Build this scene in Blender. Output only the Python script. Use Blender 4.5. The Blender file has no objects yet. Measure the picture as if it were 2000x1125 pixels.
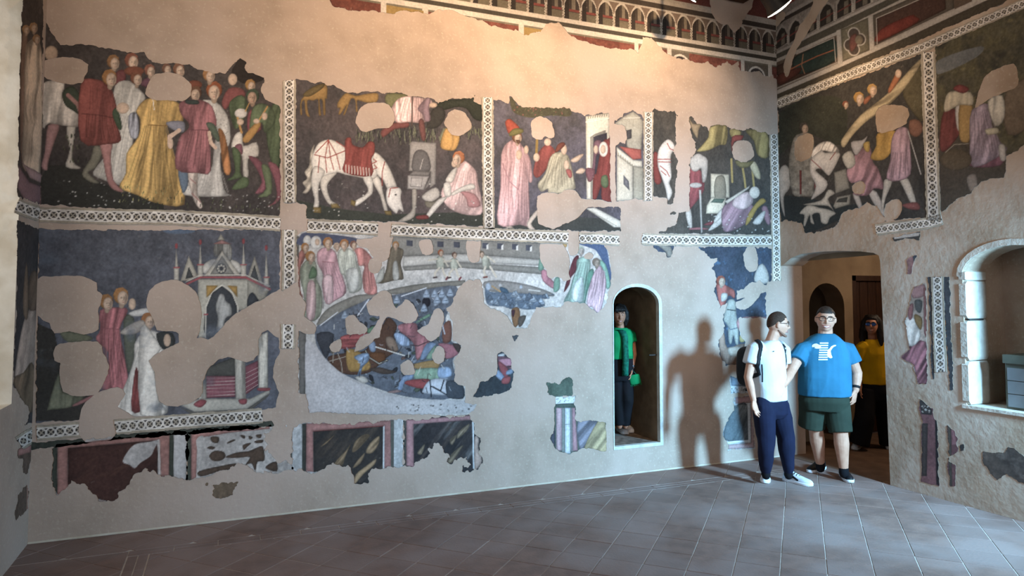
import bpy, bmesh, math, random
import numpy as np
from mathutils import Vector, Matrix, geometry
random.seed(7); RNG = np.random.default_rng(7)
SC = bpy.context.scene
COLL = SC.collection
# ---------------------------------------------------------------- camera (image taken as 2000 x 1125)
FPX, PPX, PPY, CAMH = 1350.0, 1000.0, 501.25, 1.92
PITCH, YAW = math.radians(3.0), math.radians(22.44)
CAM = np.array([1.316, -6.399, CAMH])
cd = bpy.data.cameras.new('camera'); cam = bpy.data.objects.new('camera', cd); COLL.objects.link(cam)
cd.sensor_fit = 'HORIZONTAL'; cd.sensor_width = 36.0; cd.lens = 36.0 * FPX / 2000.0
cd.shift_y = -(562.5 - PPY) / 2000.0; cd.clip_start = 0.05
cam.location = CAM; cam.rotation_euler = (math.pi / 2 + PITCH, 0, -YAW)
SC.camera = cam
# ---------------------------------------------------------------- world, colour management, daylight
w = bpy.data.worlds.new('World'); SC.world = w; w.use_nodes = True
w.node_tree.nodes['Background'].inputs[0].default_value = (0.75, 0.85, 1.0, 1)
w.node_tree.nodes['Background'].inputs[1].default_value = 0.35
SC.view_settings.view_transform = 'Standard'; SC.view_settings.look = 'None'
SC.view_settings.gamma = 1.0; SC.view_settings.exposure = 0.13; SC.view_settings.use_curve_mapping = False
if hasattr(SC, 'cycles'):
    SC.cycles.max_bounces = 5; SC.cycles.diffuse_bounces = 3; SC.cycles.glossy_bounces = 2; SC.cycles.transmission_bounces = 2
def aim(o, tgt):
    o.rotation_euler = (Vector(tgt) - o.location).to_track_quat('-Z', 'Y').to_euler()
def light(name, kind, loc, tgt, energy, col, **kw):
    l = bpy.data.lights.new(name, kind); l.energy = energy; l.color = col
    for k, v in kw.items(): setattr(l, k, v)
    o = bpy.data.objects.new(name, l); COLL.objects.link(o); o.location = loc; aim(o, tgt); return o
# right daylight set in an invented canted window, left window daylight, added rear fill
light('daylight_right', 'AREA', (7.30, -4.62, 2.05), (5.8, -0.3, 0.40), 190, (0.32, 0.67, 1.0), shape='RECTANGLE', size=0.36, size_y=0.6, spread=math.radians(104))
light('daylight_left_window', 'AREA', (-0.72, -1.7, 2.9), (2.2, -0.9, 2.0), 20, (1.0, 0.95, 0.88), shape='RECTANGLE', size=1.2, size_y=2.6)
light('added_rear_fill', 'AREA', (2.6, -9.3, 2.6), (3.0, 0, 1.6), 120, (1.0, 0.93, 0.89), shape='RECTANGLE', size=3.4, size_y=2.4)  # added fill behind the camera, lifts the brightness of the whole room

# ---------------------------------------------------------------- projection helpers (room space <-> photograph pixels)
_cy, _sy, _cp, _sp = math.cos(YAW), math.sin(YAW), math.cos(PITCH), math.sin(PITCH)
def pray(x, y):
    x = np.asarray(x, float); y = np.asarray(y, float)
    a = (x - PPX) / FPX; u = (PPY - y) / FPX
    f = _cp - u * _sp; z = _sp + u * _cp
    return np.stack([a * _cy + f * _sy, -a * _sy + f * _cy, z], -1)
def project(P):
    q = np.asarray(P, float) - CAM
    a = q[..., 0] * _cy - q[..., 1] * _sy; f = q[..., 0] * _sy + q[..., 1] * _cy
    fw = f * _cp + q[..., 2] * _sp; up = -f * _sp + q[..., 2] * _cp
    return PPX + FPX * a / fw, PPY - FPX * up / fw
def at_depth(x, y, d):
    """point on the pixel's ray at horizontal forward distance d from the camera"""
    r = pray(x, y); f = r[0] * _sy + r[1] * _cy
    return Vector(CAM + r * (d / f))
def at_floor(x, y, z=0.0):
    r = pray(x, y); return CAM + r * ((z - CAMH) / r[2])
class Plane:
    """vertical wall plane: origin O on the floor, unit direction E along it, outward normal N (away from the room)"""
    def __init__(s, O, E, N):
        s.O = np.array([O[0], O[1], 0.0]); e = np.array([E[0], E[1], 0.0]); s.E = e / np.linalg.norm(e)
        n = np.array([-s.E[1], s.E[0], 0.0]); s.N = n if n @ np.array([N[0], N[1], 0]) > 0 else -n
    def pt(s, a, z, out=0.0):
        return s.O + s.E * a + np.array([0, 0, 1.0]) * z + s.N * out
    def frompx(s, x, y):
        r = pray(x, y); t = ((s.O - CAM) @ s.N) / (r @ s.N)
        q = CAM + r * np.asarray(t)[..., None]
        return (q - s.O) @ s.E, q[..., 2]
BACK = Plane((0, 0), (1, 0), (0, 1))
RIGHT = Plane((7.43, 0), (0.0466, -1), (1, 0))
LEFT = Plane((-0.05, 0), (0, -1), (-1, 0))
LOBBY = Plane((7.0, 0.5), (1, 0), (0, 1))
# ---------------------------------------------------------------- object helpers
def tag(o, label=None, cat=None, group=None, kind=None):
    if label: o['label'] = label
    if cat: o['category'] = cat
    if group: o['group'] = group
    if kind: o['kind'] = kind
    return o
def link(name, me, m=None, parent=None):
    o = bpy.data.objects.new(name, me); COLL.objects.link(o)
    if m is not None and me is not None and len(me.materials) == 0: me.materials.append(m)
    if parent is not None: o.parent = parent
    return o
def empty(name, loc=(0, 0, 0)):
    o = bpy.data.objects.new(name, None); COLL.objects.link(o); o.location = loc; o.empty_display_size = 0.1; return o
def kid(name, me, m, parent):
    """part given in room coordinates under a parent empty that may sit elsewhere"""
    o = link(name, me, m, parent); o.matrix_parent_inverse = Matrix.Translation(-Vector(parent.location)); return o
def mesh(name, vs, fs, smooth=False):
    me = bpy.data.meshes.new(name); me.from_pydata([tuple(v) for v in vs], [], [tuple(f) for f in fs]); me.update()
    if smooth: me.polygons.foreach_set('use_smooth', [True] * len(me.polygons))
    return me
def box_mesh(name, x0, x1, y0, y1, z0, z1, bev=0.0):
    bm = bmesh.new(); bmesh.ops.create_cube(bm, size=1)
    for v in bm.verts: v.co = ((x0 + x1) / 2 + v.co.x * (x1 - x0), (y0 + y1) / 2 + v.co.y * (y1 - y0), (z0 + z1) / 2 + v.co.z * (z1 - z0))
    if bev: bmesh.ops.bevel(bm, geom=bm.edges[:], offset=bev, segments=2, affect='EDGES')
    me = bpy.data.meshes.new(name); bm.to_mesh(me); bm.free(); return me
def srgb(h):
    if isinstance(h, str): h = [int(h[i:i + 2], 16) / 255 for i in (0, 2, 4)]
    return np.array([c / 12.92 if c <= 0.04045 else ((c + 0.055) / 1.055) ** 2.4 for c in h])
# ---------------------------------------------------------------- materials
def mat(name, a, b=None, scale=6.0, rough=0.85, bump=0.0, bscale=60.0, spec=0.3, c=None, cscale=1.2, rnd=0.0, emit=0.0, metal=0.0, stretch=None, fleck=None, world=False):
    m = bpy.data.materials.new(name); m.use_nodes = True; nt = m.node_tree; N = nt.nodes; L = nt.links
    bs = N['Principled BSDF']; bs.inputs['Roughness'].default_value = rough; bs.inputs['Specular IOR Level'].default_value = spec
    bs.inputs['Metallic'].default_value = metal
    A = (*srgb(a), 1); bs.inputs['Base Color'].default_value = A
    tc = N.new('ShaderNodeTexCoord'); src = N.new('ShaderNodeNewGeometry').outputs['Position'] if world else tc.outputs['Object']
    if stretch:
        mp = N.new('ShaderNodeMapping'); mp.inputs['Scale'].default_value = stretch; L.new(src, mp.inputs[0]); src = mp.outputs[0]
    col = None
    def nz(sc, det=4):
        n = N.new('ShaderNodeTexNoise'); n.inputs['Scale'].default_value = sc; n.inputs['Detail'].default_value = det; L.new(src, n.inputs['Vector']); return n
    def ramp(n, lo=0.35, hi=0.65):
        r = N.new('ShaderNodeMapRange'); r.inputs[1].default_value = lo; r.inputs[2].default_value = hi; L.new(n.outputs[0], r.inputs[0]); return r.outputs[0]
    def mix(fac, x, y, bt='MIX'):
        q = N.new('ShaderNodeMix'); q.data_type = 'RGBA'; q.blend_type = bt
        if isinstance(fac, float): q.inputs[0].default_value = fac
        else: L.new(fac, q.inputs[0])
        for v, i in ((x, 6), (y, 7)):
            if isinstance(v, tuple): q.inputs[i].default_value = v
            else: L.new(v, q.inputs[i])
        return q.outputs[2]
    if b is not None:
        col = mix(ramp(nz(scale)), A, (*srgb(b), 1))
        if c is not None: col = mix(ramp(nz(cscale, 3), 0.42, 0.62), col, (*srgb(c), 1))
    if fleck: col = mix(ramp(nz(38, 3), .56, .86), col if col is not None else A, (*srgb(fleck), 1))
    if rnd:
        oi = N.new('ShaderNodeObjectInfo'); mr = N.new('ShaderNodeMapRange'); mr.inputs[3].default_value = 1 - rnd; mr.inputs[4].default_value = 1 + rnd
        L.new(oi.outputs['Random'], mr.inputs[0])
        cc = N.new('ShaderNodeCombineColor')
        for i in range(3): L.new(mr.outputs[0], cc.inputs[i])
        col = mix(1.0, col if col is not None else A, cc.outputs[0], 'MULTIPLY')
    if col is not None: L.new(col, bs.inputs['Base Color'])
    if bump:
        bp = N.new('ShaderNodeBump'); bp.inputs['Strength'].default_value = bump; bp.inputs['Distance'].default_value = 0.01
        L.new(nz(bscale, 3).outputs[0], bp.inputs['Height']); L.new(bp.outputs[0], bs.inputs['Normal'])
    if emit: bs.inputs['Emission Color'].default_value = A; bs.inputs['Emission Strength'].default_value = emit
    return m
M = {}
M['plaster'] = mat('plaster', 'b8a698', 'ab9a8c', 4.5, 0.92, 0.35, 22, 0.1, c='c0aea2', cscale=1.1, fleck='c9bdae')
M['plaster_warm'] = mat('plaster_warm', 'b39e8b', '9d8976', 2.6, 0.92, 0.6, 14, 0.1, c='bfae9f', cscale=1.5, fleck='c4b8a6')
M['limewash'] = mat('limewash', 'd9d2c4', 'c2b7a4', 5, 0.9, 0.5, 16, 0.1)
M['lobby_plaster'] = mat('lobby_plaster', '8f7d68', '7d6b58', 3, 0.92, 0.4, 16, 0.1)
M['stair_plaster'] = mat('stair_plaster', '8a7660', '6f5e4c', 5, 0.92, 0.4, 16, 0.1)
M['stone'] = mat('stone', 'cdc6ba', 'b5aca0', 9, 0.85, 0.4, 40, 0.15, rnd=0.06)
M['tile'] = mat('tile', '836a60', '725c54', 7, 0.6, 0.25, 50, 0.3, c='8b7872', cscale=1.3, rnd=0.08, world=True)
M['grout'] = mat('grout', 'c9bdb2', 'b5a99f', 20, 0.9, 0.3, 80, 0.1)
M['wood_dark'] = mat('wood_dark', '3a2318', '2a1811', 9, 0.55, 0.3, 30, 0.3, stretch=(6, 6, 0.6))
M['wood_beam'] = mat('wood_beam', '4a3222', '38251a', 6, 0.7, 0.3, 30, 0.2, stretch=(0.5, 5, 5))
M['black_metal'] = mat('black_metal', '1b1a1a', rough=0.5, spec=0.4)
M['iron'] = mat('iron', '2a2725', '3a3430', 20, 0.7, 0.2, 60)
M['lamp_glow'] = mat('lamp_glow', 'fff2d8', emit=9.0)
M['box_green'] = mat('box_green', '5c6157', '4c5149', 5, 0.7, 0.1, 30)
M['box_panel'] = mat('box_panel', '7e858a', '70777b', 5, 0.6, 0.05, 30)
M['glass'] = mat('window_glass', 'dfe8ee', rough=0.1)
# ================================================================ the setting
CEIL = 5.95
REV = []
def plane_mesh(name, pl, outer, holes=(), depth=0.0, skip=None, out=0.0):
    """wall face with holes; every hole (and the notches named in skip) gets reveals of the given depth"""
    loops = [[Vector((a, z, 0)) for a, z in outer]] + [[Vector((a, z, 0)) for a, z in h] for h in holes]
    flat = [p for l in loops for p in l]
    tris = geometry.tessellate_polygon(loops)
    vs = [pl.pt(p.x, p.y, out) for p in flat]; fs = [t for t in tris]
    if depth and (holes or skip): # reveals are a piece of their own
        reveals(name.replace('wall', 'trim_reveal'), pl, list(holes), skip or [], depth, out)
    return mesh(name, vs, fs)
def reveals(name, pl, holes, skip, depth, out):
    vs = []; fs = []
    for h in holes:
        n = len(h); b = len(vs)
        vs += [pl.pt(a, z, out) for a, z in h] + [pl.pt(a, z, depth + out) for a, z in h]
        fs += [(b + i, b + (i + 1) % n, b + n + (i + 1) % n, b + n + i) for i in range(n)]
    for run in skip:
        n = len(run); b = len(vs)
        vs += [pl.pt(a, z, out) for a, z in run] + [pl.pt(a, z, depth + out) for a, z in run]
        fs += [(b + i, b + i + 1, b + n + i + 1, b + n + i) for i in range(n - 1)]
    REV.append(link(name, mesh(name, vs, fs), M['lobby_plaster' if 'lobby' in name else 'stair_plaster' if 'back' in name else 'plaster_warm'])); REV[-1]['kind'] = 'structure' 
def pxs(pl, s):
    out = []
    for t in s.split():
        x, y = map(float, t.split(',')); a, z = pl.frompx(x, y); out.append((float(a), float(z)))
    return out
def arch(a0, a1, z0, zs, zt, n=14):
    """outline: up the left side, over a segmental or round arch, down the right side"""
    pts = [(a0, z0), (a0, zs)]; c = (a0 + a1) / 2; r = (a1 - a0) / 2
    for i in range(1, n): t = math.pi * (1 - i / n); pts.append((c + r * math.cos(t), zs + (zt - zs) * math.sin(t)))
    return pts + [(a1, zs), (a1, z0)]
def structure(o): o['kind'] = 'structure'; return o
# back wall with the small arched doorway (a wall stair) cut into it
NA0, NA1, NZ0, NZS, NZT = 5.125, 5.70, 0.30, 1.80, 1.985
niche = arch(NA0, NA1, NZ0, NZS, NZT)
wb = structure(link('wall_back', plane_mesh('wall_back', BACK, [(-0.05, 0), (7.76, 0), (7.76, CEIL), (-0.05, CEIL)], [niche], 0.30), M['plaster']))
# recess behind it
nw = [(4.6, 0.30), (NA1 + 0.01, 0.30)]
def quadmesh(name, quads):
    vs = []; fs = []
    for q in quads: fs.append(tuple(range(len(vs), len(vs) + len(q)))); vs += list(q)
    return mesh(name, vs, fs)
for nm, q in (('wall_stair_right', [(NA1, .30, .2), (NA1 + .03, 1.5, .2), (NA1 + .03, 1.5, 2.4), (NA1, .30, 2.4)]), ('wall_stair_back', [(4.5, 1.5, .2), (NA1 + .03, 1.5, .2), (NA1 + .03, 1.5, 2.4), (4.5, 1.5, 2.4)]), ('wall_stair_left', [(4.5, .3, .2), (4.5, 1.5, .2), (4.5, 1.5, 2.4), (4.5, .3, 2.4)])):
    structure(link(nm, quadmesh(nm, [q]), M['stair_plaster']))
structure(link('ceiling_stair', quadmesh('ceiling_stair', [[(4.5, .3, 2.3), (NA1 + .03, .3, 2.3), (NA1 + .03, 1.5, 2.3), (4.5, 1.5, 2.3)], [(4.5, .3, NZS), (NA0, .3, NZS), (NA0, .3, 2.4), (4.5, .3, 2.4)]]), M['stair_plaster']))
M['lime_rim'] = mat('lime_rim', 'd6dbd8', 'b9beba', 12, 0.9, 0.4, 40, 0.1)
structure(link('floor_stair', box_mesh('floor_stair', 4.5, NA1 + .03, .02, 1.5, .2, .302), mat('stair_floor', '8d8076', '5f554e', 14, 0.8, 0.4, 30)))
# lime-washed rim round the doorway, right jamb groove
rim_o = arch(NA0 - 0.012, NA1 + 0.035, NZ0 - 0.03, NZS, NZT + 0.035); rim_i = arch(NA0, NA1 - 0.004, NZ0 + .004, NZS, NZT)
vs = [BACK.pt(a, z, -0.006) for a, z in rim_o] + [BACK.pt(a, z, -0.006) for a, z in rim_i] + [BACK.pt(a, z, 0.002) for a, z in rim_o] + [BACK.pt(a, z, 0.05) for a, z in rim_i]
n = len(rim_o); fs = []
for i in range(n):
    j = (i + 1) % n
    fs += [(i, j, n + j, n + i), (2 * n + i, 2 * n + j, j, i), (n + i, n + j, 3 * n + j, 3 * n + i)]
structure(link('trim_1', mesh('trim_1', vs, fs), M['lime_rim']))
tag(link('iron_pin', box_mesh('iron_pin', NA1 - 0.10, NA1 + 0.004, 0.045, 0.055, 1.235, 1.247), M['iron']), 'thin rusty iron pin across the right jamb of the arched wall doorway', 'pin')
structure(link('baseboard_back', box_mesh('baseboard_back', -.05, 7.4, -.010, .0, 0, .016, .004), M['limewash']))
structure(link('baseboard_right', wall_block_(RIGHT, 1.37, 3.05, 0, .018, -.010, .0), M['limewash'])) if False else None
# right wall: passage opening at the corner, window embrasure further along
pas = pxs(RIGHT, '1531,516 1545,504 1565,496 1600,491.5 1640,490 1680,491 1706,494 1716,499 1719,510')
pz0 = float(RIGHT.frompx(1531, 516)[1]); jw = 1.335
pas_run = [(0.0, 0.0), (0.0, pz0 - .02)] + [p for p in pas if p[0] > 0.02] + [(jw - .02, 2.0), (jw, 1.2), (jw + .02, 0.0)]
outer = [(0, CEIL), (0, pz0 - .02)] + [p for p in pas if p[0] > 0.02] + [(jw - .02, 2.0), (jw, 1.2), (jw + .02, 0.0), (4.2, 0.0), (4.2, CEIL)]
WA0, WZ0 = [float(v) for v in RIGHT.frompx(1888, 792)]
WA1 = 2.99; wzs = float(RIGHT.frompx(1880, 540)[1])
wz_top = float(RIGHT.frompx(2000, 484)[1])
win = arch(WA0, WA1, WZ0, wzs, wz_top + 0.03)
structure(link('wall_right', plane_mesh('wall_right', RIGHT, outer, [win], 0.34, [pas_run[1:]]), M['plaster_warm']))
# embrasure behind the opening: blocked back, side block stones, soffit
deep = 0.62
structure(link('window_1', quadmesh('window_1', [[RIGHT.pt(WA0 - .02, WZ0 - .05, deep), RIGHT.pt(WA1 + .1, WZ0 - .05, deep), RIGHT.pt(WA1 + .1, 2.6, deep), RIGHT.pt(WA0 - .02, 2.6, deep)],
    [RIGHT.pt(WA0 - .06, WZ0, .30), RIGHT.pt(WA0 - .06, WZ0, deep), RIGHT.pt(WA1 + .1, WZ0, deep), RIGHT.pt(WA1 + .1, WZ0, .30)],
    [RIGHT.pt(WA0 + .01, wz_top + .06, .30), RIGHT.pt(WA0 + .01, wz_top + .06, deep), RIGHT.pt(WA1 + .1, wz_top + .06, deep), RIGHT.pt(WA1 + .1, wz_top + .06, .30)],
    [RIGHT.pt(WA0 - .0, WZ0, .30), RIGHT.pt(WA0 - .0, WZ0, deep), RIGHT.pt(WA0 - .0, 2.6, deep), RIGHT.pt(WA0 - .0, 2.6, .30)],
    [RIGHT.pt(WA1, WZ0, .30), RIGHT.pt(WA1, WZ0, deep), RIGHT.pt(WA1, 2.6, deep), RIGHT.pt(WA1, 2.6, .30)]]), M['plaster_warm']))
def wall_block(pl, a0, a1, z0, z1, o0, o1, bev=0.006):
    bm = bmesh.new(); bmesh.ops.create_cube(bm, size=1)
    bmesh.ops.bevel(bm, geom=bm.edges[:], offset=bev / max(a1 - a0, .05), segments=1, affect='EDGES')
    for v in bm.verts: v.co = Vector(pl.pt((a0 + a1) / 2 + v.co.x * (a1 - a0), (z0 + z1) / 2 + v.co.y * (z1 - z0), (o0 + o1) / 2 + v.co.z * (o1 - o0)))
    bmesh.ops.recalc_face_normals(bm, faces=bm.faces[:])
    me = bpy.data.meshes.new('block'); bm.to_mesh(me); bm.free(); return me
qu = empty('window_surround', tuple(RIGHT.pt(WA0, WZ0))); tag(qu, 'pale stone block jamb and rim of the arched window recess beside the lattice strip', 'window surround')
zj = [WZ0 + .005, float(RIGHT.frompx(1900, 706)[1]), float(RIGHT.frompx(1900, 624)[1]), float(RIGHT.frompx(1900, 548)[1]), wzs + .02]
zj[-1] = max(zj[-1], zj[-2] + .09)
for i in range(4):
    kid('stone_block', wall_block(RIGHT, WA0 - .035, WA0 + .035, zj[i] + .005, zj[i + 1] - .005, -.008, .30), M['stone'], qu)
# plaster rim over the arch and a sill
ro = arch(WA0 - .05, WA1 + .05, wzs, wzs + .01, wz_top + .085); ri = arch(WA0, WA1, wzs, wzs + .01, wz_top + .03)
n = len(ro); vs = [RIGHT.pt(a, z, -.008) for a, z in ro] + [RIGHT.pt(a, z, -.008) for a, z in ri] + [RIGHT.pt(a, z, .01) for a, z in ro] + [RIGHT.pt(a, z, .05) for a, z in ri]
fs = []
for i in range(n - 1): fs += [(i, i + 1, n + i + 1, n + i), (2 * n + i, 2 * n + i + 1, i + 1, i), (n + i, n + i + 1, 3 * n + i + 1, 3 * n + i)]
kid('arch_rim', mesh('arch_rim', vs, fs), M['stone'], qu)
kid('sill', wall_block(RIGHT, WA0 - .04, WA1, WZ0 - .025, WZ0 + .004, -.012, .32), M['stone'], qu)
tag(link('hinge_pin', wall_block(RIGHT, WA0 + .02, WA0 + .045, zj[2] - .012, zj[2] + .006, .01, .22, .002), M['iron']), 'rusty iron pin in the jamb joint of the arched window recess', 'pin')
# cabinet standing in the recess
bxa = float(RIGHT.frompx(1912, 790)[0]) + .16
cab = empty('storage_box', tuple(RIGHT.pt(bxa, WZ0 + .002, .3))); tag(cab, 'dull green storage box with grey panels standing in the window recess', 'box')
bz = WZ0 + .006; bt = bz + .47
kid('body', wall_block(RIGHT, bxa, bxa + .62, bz, bt - .02, .12, .5), M['box_green'], cab)
kid('lid', wall_block(RIGHT, bxa - .012, bxa + .63, bt - .075, bt, .105, .51), M['box_green'], cab)
for i in range(2):
    for j in range(3):
        kid('panel', wall_block(RIGHT, bxa + .02 + .27 * i, bxa + .275 + .27 * i, bz + .02 + .115 * j, bz + .128 + .115 * j, .112, .13, .004), M['box_panel'], cab)
# rest of the room shell
CW0 = RIGHT.pt(4.2, 0); CW1 = np.array([6.15, -5.75, 0])
e = (CW1 - CW0); clen = np.linalg.norm(e); CANT = Plane(CW0, e[:2] / clen, (1, -1))
c0 = clen * .5
M['plain_wall'] = mat('plain_wall', 'b8a78f', 'a49379', 3, 0.92, 0.3, 18, 0.1)
lw = np.array([7.30, -4.62, 0]); la = float((lw - CANT.O) @ CANT.E)
cwin = arch(la - .33, la + .33, 1.6, 2.4, 2.72)
structure(link('wall_added_canted', plane_mesh('wall_added_canted', CANT, [(0, 0), (clen, 0), (clen, CEIL), (0, CEIL)], [cwin], 0.2), M['plain_wall']))  # unseen wall and window, made up and angled to carry the right-hand daylight
structure(link('wall_right_rear', quadmesh('wall_right_rear', [[CW1, (6.15, -8.9, 0), (6.15, -8.9, CEIL), CW1 + np.array([0, 0, CEIL])]]), M['plain_wall']))
REAR = Plane((-0.05, -8.9), (1, 0), (0, -1))
structure(link('wall_rear', plane_mesh('wall_rear', REAR, [(0, 0), (6.2, 0), (6.2, CEIL), (0, CEIL)], [arch(.9, 4.4, 1.2, 3.0, 3.9)], .35), M['plain_wall']))  # unseen rear wall, its arched opening added to let the fill in
# left wall with the tall window embrasure whose far jamb shows at the frame edge
ja, _ = LEFT.frompx(36, 430); ja = float(ja); jz = float(LEFT.frompx(20, 790)[1])
lwin = [(ja, jz), (ja + .0, 4.9), (2.6, 4.9), (2.6, jz)]
structure(link('wall_left', plane_mesh('wall_left', LEFT, [(0, 0), (8.9, 0), (8.9, CEIL), (0, CEIL)], [], 0), M['plaster'])) if False else None
structure(link('wall_left', plane_mesh('wall_left', LEFT, [(0, 0), (8.9, 0), (8.9, CEIL), (0, CEIL)], [lwin], 0.0), M['plaster']))
LP = lambda a, z, o: LEFT.pt(a, z, o)
structure(link('window_2', quadmesh('window_2', [
    [LP(ja, jz, 0), LP(ja, 4.9, 0), LP(ja + .10, 4.9, .8), LP(ja + .10, jz, .8)],
    [LP(2.6, jz, 0), LP(2.6, 4.9, 0), LP(2.4, 4.9, .8), LP(2.4, jz, .8)],
    [LP(ja, jz, 0), LP(2.6, jz, 0), LP(2.4, jz, .8), LP(ja + .1, jz, .8)],
    [LP(ja, 4.9, 0), LP(2.6, 4.9, 0), LP(2.4, 4.9, .8), LP(ja + .1, 4.9, .8)]]), M['limewash']))
structure(link('ceiling', quadmesh('ceiling', [[(-.9, -9.4, CEIL), (8.2, -9.4, CEIL), (8.2, .1, CEIL), (-.9, .1, CEIL)]]), M['wood_beam']))
for i, y in enumerate(np.arange(-8.3, -.2, 1.15)):
    o = tag(link('ceiling_beam', box_mesh('ceiling_beam', -.05, 7.6, y - .09, y + .09, CEIL - .26, CEIL), M['wood_beam']), 'dark wooden ceiling beam spanning the painted room', 'beam', 'ceiling beams')
    o['kind'] = 'structure'
# lobby behind the passage
LZ = 2.72
da0, dz1 = [float(v) for v in LOBBY.frompx(1664, 538)]
aa0 = float(LOBBY.frompx(1581, 640)[0]); aa1 = float(LOBBY.frompx(1650, 640)[0]); azt = float(LOBBY.frompx(1614, 553)[1]); azs = azt - (aa1 - aa0) * .5
lob_arch = arch(aa0, aa1, 0.0, azs, azt)
lo = [(.70, 0), (aa0, 0)] + lob_arch[1:-1] + [(aa1, 0), (da0, 0), (da0, dz1), (da0 + 1.0, dz1), (da0 + 1.0, 0), (3.9, 0), (3.9, LZ), (.70, LZ)]
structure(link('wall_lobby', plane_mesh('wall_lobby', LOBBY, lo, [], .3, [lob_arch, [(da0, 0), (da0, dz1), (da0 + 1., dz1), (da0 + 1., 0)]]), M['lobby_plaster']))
LQ = [
    [(10.9, .5, 0), (10.9, -1.9, 0), (10.9, -1.9, LZ), (10.9, .5, LZ)],
    [(7.78, -1.9, 0), (10.9, -1.9, 0), (10.9, -1.9, LZ), (7.78, -1.9, LZ)],
    [(7.76, 0, 0), (7.76, .5, 0), (7.76, .5, LZ), (7.76, 0, LZ)],
    [(7.84, -1.9, 0), (7.80, -1.34, 0), (7.80, -1.34, LZ), (7.84, -1.9, LZ)],
    [(7.74, 0, 2.3), (7.80, -1.4, 2.34), (7.80, -1.4, LZ), (7.74, 0, LZ)],
    [(7.0 + aa0, .8, 0), (7.0 + aa0, 2.2, 0), (7.0 + aa0, 2.2, 2.4), (7.0 + aa0, .8, 2.4)],
    [(7.0 + aa1 + .2, .8, 0), (7.0 + aa1 + .2, 2.2, 0), (7.0 + aa1 + .2, 2.2, 2.4), (7.0 + aa1 + .2, .8, 2.4)],
    [(7.0 + aa0, 2.2, 0), (7.0 + aa1 + .2, 2.2, 0), (7.0 + aa1 + .2, 2.2, 2.4), (7.0 + aa0, 2.2, 2.4)],
    [(7.0 + aa0, .8, 2.4), (7.0 + aa1 + .2, .8, 2.4), (7.0 + aa1 + .2, 2.2, 2.4), (7.0 + aa0, 2.2, 2.4)]]
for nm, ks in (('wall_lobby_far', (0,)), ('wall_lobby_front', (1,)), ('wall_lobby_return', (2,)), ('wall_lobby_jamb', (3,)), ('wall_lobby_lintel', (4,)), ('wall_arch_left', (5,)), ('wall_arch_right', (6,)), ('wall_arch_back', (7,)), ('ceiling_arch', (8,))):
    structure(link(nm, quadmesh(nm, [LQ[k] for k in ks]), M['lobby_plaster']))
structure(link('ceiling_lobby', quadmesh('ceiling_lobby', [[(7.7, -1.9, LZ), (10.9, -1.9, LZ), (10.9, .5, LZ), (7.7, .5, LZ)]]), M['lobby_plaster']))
dr = structure(empty('door_1', (7 + da0 + .5, .62, 0)))
kid('door_frame', quadmesh('door_frame', []) if False else box_mesh('door_frame', 7 + da0, 7 + da0 + .07, .50, .64, 0, dz1), M['wood_dark'], dr)
kid('door_frame', box_mesh('door_frame', 7 + da0, 7 + da0 + 1.0, .50, .64, dz1 - .07, dz1), M['wood_dark'], dr)
for i in range(6):
    kid('plank', box_mesh('plank', 7 + da0 + .07 + .155 * i, 7 + da0 + .07 + .155 * i + .151, .58, .62, .01, dz1 - .07, .004), M['wood_dark'], dr)
ga = [float(v) for v in LOBBY.frompx(1585, 660)]
sgn = empty('notice_board', (7.0 + aa0 + .12, .72, 1.2)); tag(sgn, 'pale notice sheet behind the man in blue inside the dark lobby arch', 'notice')
kid('board', box_mesh('board', 7.0 + aa0 + .02, 7.0 + aa0 + .22, .74, .755, 1.1, float(LOBBY.frompx(1590, 620)[1])), mat('paper', 'b9ac98', '9d917f', 20, .9), sgn)
# ---------------------------------------------------------------- floor of square terracotta tiles laid diagonally
fl = structure(link('floor', quadmesh('floor', [[(-1.0, -9.4, -.0035), (11.0, -9.4, -.0035), (11.0, 2.3, -.0035), (-1.0, 2.3, -.0035)]]), M['grout']))
TS = 0.30; TG = 0.006
t0 = np.array([-0.57, 5.31]) ; A0 = np.array([-3.66, 5.412]); dd = np.array([.9242, .3818]); nn = np.array([-.3818, .9242])
anchor = np.array([(t0 - A0) @ dd, (t0 - A0) @ nn])
q1 = np.array([math.cos(-math.pi / 4), math.sin(-math.pi / 4)]); q2 = np.array([-q1[1], q1[0]])
def clip(poly, n, c):
    out = []
    for i in range(len(poly)):
        p, q = poly[i], poly[(i + 1) % len(poly)]; dp, dq = p @ n - c, q @ n - c
        if dp >= 0: out.append(p)
        if (dp >= 0) != (dq >= 0): out.append(p + (q - p) * (dp / (dp - dq)))
    return out
def prism(poly, h=0.0, ch=.003):
    """bevelled tile: top face, chamfer ring, sides"""
    c = sum(poly) / len(poly); n = len(poly)
    top = [c + (p - c) * (1 - ch / max(np.linalg.norm(p - c), .02)) for p in poly]
    vs = [(*p, h) for p in top] + [(*p, h - .002) for p in poly] + [(*p, -.007) for p in poly]
    fs = [tuple(range(n))] + [(i, n + i, n + (i + 1) % n, (i + 1) % n) for i in range(n)] + [(n + i, 2 * n + i, 2 * n + (i + 1) % n, n + (i + 1) % n) for i in range(n)]
    return vs, [f[::-1] if k else f for k, f in enumerate(fs)]
def area(poly): return .5 * abs(sum(poly[i][0] * poly[(i + 1) % len(poly)][1] - poly[(i + 1) % len(poly)][0] * poly[i][1] for i in range(len(poly))))
I = np.eye(2)
SU0, SU1, SW0, SW1 = 0.69, 0.83, -0.46, -0.575
regions = [[(I[1], -9.4), (-I[1], -(SW1 - TG)), (I[0], SU1 + TG)], [(I[1], SW0 + TG)], [(-I[1], -(SW0 - TG)), (-I[0], -(SU0 - TG))]]
rightlim = 7.43
full_me = None; cand = []
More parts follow.
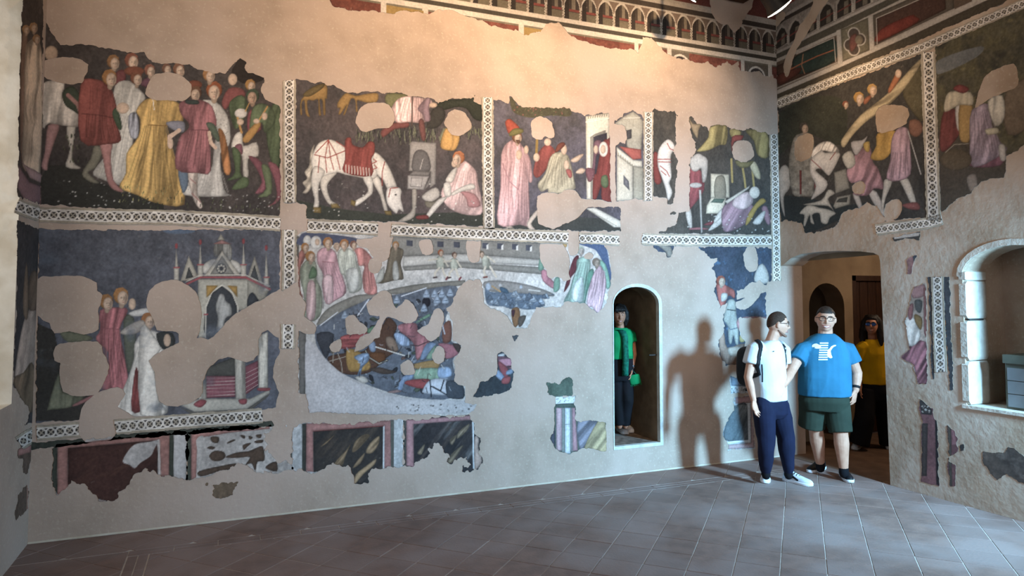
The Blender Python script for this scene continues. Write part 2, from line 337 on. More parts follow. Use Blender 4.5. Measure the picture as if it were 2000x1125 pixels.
for i in range(-40, 41):
    for j in range(-40, 41):
        b = anchor + q1 * i * TS + q2 * j * TS; h = TS - TG
        sq = [b + q1 * TG / 2 + q2 * TG / 2, b + q1 * (TG / 2 + h) + q2 * TG / 2, b + q1 * (TG / 2 + h) + q2 * (TG / 2 + h), b + q1 * TG / 2 + q2 * (TG / 2 + h)]
        for r in regions:
            p = sq
            for n, c in r + [(I[0], -0.05), (-I[1], 0.0), (-I[0], -7.8)]:
                p = clip(p, n, c)
                if len(p) < 3: break
            if len(p) >= 3 and area(p) > .0008: cand.append((b, p, len(p) == 4 and abs(area(p) - h * h) < 1e-6))
# rows of slim border tiles
for a in np.arange(SU0, 7.8, .305):
    for k in range(2):
        w0 = SW1 + k * .0575 + .004; u1 = min(a + .30, 7.8)
        cand.append((None, [np.array(q) for q in ((a, w0), (u1, w0), (u1, w0 + .05), (a, w0 + .05))], False))
for a in np.arange(-SW1 + .005, 8.9, .305):
    for k in range(2):
        u0 = SU0 + k * .07 + .004
        cand.append((None, [np.array(q) for q in ((u0, -a - .30), (u0 + .062, -a - .30), (u0 + .062, -a), (u0, -a))], False))
vis = []; rest = []
for c in cand:
    cen = sum(c[1]) / len(c[1]); q = np.array([cen[0], cen[1], 0.0])
    X, Y = project(q); f = (q - CAM)[0] * _sy + (q - CAM)[1] * _cy
    ok = f > 1 and -40 < X < 2040 and Y < 1165
    (vis if ok else rest).append(c)
vis.sort(key=lambda c: -area(c[1]) / (np.linalg.norm(sum(c[1]) / len(c[1]) - CAM[:2]) ** 3))
rest += vis[295:]; vis = vis[:295]
for b, p, full in vis:
    dz = RNG.uniform(-.0012, .0012)
    if full:
        if full_me is None:
            v_, f_ = prism([q1 * TG / 2 + q2 * TG / 2 + q1 * x * (TS - TG) + q2 * y * (TS - TG) for x, y in ((0, 0), (1, 0), (1, 1), (0, 1))])
            full_me = mesh('floor_tile', v_, f_); full_me.materials.append(M['tile'])
        o = link('floor_tile', full_me, None, fl); o.location = (b[0], b[1], dz)
    else:
        c = sum(p) / len(p); v_, f_ = prism([q - c for q in p]); o = link('floor_tile', mesh('floor_tile', v_, f_), M['tile'], fl); o.location = (c[0], c[1], dz)
VS = []; FS = []
for b, p, full in rest:
    v_, f_ = prism(p); k = len(VS); VS += v_; FS += [tuple(x + k for x in f) for f in f_]
tag(link('floor_tiles_far', mesh('floor_tiles_far', VS, FS), M['tile'], fl), kind='stuff')
# lobby floor
structure(link('floor_lobby', quadmesh('floor_lobby', [[(7.46, 0, .002), (7.52, -1.34, .002), (7.9, -1.9, .002), (10.9, -1.9, .002), (10.9, 2.2, .002), (7.76, 2.2, .002), (7.76, 0, .002)]]), mat('lobby_floor', '6d5546', '5b4638', 6, .7, .3, 30)))
# ---------------------------------------------------------------- lamps
def spot_lamp(loc, tgt, label, energy=0, size=.11, cone=1.4, glow=True, col=(1.0, .66, .37), group=None):
    t = empty('spotlight', loc); tag(t, label, 'lamp', group)
    d = (Vector(tgt) - Vector(loc)).normalized(); q = d.to_track_quat('Z', 'Y').to_matrix().to_4x4()
    def lathe(name, prof, m, n=20):
        vs = []; fs = []
        for r, z in prof:
            for k in range(n): vs.append(q @ Vector((r * math.cos(2 * math.pi * k / n), r * math.sin(2 * math.pi * k / n), z)) + Vector(loc))
        for i in range(len(prof) - 1):
            for k in range(n): fs.append((i * n + k, i * n + (k + 1) % n, (i + 1) * n + (k + 1) % n, (i + 1) * n + k))
        fs += [tuple(range(n))[::-1], tuple(range((len(prof) - 1) * n, len(prof) * n))]
        return kid(name, mesh(name, vs, fs, True), m, t)
    s = size
    lathe('housing', [(s * .55, -s * 1.5), (s * .75, -s * 1.35), (s * .8, -s * .5), (s, -s * .1), (s, 0)], M['black_metal'])
    lathe('reflector', [(s * 1.0, .001), (s * 1.02, .006), (s * .8, .016), (s * .45, .024), (s * .1, .027)], M['lamp_glow'] if glow else M['black_metal'])
    up = Vector(loc) - d * s * .9; top = Vector((up.x, up.y, CEIL - .2))
    vs = [up + Vector((x, y, 0)) for x, y in ((-.012, -.012), (.012, -.012), (.012, .012), (-.012, .012))] + [top + Vector((x, y, 0)) for x, y in ((-.012, -.012), (.012, -.012), (.012, .012), (-.012, .012))]
    kid('stem', mesh('stem', vs, [(0, 1, 5, 4), (1, 2, 6, 5), (2, 3, 7, 6), (3, 0, 4, 7), (0, 3, 2, 1), (4, 5, 6, 7)]), M['black_metal'], t)
    if energy:
        l = light('lamp_light', 'SPOT', Vector(loc) + d * .08, tgt, energy, col, spot_size=cone, spot_blend=1.0, shadow_soft_size=.06)
        l.parent = t; l.matrix_parent_inverse = Matrix.Translation(-Vector(loc))
    return t
lp = at_depth(1522, 16, 7.0)
tl = at_depth(1700, 240, 7.0) - at_depth(1522, 16, 7.0)
spot_lamp(tuple(lp), tuple(lp + Vector((.35, -.05, -.42))), 'black ceiling spotlight with glowing disc hanging near the frieze corner', 45, .135, 1.5)
lp2 = at_depth(1348, -9, 7.0)
spot_lamp(tuple(lp2), tuple(lp2 + Vector((-.9, 1.4, -1.2))), 'black ceiling spotlight glinting at the top edge over the painted arcade', 10, .09, 1.7)
for k, (x, y, z, tx, tz, en) in enumerate(((5.6, -2.3, 5.35, 5.3, 3.9, 430), (3.8, -2.3, 5.35, 3.3, 4.0, 430), (1.6, -2.3, 5.35, 1.3, 3.9, 100))):
    spot_lamp((x, y, z), (tx, 0, tz), 'black ceiling spotlight above the %s, aimed at the upper back wall' % ('bearded man in pink', 'grazing white horse', 'dancing courtiers')[k], en, .11, 1.45, group='spotlights washing the back wall')
spot_lamp((5.2, -1.9, 5.3), (7.5, -2.0, 3.4), 'black ceiling spotlight above the frame aimed at the right wall', 45, .11, 1.6)

lb = empty('added_lobby_lamp', (9.3, -.9, LZ)); tag(lb, 'small round lamp added on the lobby ceiling to brighten it, out of sight behind the passage', 'lamp')  # lamp added to brighten the dim lobby
bm = bmesh.new(); bmesh.ops.create_uvsphere(bm, u_segments=16, v_segments=8, radius=.09); me = bpy.data.meshes.new('bulb'); bm.to_mesh(me); bm.free()
o = link('bulb', me, mat('lobby_glow', 'ffdcb0', emit=2.0), lb); o.location = (0, 0, -.14)
o = link('canopy', box_mesh('canopy', -.07, .07, -.07, .07, -.05, 0, .01), M['black_metal'], lb)
l = light('lobby_light', 'POINT', (9.3, -.9, LZ - .3), (9.3, -.9, 0), 34, (1.0, .80, .60), shadow_soft_size=.1); l.parent = lb; l.matrix_parent_inverse = Matrix.Translation((-9.3, .9, -LZ))
# ================================================================ fresco engine: painted plaster films, built in wall space
_LAT = RNG.random((256, 256)).astype(np.float32)
def vnoise(x, y):
    xi = np.floor(x).astype(np.int64); yi = np.floor(y).astype(np.int64); fx = x - xi; fy = y - yi
    fx = fx * fx * (3 - 2 * fx); fy = fy * fy * (3 - 2 * fy)
    g = lambda i, j: _LAT[(xi + i) & 255, (yi + j) & 255]
    return (g(0, 0) * (1 - fx) + g(1, 0) * fx) * (1 - fy) + (g(0, 1) * (1 - fx) + g(1, 1) * fx) * fy
def fnoise(x, y, o=4):
    s = 0; a = .5; t = 0
    for k in range(o): s = s + a * vnoise(x * 2 ** k + 17 * k, y * 2 ** k + 31 * k); t += a; a *= .55
    return s / t - .5
def hexc(h): return np.array([int(h[i:i + 2], 16) / 255 for i in (0, 2, 4)], np.float32)
CR = [0., 0., 1.]
def cr(x, y, s): CR[:] = [x, y, s]
def pp(s, raw=False):
    a = np.array([[float(v) for v in t.split(',')] for t in s.split()], np.float32)
    return a if raw else a * CR[2] + np.array(CR[:2], np.float32)
def smooth(p, k=3):
    n = len(p); out = []
    for i in range(n):
        a, b, c, d = p[i - 1], p[i], p[(i + 1) % n], p[(i + 2) % n]
        for j in range(k):
            t = j / k; out.append(.5 * ((2 * b) + (c - a) * t + (2 * a - 5 * b + 4 * c - d) * t * t + (3 * b - a - 3 * c + d) * t ** 3))
    return np.array(out, np.float32)
def sdf(X, Y, p):
    d2 = np.full(X.shape, 1e9, np.float32); ins = np.zeros(X.shape, bool); n = len(p)
    for i in range(n):
        ax, ay = p[i]; bx, by = p[(i + 1) % n]; ex, ey = bx - ax, by - ay; L = ex * ex + ey * ey
        if L < 1e-9: continue
        wx, wy = X - ax, Y - ay
        t = np.clip((wx * ex + wy * ey) / L, 0, 1)
        np.minimum(d2, (wx - ex * t) ** 2 + (wy - ey * t) ** 2, out=d2)
        if ay != by: ins ^= ((ay > Y) != (by > Y)) & (X < ex * (Y - ay) / (ey) + ax)
    d = np.sqrt(d2); return np.where(ins, d, -d)
M['fresco'] = None
def fresco_material():
    m = bpy.data.materials.new('fresco'); m.use_nodes = True; nt = m.node_tree; N = nt.nodes; L = nt.links
    bs = N['Principled BSDF']; bs.inputs['Roughness'].default_value = .9; bs.inputs['Specular IOR Level'].default_value = .12
    at = N.new('ShaderNodeAttribute'); at.attribute_name = 'Col'; tc = N.new('ShaderNodeTexCoord')
    n1 = N.new('ShaderNodeTexNoise'); n1.inputs['Scale'].default_value = 45; n1.inputs['Detail'].default_value = 3; L.new(tc.outputs['Object'], n1.inputs['Vector'])
    mr = N.new('ShaderNodeMapRange'); mr.inputs[1].default_value = .3; mr.inputs[2].default_value = .7; mr.inputs[3].default_value = .86; mr.inputs[4].default_value = 1.14; L.new(n1.outputs[0], mr.inputs[0])
    mx = N.new('ShaderNodeMix'); mx.data_type = 'RGBA'; mx.blend_type = 'MULTIPLY'; mx.inputs[0].default_value = 1
    L.new(at.outputs['Color'], mx.inputs[6])
    cc = N.new('ShaderNodeCombineColor')
    for i in range(3): L.new(mr.outputs[0], cc.inputs[i])
    L.new(cc.outputs[0], mx.inputs[7]); L.new(mx.outputs[2], bs.inputs['Base Color'])
    bp = N.new('ShaderNodeBump'); bp.inputs['Strength'].default_value = .25; bp.inputs['Distance'].default_value = .004; L.new(n1.outputs[0], bp.inputs['Height']); L.new(bp.outputs[0], bs.inputs['Normal'])
    return m
M['fresco'] = fresco_material()
STEP = .0068
FILMS = []
class Film:
    """one painted fragment: a fine grid in wall space whose outline is the union of the mask polygons minus the losses"""
    def __init__(s, pl, name, label, masks, base, base2=None, bs=6.0, cat='fresco', rag=.6, out=-.0025, group=None, step=STEP, sharp=False):
        s.pl, s.name, s.label, s.cat, s.out, s.group = pl, name, label, cat, out, group
        masks = [masks] if isinstance(masks, str) else masks
        polys = [pp(m) if isinstance(m, str) else m for m in masks]
        al = np.concatenate(polys); A, Z = pl.frompx(al[:, 0], al[:, 1])
        s.a0 = A.min() - 3 * step; s.z0 = max(Z.min() - 3 * step, .004); s.st = step
        s.na = int((A.max() + 3 * step - s.a0) / step) + 2; s.nz = int((Z.max() + 3 * step - s.z0) / step) + 2
        a = s.a0 + step * np.arange(s.na); z = s.z0 + step * np.arange(s.nz); s.A, s.Z = np.meshgrid(a, z)
        P = s.pl.O + s.A[..., None] * s.pl.E + s.Z[..., None] * np.array([0, 0, 1.]); X, Y = project(P)
        s.X = X.astype(np.float32); s.Y = Y.astype(np.float32)
        s.RG = (fnoise(s.A * 22, s.Z * 22, 5) * 14).astype(np.float32)
        s.S = np.max([sdf(s.X, s.Y, p) for p in polys], 0) + s.RG * rag
        n = fnoise(s.A * bs, s.Z * bs * .8, 5)
        c1 = hexc(base); c2 = hexc(base2) if base2 else c1
        f = np.clip(.5 + n * 2.4, 0, 1)[..., None]; br = 1 + .38 * fnoise(s.A * 42, s.Z * 30, 4)[..., None]
        s.C = br * (c1 * (1 - f) + c2 * f).astype(np.float32); s.T = np.zeros(s.X.shape, np.int16); s.parts = ['']; s.plabels = ['']; s.cur = 0
        global F; F = s; FILMS.append(s)
    def win(s, x0, y0, x1, y1, pad=3):
        A, Z = s.pl.frompx(np.array([x0 - pad, x1 + pad, x0 - pad, x1 + pad]), np.array([y0 - pad, y0 - pad, y1 + pad, y1 + pad]))
        i0 = max(int((A.min() - s.a0) / s.st) - 1, 0); i1 = min(int((A.max() - s.a0) / s.st) + 2, s.na)
        j0 = max(int((Z.min() - s.z0) / s.st) - 1, 0); j1 = min(int((Z.max() - s.z0) / s.st) + 2, s.nz)
        return (slice(j0, j1), slice(i0, i1)) if i1 > i0 and j1 > j0 else None
    def put(s, w, al, col):
        s.C[w] = s.C[w] * (1 - al[..., None]) + col * al[..., None]
        if s.cur: s.T[w] = np.where(al > .5, s.cur, s.T[w])
        elif s.T[w].any(): pass
def tg(name=None, label=None):
    if name is None: F.cur = 0; return
    F.parts.append(name); F.plabels.append(label or ''); F.cur = len(F.parts) - 1
def P(col, pts, fold=.0, per=7., ang=8., edge=.40, sm=True, aa=1.3, lit=.10, rough=.05):
    p = pp(pts) if isinstance(pts, str) else pts
    if sm: p = smooth(p)
    w = F.win(p[:, 0].min(), p[:, 1].min(), p[:, 0].max(), p[:, 1].max())
    if w is None: return
    X, Y = F.X[w], F.Y[w]; d = sdf(X, Y, p); al = np.clip(d / aa + .5, 0, 1)
    if not al.any(): return
    sh = np.ones(X.shape, np.float32)
    sx = max(p[:, 0].max() - p[:, 0].min(), 1)
    if lit: sh += lit * (.5 - (X - p[:, 0].min()) / sx)
    if edge: sh -= edge * np.exp(-np.maximum(d, 0) / 2.1)
    if fold:
        t = math.radians(ang); u = X * math.cos(t) + Y * math.sin(t); v = -X * math.sin(t) + Y * math.cos(t)
        q = fnoise(u / per + 1.5 * fnoise(X / 40, Y / 40, 2), v / (per * 12), 2); r = fnoise(u / (per * 2.6) + 7, v / (per * 12) + 3, 2)
        sh += fold * np.clip(6.5 * q + 4.5 * r, -1.9, 1.5) * np.clip(d / 2.5, 0, 1)
    sh += rough * 2 * fnoise(X / 7, Y / 7, 3)
    F.put(w, al, np.clip(hexc(col) * sh[..., None], 0, 1))
def S(col, wd, pts, closed=False, aa=1.0, op=1.0):
    p = pp(pts) if isinstance(pts, str) else pts
    w = F.win(p[:, 0].min() - wd, p[:, 1].min() - wd, p[:, 0].max() + wd, p[:, 1].max() + wd)
    if w is None: return
    X, Y = F.X[w], F.Y[w]; d2 = np.full(X.shape, 1e9, np.float32); n = len(p)
    for i in range(n if closed else n - 1):
        a = p[i]; e = p[(i + 1) % n] - a; L = max(float(e @ e), 1e-6); t = np.clip(((X - a[0]) * e[0] + (Y - a[1]) * e[1]) / L, 0, 1)
        np.minimum(d2, (X - a[0] - e[0] * t) ** 2 + (Y - a[1] - e[1] * t) ** 2, out=d2)
    al = np.clip((wd / 2 - np.sqrt(d2)) / aa + .5, 0, 1) * op; F.put(w, al, hexc(col))
def Folds(col, n, top, bot, wd=1.3, dk=.68, lt=1.18, op=.6):
    """drapery: dark and light pleats fanning from a waist line to a hem line"""
    tint = lambda k: ''.join('%02x' % min(int(int(col[i:i + 2], 16) * k), 255) for i in (0, 2, 4))
    def along(q, t):
        p = np.array([[float(v) for v in w.split(',')] for w in q.split()]); L = np.concatenate([[0], np.cumsum(np.linalg.norm(np.diff(p, axis=0), axis=1))]); return np.array([np.interp(t * L[-1], L, p[:, 0]), np.interp(t * L[-1], L, p[:, 1])])
    cu = F.cur
    for i in range(n):
        t = (i + random.uniform(.25, .75)) / n; a = along(top, t); b = along(bot, min(max(t + random.uniform(-.04, .04), 0), 1)); e = random.uniform(.75, 1.0); b = a + (b - a) * e; m = (a + b) / 2 + np.array([random.uniform(-.05, .05) * np.linalg.norm(b - a), 0])
        sft = 1.5 * wd / CR[2]
        for k, o_, q in ((dk, 0, op), (lt, sft, op * .7)):
            S(tint(k), wd * random.uniform(.8, 1.5), ' '.join(f'{x[0] + o_},{x[1]}' for x in (a, (a + m) / 2, m, (m + b) / 2, b)), aa=1.6, op=q)
def E(col, x, y, rx, ry, rot=0., edge=.25, lit=.1):
    t = np.linspace(0, 2 * np.pi, 17)[:-1]; r = math.radians(rot)
    q = np.stack([x + rx * np.cos(t) * math.cos(r) - ry * np.sin(t) * math.sin(r), y + rx * np.cos(t) * math.sin(r) + ry * np.sin(t) * math.cos(r)], -1).astype(np.float32)
    P(col, q * CR[2] + np.array(CR[:2], np.float32), edge=edge, sm=False, lit=lit)
SKIN = 'd8b596'
def Hd(x, y, r, hair='9a6238', skin=SKIN, dx=.25, dy=.18):
    r *= .9
    nk = ''.join('%02x' % int(int(skin[i:i + 2], 16) * .82) for i in (0, 2, 4)); dy += .14
    E(nk, x + dx * r * .4, y + 1.15 * r, r * .36, r * .5, edge=.2); E(hair, x, y, r * .98, r * 1.04, edge=.4); E(skin, x + dx * r, y + dy * r, r * .68, r * .92, edge=.32)
    cx, cy = x + dx * r * 1.25, y + dy * r; dk = ''.join('%02x' % int(int(skin[i:i + 2], 16) * .66) for i in (0, 2, 4))
    P(dk, f'{cx + .30 * r},{cy - .5 * r} {cx + .48 * r},{cy} {cx + .2 * r},{cy + .75 * r} {cx + .18 * r},{cy}', edge=0, lit=0)
    for k in (-.26, .2): E(dk, cx + k * r, cy - .06 * r, .13 * r, .07 * r, edge=0, lit=0)
    S(dk, max(r * CR[2] * .08, .6), f'{cx + .02 * r},{cy - .2 * r} {cx + .07 * r},{cy + .25 * r} {cx - .06 * r},{cy + .28 * r}')
    E('a86c5c', cx, cy + .5 * r, .14 * r, .06 * r, edge=0, lit=0); S(hair, max(r * CR[2] * .22, .8), f'{x - .85 * r},{y - .1 * r} {x - .5 * r},{y - .8 * r} {x + .2 * r},{y - .95 * r} {x + .75 * r},{y - .5 * r}')
def Hole(pts, rag=1.2):
    p = smooth(pp(pts), 2); d = sdf(F.X, F.Y, p) + F.RG * rag * .5; F.S = np.minimum(F.S, -d)
def Dots(cols, n, x0, y0, x1, y1, r0=.8, r1=2.0):
    for k in range(n):
        x = random.uniform(x0, x1); y = random.uniform(y0, y1); r = random.uniform(r0, r1) / CR[2]
        E(random.choice(cols), x, y, r, r * .8, edge=0, lit=0)
def Grass(cols, n, x0, y0, x1, y1, h=9, w=1.1):
    for k in range(n):
        x = random.uniform(x0, x1); y = random.uniform(y0, y1); q = h / CR[2] * random.uniform(.5, 1.2)
        S(random.choice(cols), w, f'{x},{y} {x + random.uniform(-.4, .4) * q},{y - q}')
def Blotch(col, thr, amp, sc=9., seed=0, x0=None, y0=None, x1=None, y1=None):
    n = fnoise(F.A * sc + seed, F.Z * sc + seed * 1.7, 4); al = np.clip((n - thr) * amp, 0, 1)
    if x0 is not None:
        q = pp(f'{x0},{y0} {x1},{y1}'); al = al * ((F.X > q[0, 0]) & (F.X < q[1, 0]) & (F.Y > q[0, 1]) & (F.Y < q[1, 1]))
    F.C = (F.C * (1 - al[..., None]) + hexc(col) * al[..., None]).astype(np.float32)
def Streaks(cols, ang, per, amp, pts):
    """marbling: long slanted veins of the given colours inside a polygon"""
    p = pp(pts); w = F.win(p[:, 0].min(), p[:, 1].min(), p[:, 0].max(), p[:, 1].max())
    if w is None: return
    X, Y = F.X[w], F.Y[w]; d = sdf(X, Y, p); t = math.radians(ang); u = X * math.cos(t) + Y * math.sin(t); v = -X * math.sin(t) + Y * math.cos(t)
    for k, c in enumerate(cols):
        n = fnoise(u / (per * 6) + 9 * k, v / per + 5 * k, 4); al = np.clip((n - .08) * amp, 0, .9) * (d > 0); F.put(w, al, hexc(c))
def Line(pl, name, label, pts, wd, cat='painted border', rag=.9, holes=(), group=None, dark='3a3431', white='dcd3c6', petal='a89c88', per=1.02):
    """lattice border: two pale fillets and a chain of interlaced rings on a dark ground, following a line in the photograph"""
    p = pp(pts, True); cum = np.concatenate([[0], np.cumsum(np.linalg.norm(np.diff(p, axis=0), axis=1))])
    nrm = []
    for i in range(len(p)):
        e = p[min(i + 1, len(p) - 1)] - p[max(i - 1, 0)]; e = e / np.linalg.norm(e); nrm.append([-e[1], e[0]])
    nrm = np.array(nrm, np.float32); mg = 1.42; poly = np.concatenate([p + nrm * wd / 2 * mg, (p - nrm * wd / 2 * mg)[::-1]])
    cr(0, 0, 1); f = Film(pl, name, label, [poly], white, cat=cat, rag=rag * .35, out=-.0045, group=group, step=.0052)
    T = np.zeros(f.X.shape, np.float32); Sg = np.full(f.X.shape, 1e9, np.float32); B = np.full(f.X.shape, 1e9, np.float32)
    for i in range(len(p) - 1):
        e = p[i + 1] - p[i]; L = np.linalg.norm(e); e = e / L; wx, wy = f.X - p[i, 0], f.Y - p[i, 1]
        t = wx * e[0] + wy * e[1]; s_ = -wx * e[1] + wy * e[0]; tc = np.clip(t, 0, L); dd_ = np.hypot(t - tc, s_)
        b = dd_ < B; B = np.where(b, dd_, B); T = np.where(b, cum[i] + tc, T); Sg = np.where(b, s_, Sg)
    # equal ring spacing on the wall itself, not in the picture
    ap, zp = pl.frompx(p[:, 0], p[:, 1]); cw = np.concatenate([[0], np.cumsum(np.hypot(np.diff(ap), np.diff(zp)))]); Tw = np.interp(T, cum, cw)
    hw = wd / 2 * (cw[-1] / cum[-1]); per_w = 2 * hw * .80
    h = Sg / (wd / 2); k = (Tw / per_w) % 1.0 - .5; x = k * per_w / hw; y = h
    col = np.tile(hexc(dark), (*f.X.shape, 1)).astype(np.float32)
    r = np.hypot(x, y); mixin = lambda m, c: np.where(m[..., None], hexc(c), col)
    col = mixin((np.abs(np.abs(x) - np.abs(y)) < .17) & (r < .62), petal)
    for off in (-per_w / hw, 0, per_w / hw):
        rr = np.hypot(x - off, y); col = mixin((np.abs(rr - .74) < .15) & (np.abs(y) < 1), white)
    col = mixin(np.abs(y) > .80, white); col = mixin(np.abs(y) > 1.0, 'a79a84')
    f.C = np.clip(col * (1 + .25 * fnoise(f.A * 14, f.Z * 14, 3))[..., None], 0, 1).astype(np.float32)
    for hl in holes: Hole(hl, .8)
    return f
def emit(f):
    S_ = f.S; st = f.st; na, nz = f.na, f.nz
    # worn surface: pale abrasion and small flecks
    n = fnoise(f.A * 5, f.Z * 5, 5); n2 = fnoise(f.A * 34, f.Z * 34, 3)
    al = np.clip((n2 - .30 + .15 * n) * 5, 0, .55)[..., None] * (.4 if f.cat == 'fresco' else .7)
    C = f.C * (1 - al) + hexc('b7aa9a') * al; C = np.clip(C * (1 + .22 * n)[..., None], 0, 1)
    g_ = C.mean(-1, keepdims=True); C = g_ + (C - g_) * (.75 if f.cat == 'fresco' else .85); C = np.clip(C * .95 + .05, 0, 1)
    lin = np.where(C <= .04045, C / 12.92, ((C + .055) / 1.055) ** 2.4).reshape(-1, 3) * np.array([1., 1.01, 1.045])
    S_ = S_.copy(); S_[0] = S_[-1] = -1; S_[:, 0] = S_[:, -1] = -1
    pos = S_ > 0; cnt = pos[:-1, :-1].astype(int) + pos[1:, :-1] + pos[:-1, 1:] + pos[1:, 1:]
    tid = f.T[:-1, :-1]
    root = None
    ids = [t for t in range(len(f.parts)) if ((tid == t) & (cnt > 0)).any()]
    P3 = (f.pl.O + f.A[..., None] * f.pl.E + f.Z[..., None] * np.array([0, 0, 1.]) + f.pl.N * f.out).reshape(-1, 3)
    flip = np.cross(f.pl.E, [0, 0, 1.]) @ f.pl.N > 0
    out = []
    for t in ids:
        V = []; Cc = []; quads = []
        full = np.argwhere((cnt == 4) & (tid == t)); idx = full[:, 0] * na + full[:, 1]
        q = np.stack([idx, idx + 1, idx + na + 1, idx + na], -1)
        used, inv = np.unique(q, return_inverse=True); q = inv.reshape(-1, 4); V = P3[used]; Cc = lin[used]; base = len(used)
        ev = []; ec = []; ef = []
        for j, i in np.argwhere((cnt > 0) & (cnt < 4) & (tid == t)):
            cs = ((j, i), (j, i + 1), (j + 1, i + 1), (j + 1, i)); ring = []; cut = []
            for k in range(4):
                a, b = cs[k], cs[(k + 1) % 4]; sa, sb = S_[a], S_[b]; ia, ib = a[0] * na + a[1], b[0] * na + b[1]
                if sa > 0: ring.append(len(ev)); ev.append(P3[ia]); ec.append(lin[ia])
                if (sa > 0) != (sb > 0):
                    m = sa / (sa - sb); ring.append(len(ev)); cut.append(len(ev)); ev.append(P3[ia] * (1 - m) + P3[ib] * m); ec.append(lin[ia] if sa > 0 else lin[ib])
            if len(ring) >= 3: ef.append(tuple(r + base for r in ring))
            if len(cut) == 2:
                k = len(ev)
                for c in cut: ev.append(ev[c] + f.pl.N * (-f.out)); ec.append(np.array([.34, .28, .22]))
                ef.append((cut[0] + base, cut[1] + base, k + 1 + base, k + base))
        vs = np.concatenate([V, np.array(ev).reshape(-1, 3)]) if len(ev) else V; cc = np.concatenate([Cc, np.array(ec).reshape(-1, 3)]) if len(ec) else Cc
        if len(vs) < 3: continue
        me = bpy.data.meshes.new(f.name if t == 0 else f.parts[t])
        nq = len(q); lens = np.concatenate([np.full(nq, 4), np.array([len(x) for x in ef], int)]).astype(np.int32)
        if flip: q = q[:, ::-1]; ef = [x[::-1] for x in ef]
        loops = np.concatenate([q.reshape(-1), np.array([y for x in ef for y in x], int)]).astype(np.int32)
        me.vertices.add(len(vs)); me.vertices.foreach_set('co', vs.astype(np.float32).reshape(-1))
        me.loops.add(len(loops)); me.loops.foreach_set('vertex_index', loops)
        me.polygons.add(len(lens)); me.polygons.foreach_set('loop_start', np.concatenate([[0], np.cumsum(lens)[:-1]]).astype(np.int32)); me.polygons.foreach_set('loop_total', lens)
        me.update(calc_edges=True)
        at = me.color_attributes.new('Col', 'FLOAT_COLOR', 'POINT'); at.data.foreach_set('color', np.concatenate([cc, np.ones((len(cc), 1))], 1).astype(np.float32).reshape(-1))
        me.materials.append(M['fresco']); out.append((t, me))
    if not out: return
    base_pt = tuple(f.pl.pt(float(f.A.mean()), f.z0))
    if len(out) == 1 or out[0][0] != 0:
        root = empty(f.name, base_pt) if len(out) > 1 else link(f.name, out[0][1])
        rest_ = out if len(out) > 1 else []
    else:
        root = empty(f.name, base_pt); o = kid('painted_ground', out[0][1], None, root); rest_ = out[1:]
    tag(root, f.label, f.cat, f.group)
    for t, me in rest_:
        o = kid(f.parts[t] if t else 'painted_ground', me, None, root)
        if t and f.plabels[t]: o['label'] = f.plabels[t]
# ================================================================ people
from mathutils import noise as mnoise
from mathutils.bvhtree import BVHTree
CR_R = Vector((_cy, -_sy, 0)); CR_F = Vector((_sy, _cy, 0)); UP = Vector((0, 0, 1))
M['skin'] = mat('skin', 'cf9f86', 'c08d74', 18, .55, .1, 160, .35)
M['skin_pale'] = mat('skin_pale', 'c99a82', 'bc8c74', 18, .55, .1, 160, .35)
M['skin_tan'] = mat('skin_tan', 'b98268', 'a8735a', 18, .55, .1, 160, .35)
M['hair_black'] = mat('hair_black', '1d1614', '120d0c', 60, .55, .5, 140, .3, stretch=(1, 1, .2))
M['hair_brown'] = mat('hair_brown', '33241c', '261a14', 60, .6, .5, 160, .3)
M['hair_buzz'] = mat('hair_buzz', '4a382e', '3a2b23', 90, .8, .4, 220, .2)
M['stubble'] = mat('stubble', '8d6a59', '7d5c4d', 120, .85, .3, 240, .2)
M['white_tee'] = mat('white_tee', 'd2d6da', 'c6cbd0', 5, .85, .35, 14, .2)
M['blue_tee'] = mat('blue_tee', '30708f', '2b6683', 5, .85, .35, 12, .2)
M['yellow_tee'] = mat('yellow_tee', 'd9a60c', 'c4940a', 5, .85, .35, 12, .2)
M['green_tee'] = mat('green_tee', '14965c', '107d4c', 5, .85, .35, 14, .2)
M['navy'] = mat('navy', '181b33', '12152a', 6, .85, .4, 10, .2)
M['olive'] = mat('olive', '313a30', '283128', 6, .85, .4, 10, .2)
M['black_cloth'] = mat('black_cloth', '15141a', '0f0f13', 6, .85, .35, 12, .2)
M['pack'] = mat('pack', '15161c', '0e0f14', 14, .7, .3, 40, .3)
M['shoe_white'] = mat('shoe_white', 'd9dee6', 'c6ccd6', 20, .6, .2, 80, .3)
M['shoe_black'] = mat('shoe_black', '17181d', '101116', 20, .6, .2, 80, .3)
M['rubber_white'] = mat('rubber_white', 'e2e5ea', rough=.6)
M['rubber_black'] = mat('rubber_black', '141417', rough=.7)
M['scarf'] = mat('scarf', '0f4a3c', '14705a', 30, .85, .3, 60, .2)
M['print_white'] = mat('print_white', 'e4eef4', rough=.7)
M['lens_dark'] = mat('lens_dark', '20262e', rough=.08, spec=.7)
M['lens_blue'] = mat('lens_blue', '2f5fa8', rough=.08, spec=.8, metal=.4)
M['eye_white'] = mat('eye_white', 'e0dcd6', rough=.3); M['eye_dark'] = mat('eye_dark', '2a1c14', rough=.2)
M['lip'] = mat('lip', 'a8625a', rough=.5); M['tooth'] = mat('tooth', 'ece6da', rough=.3); M['metal'] = mat('bracelet_metal', '8a8f98', rough=.3, metal=.9)
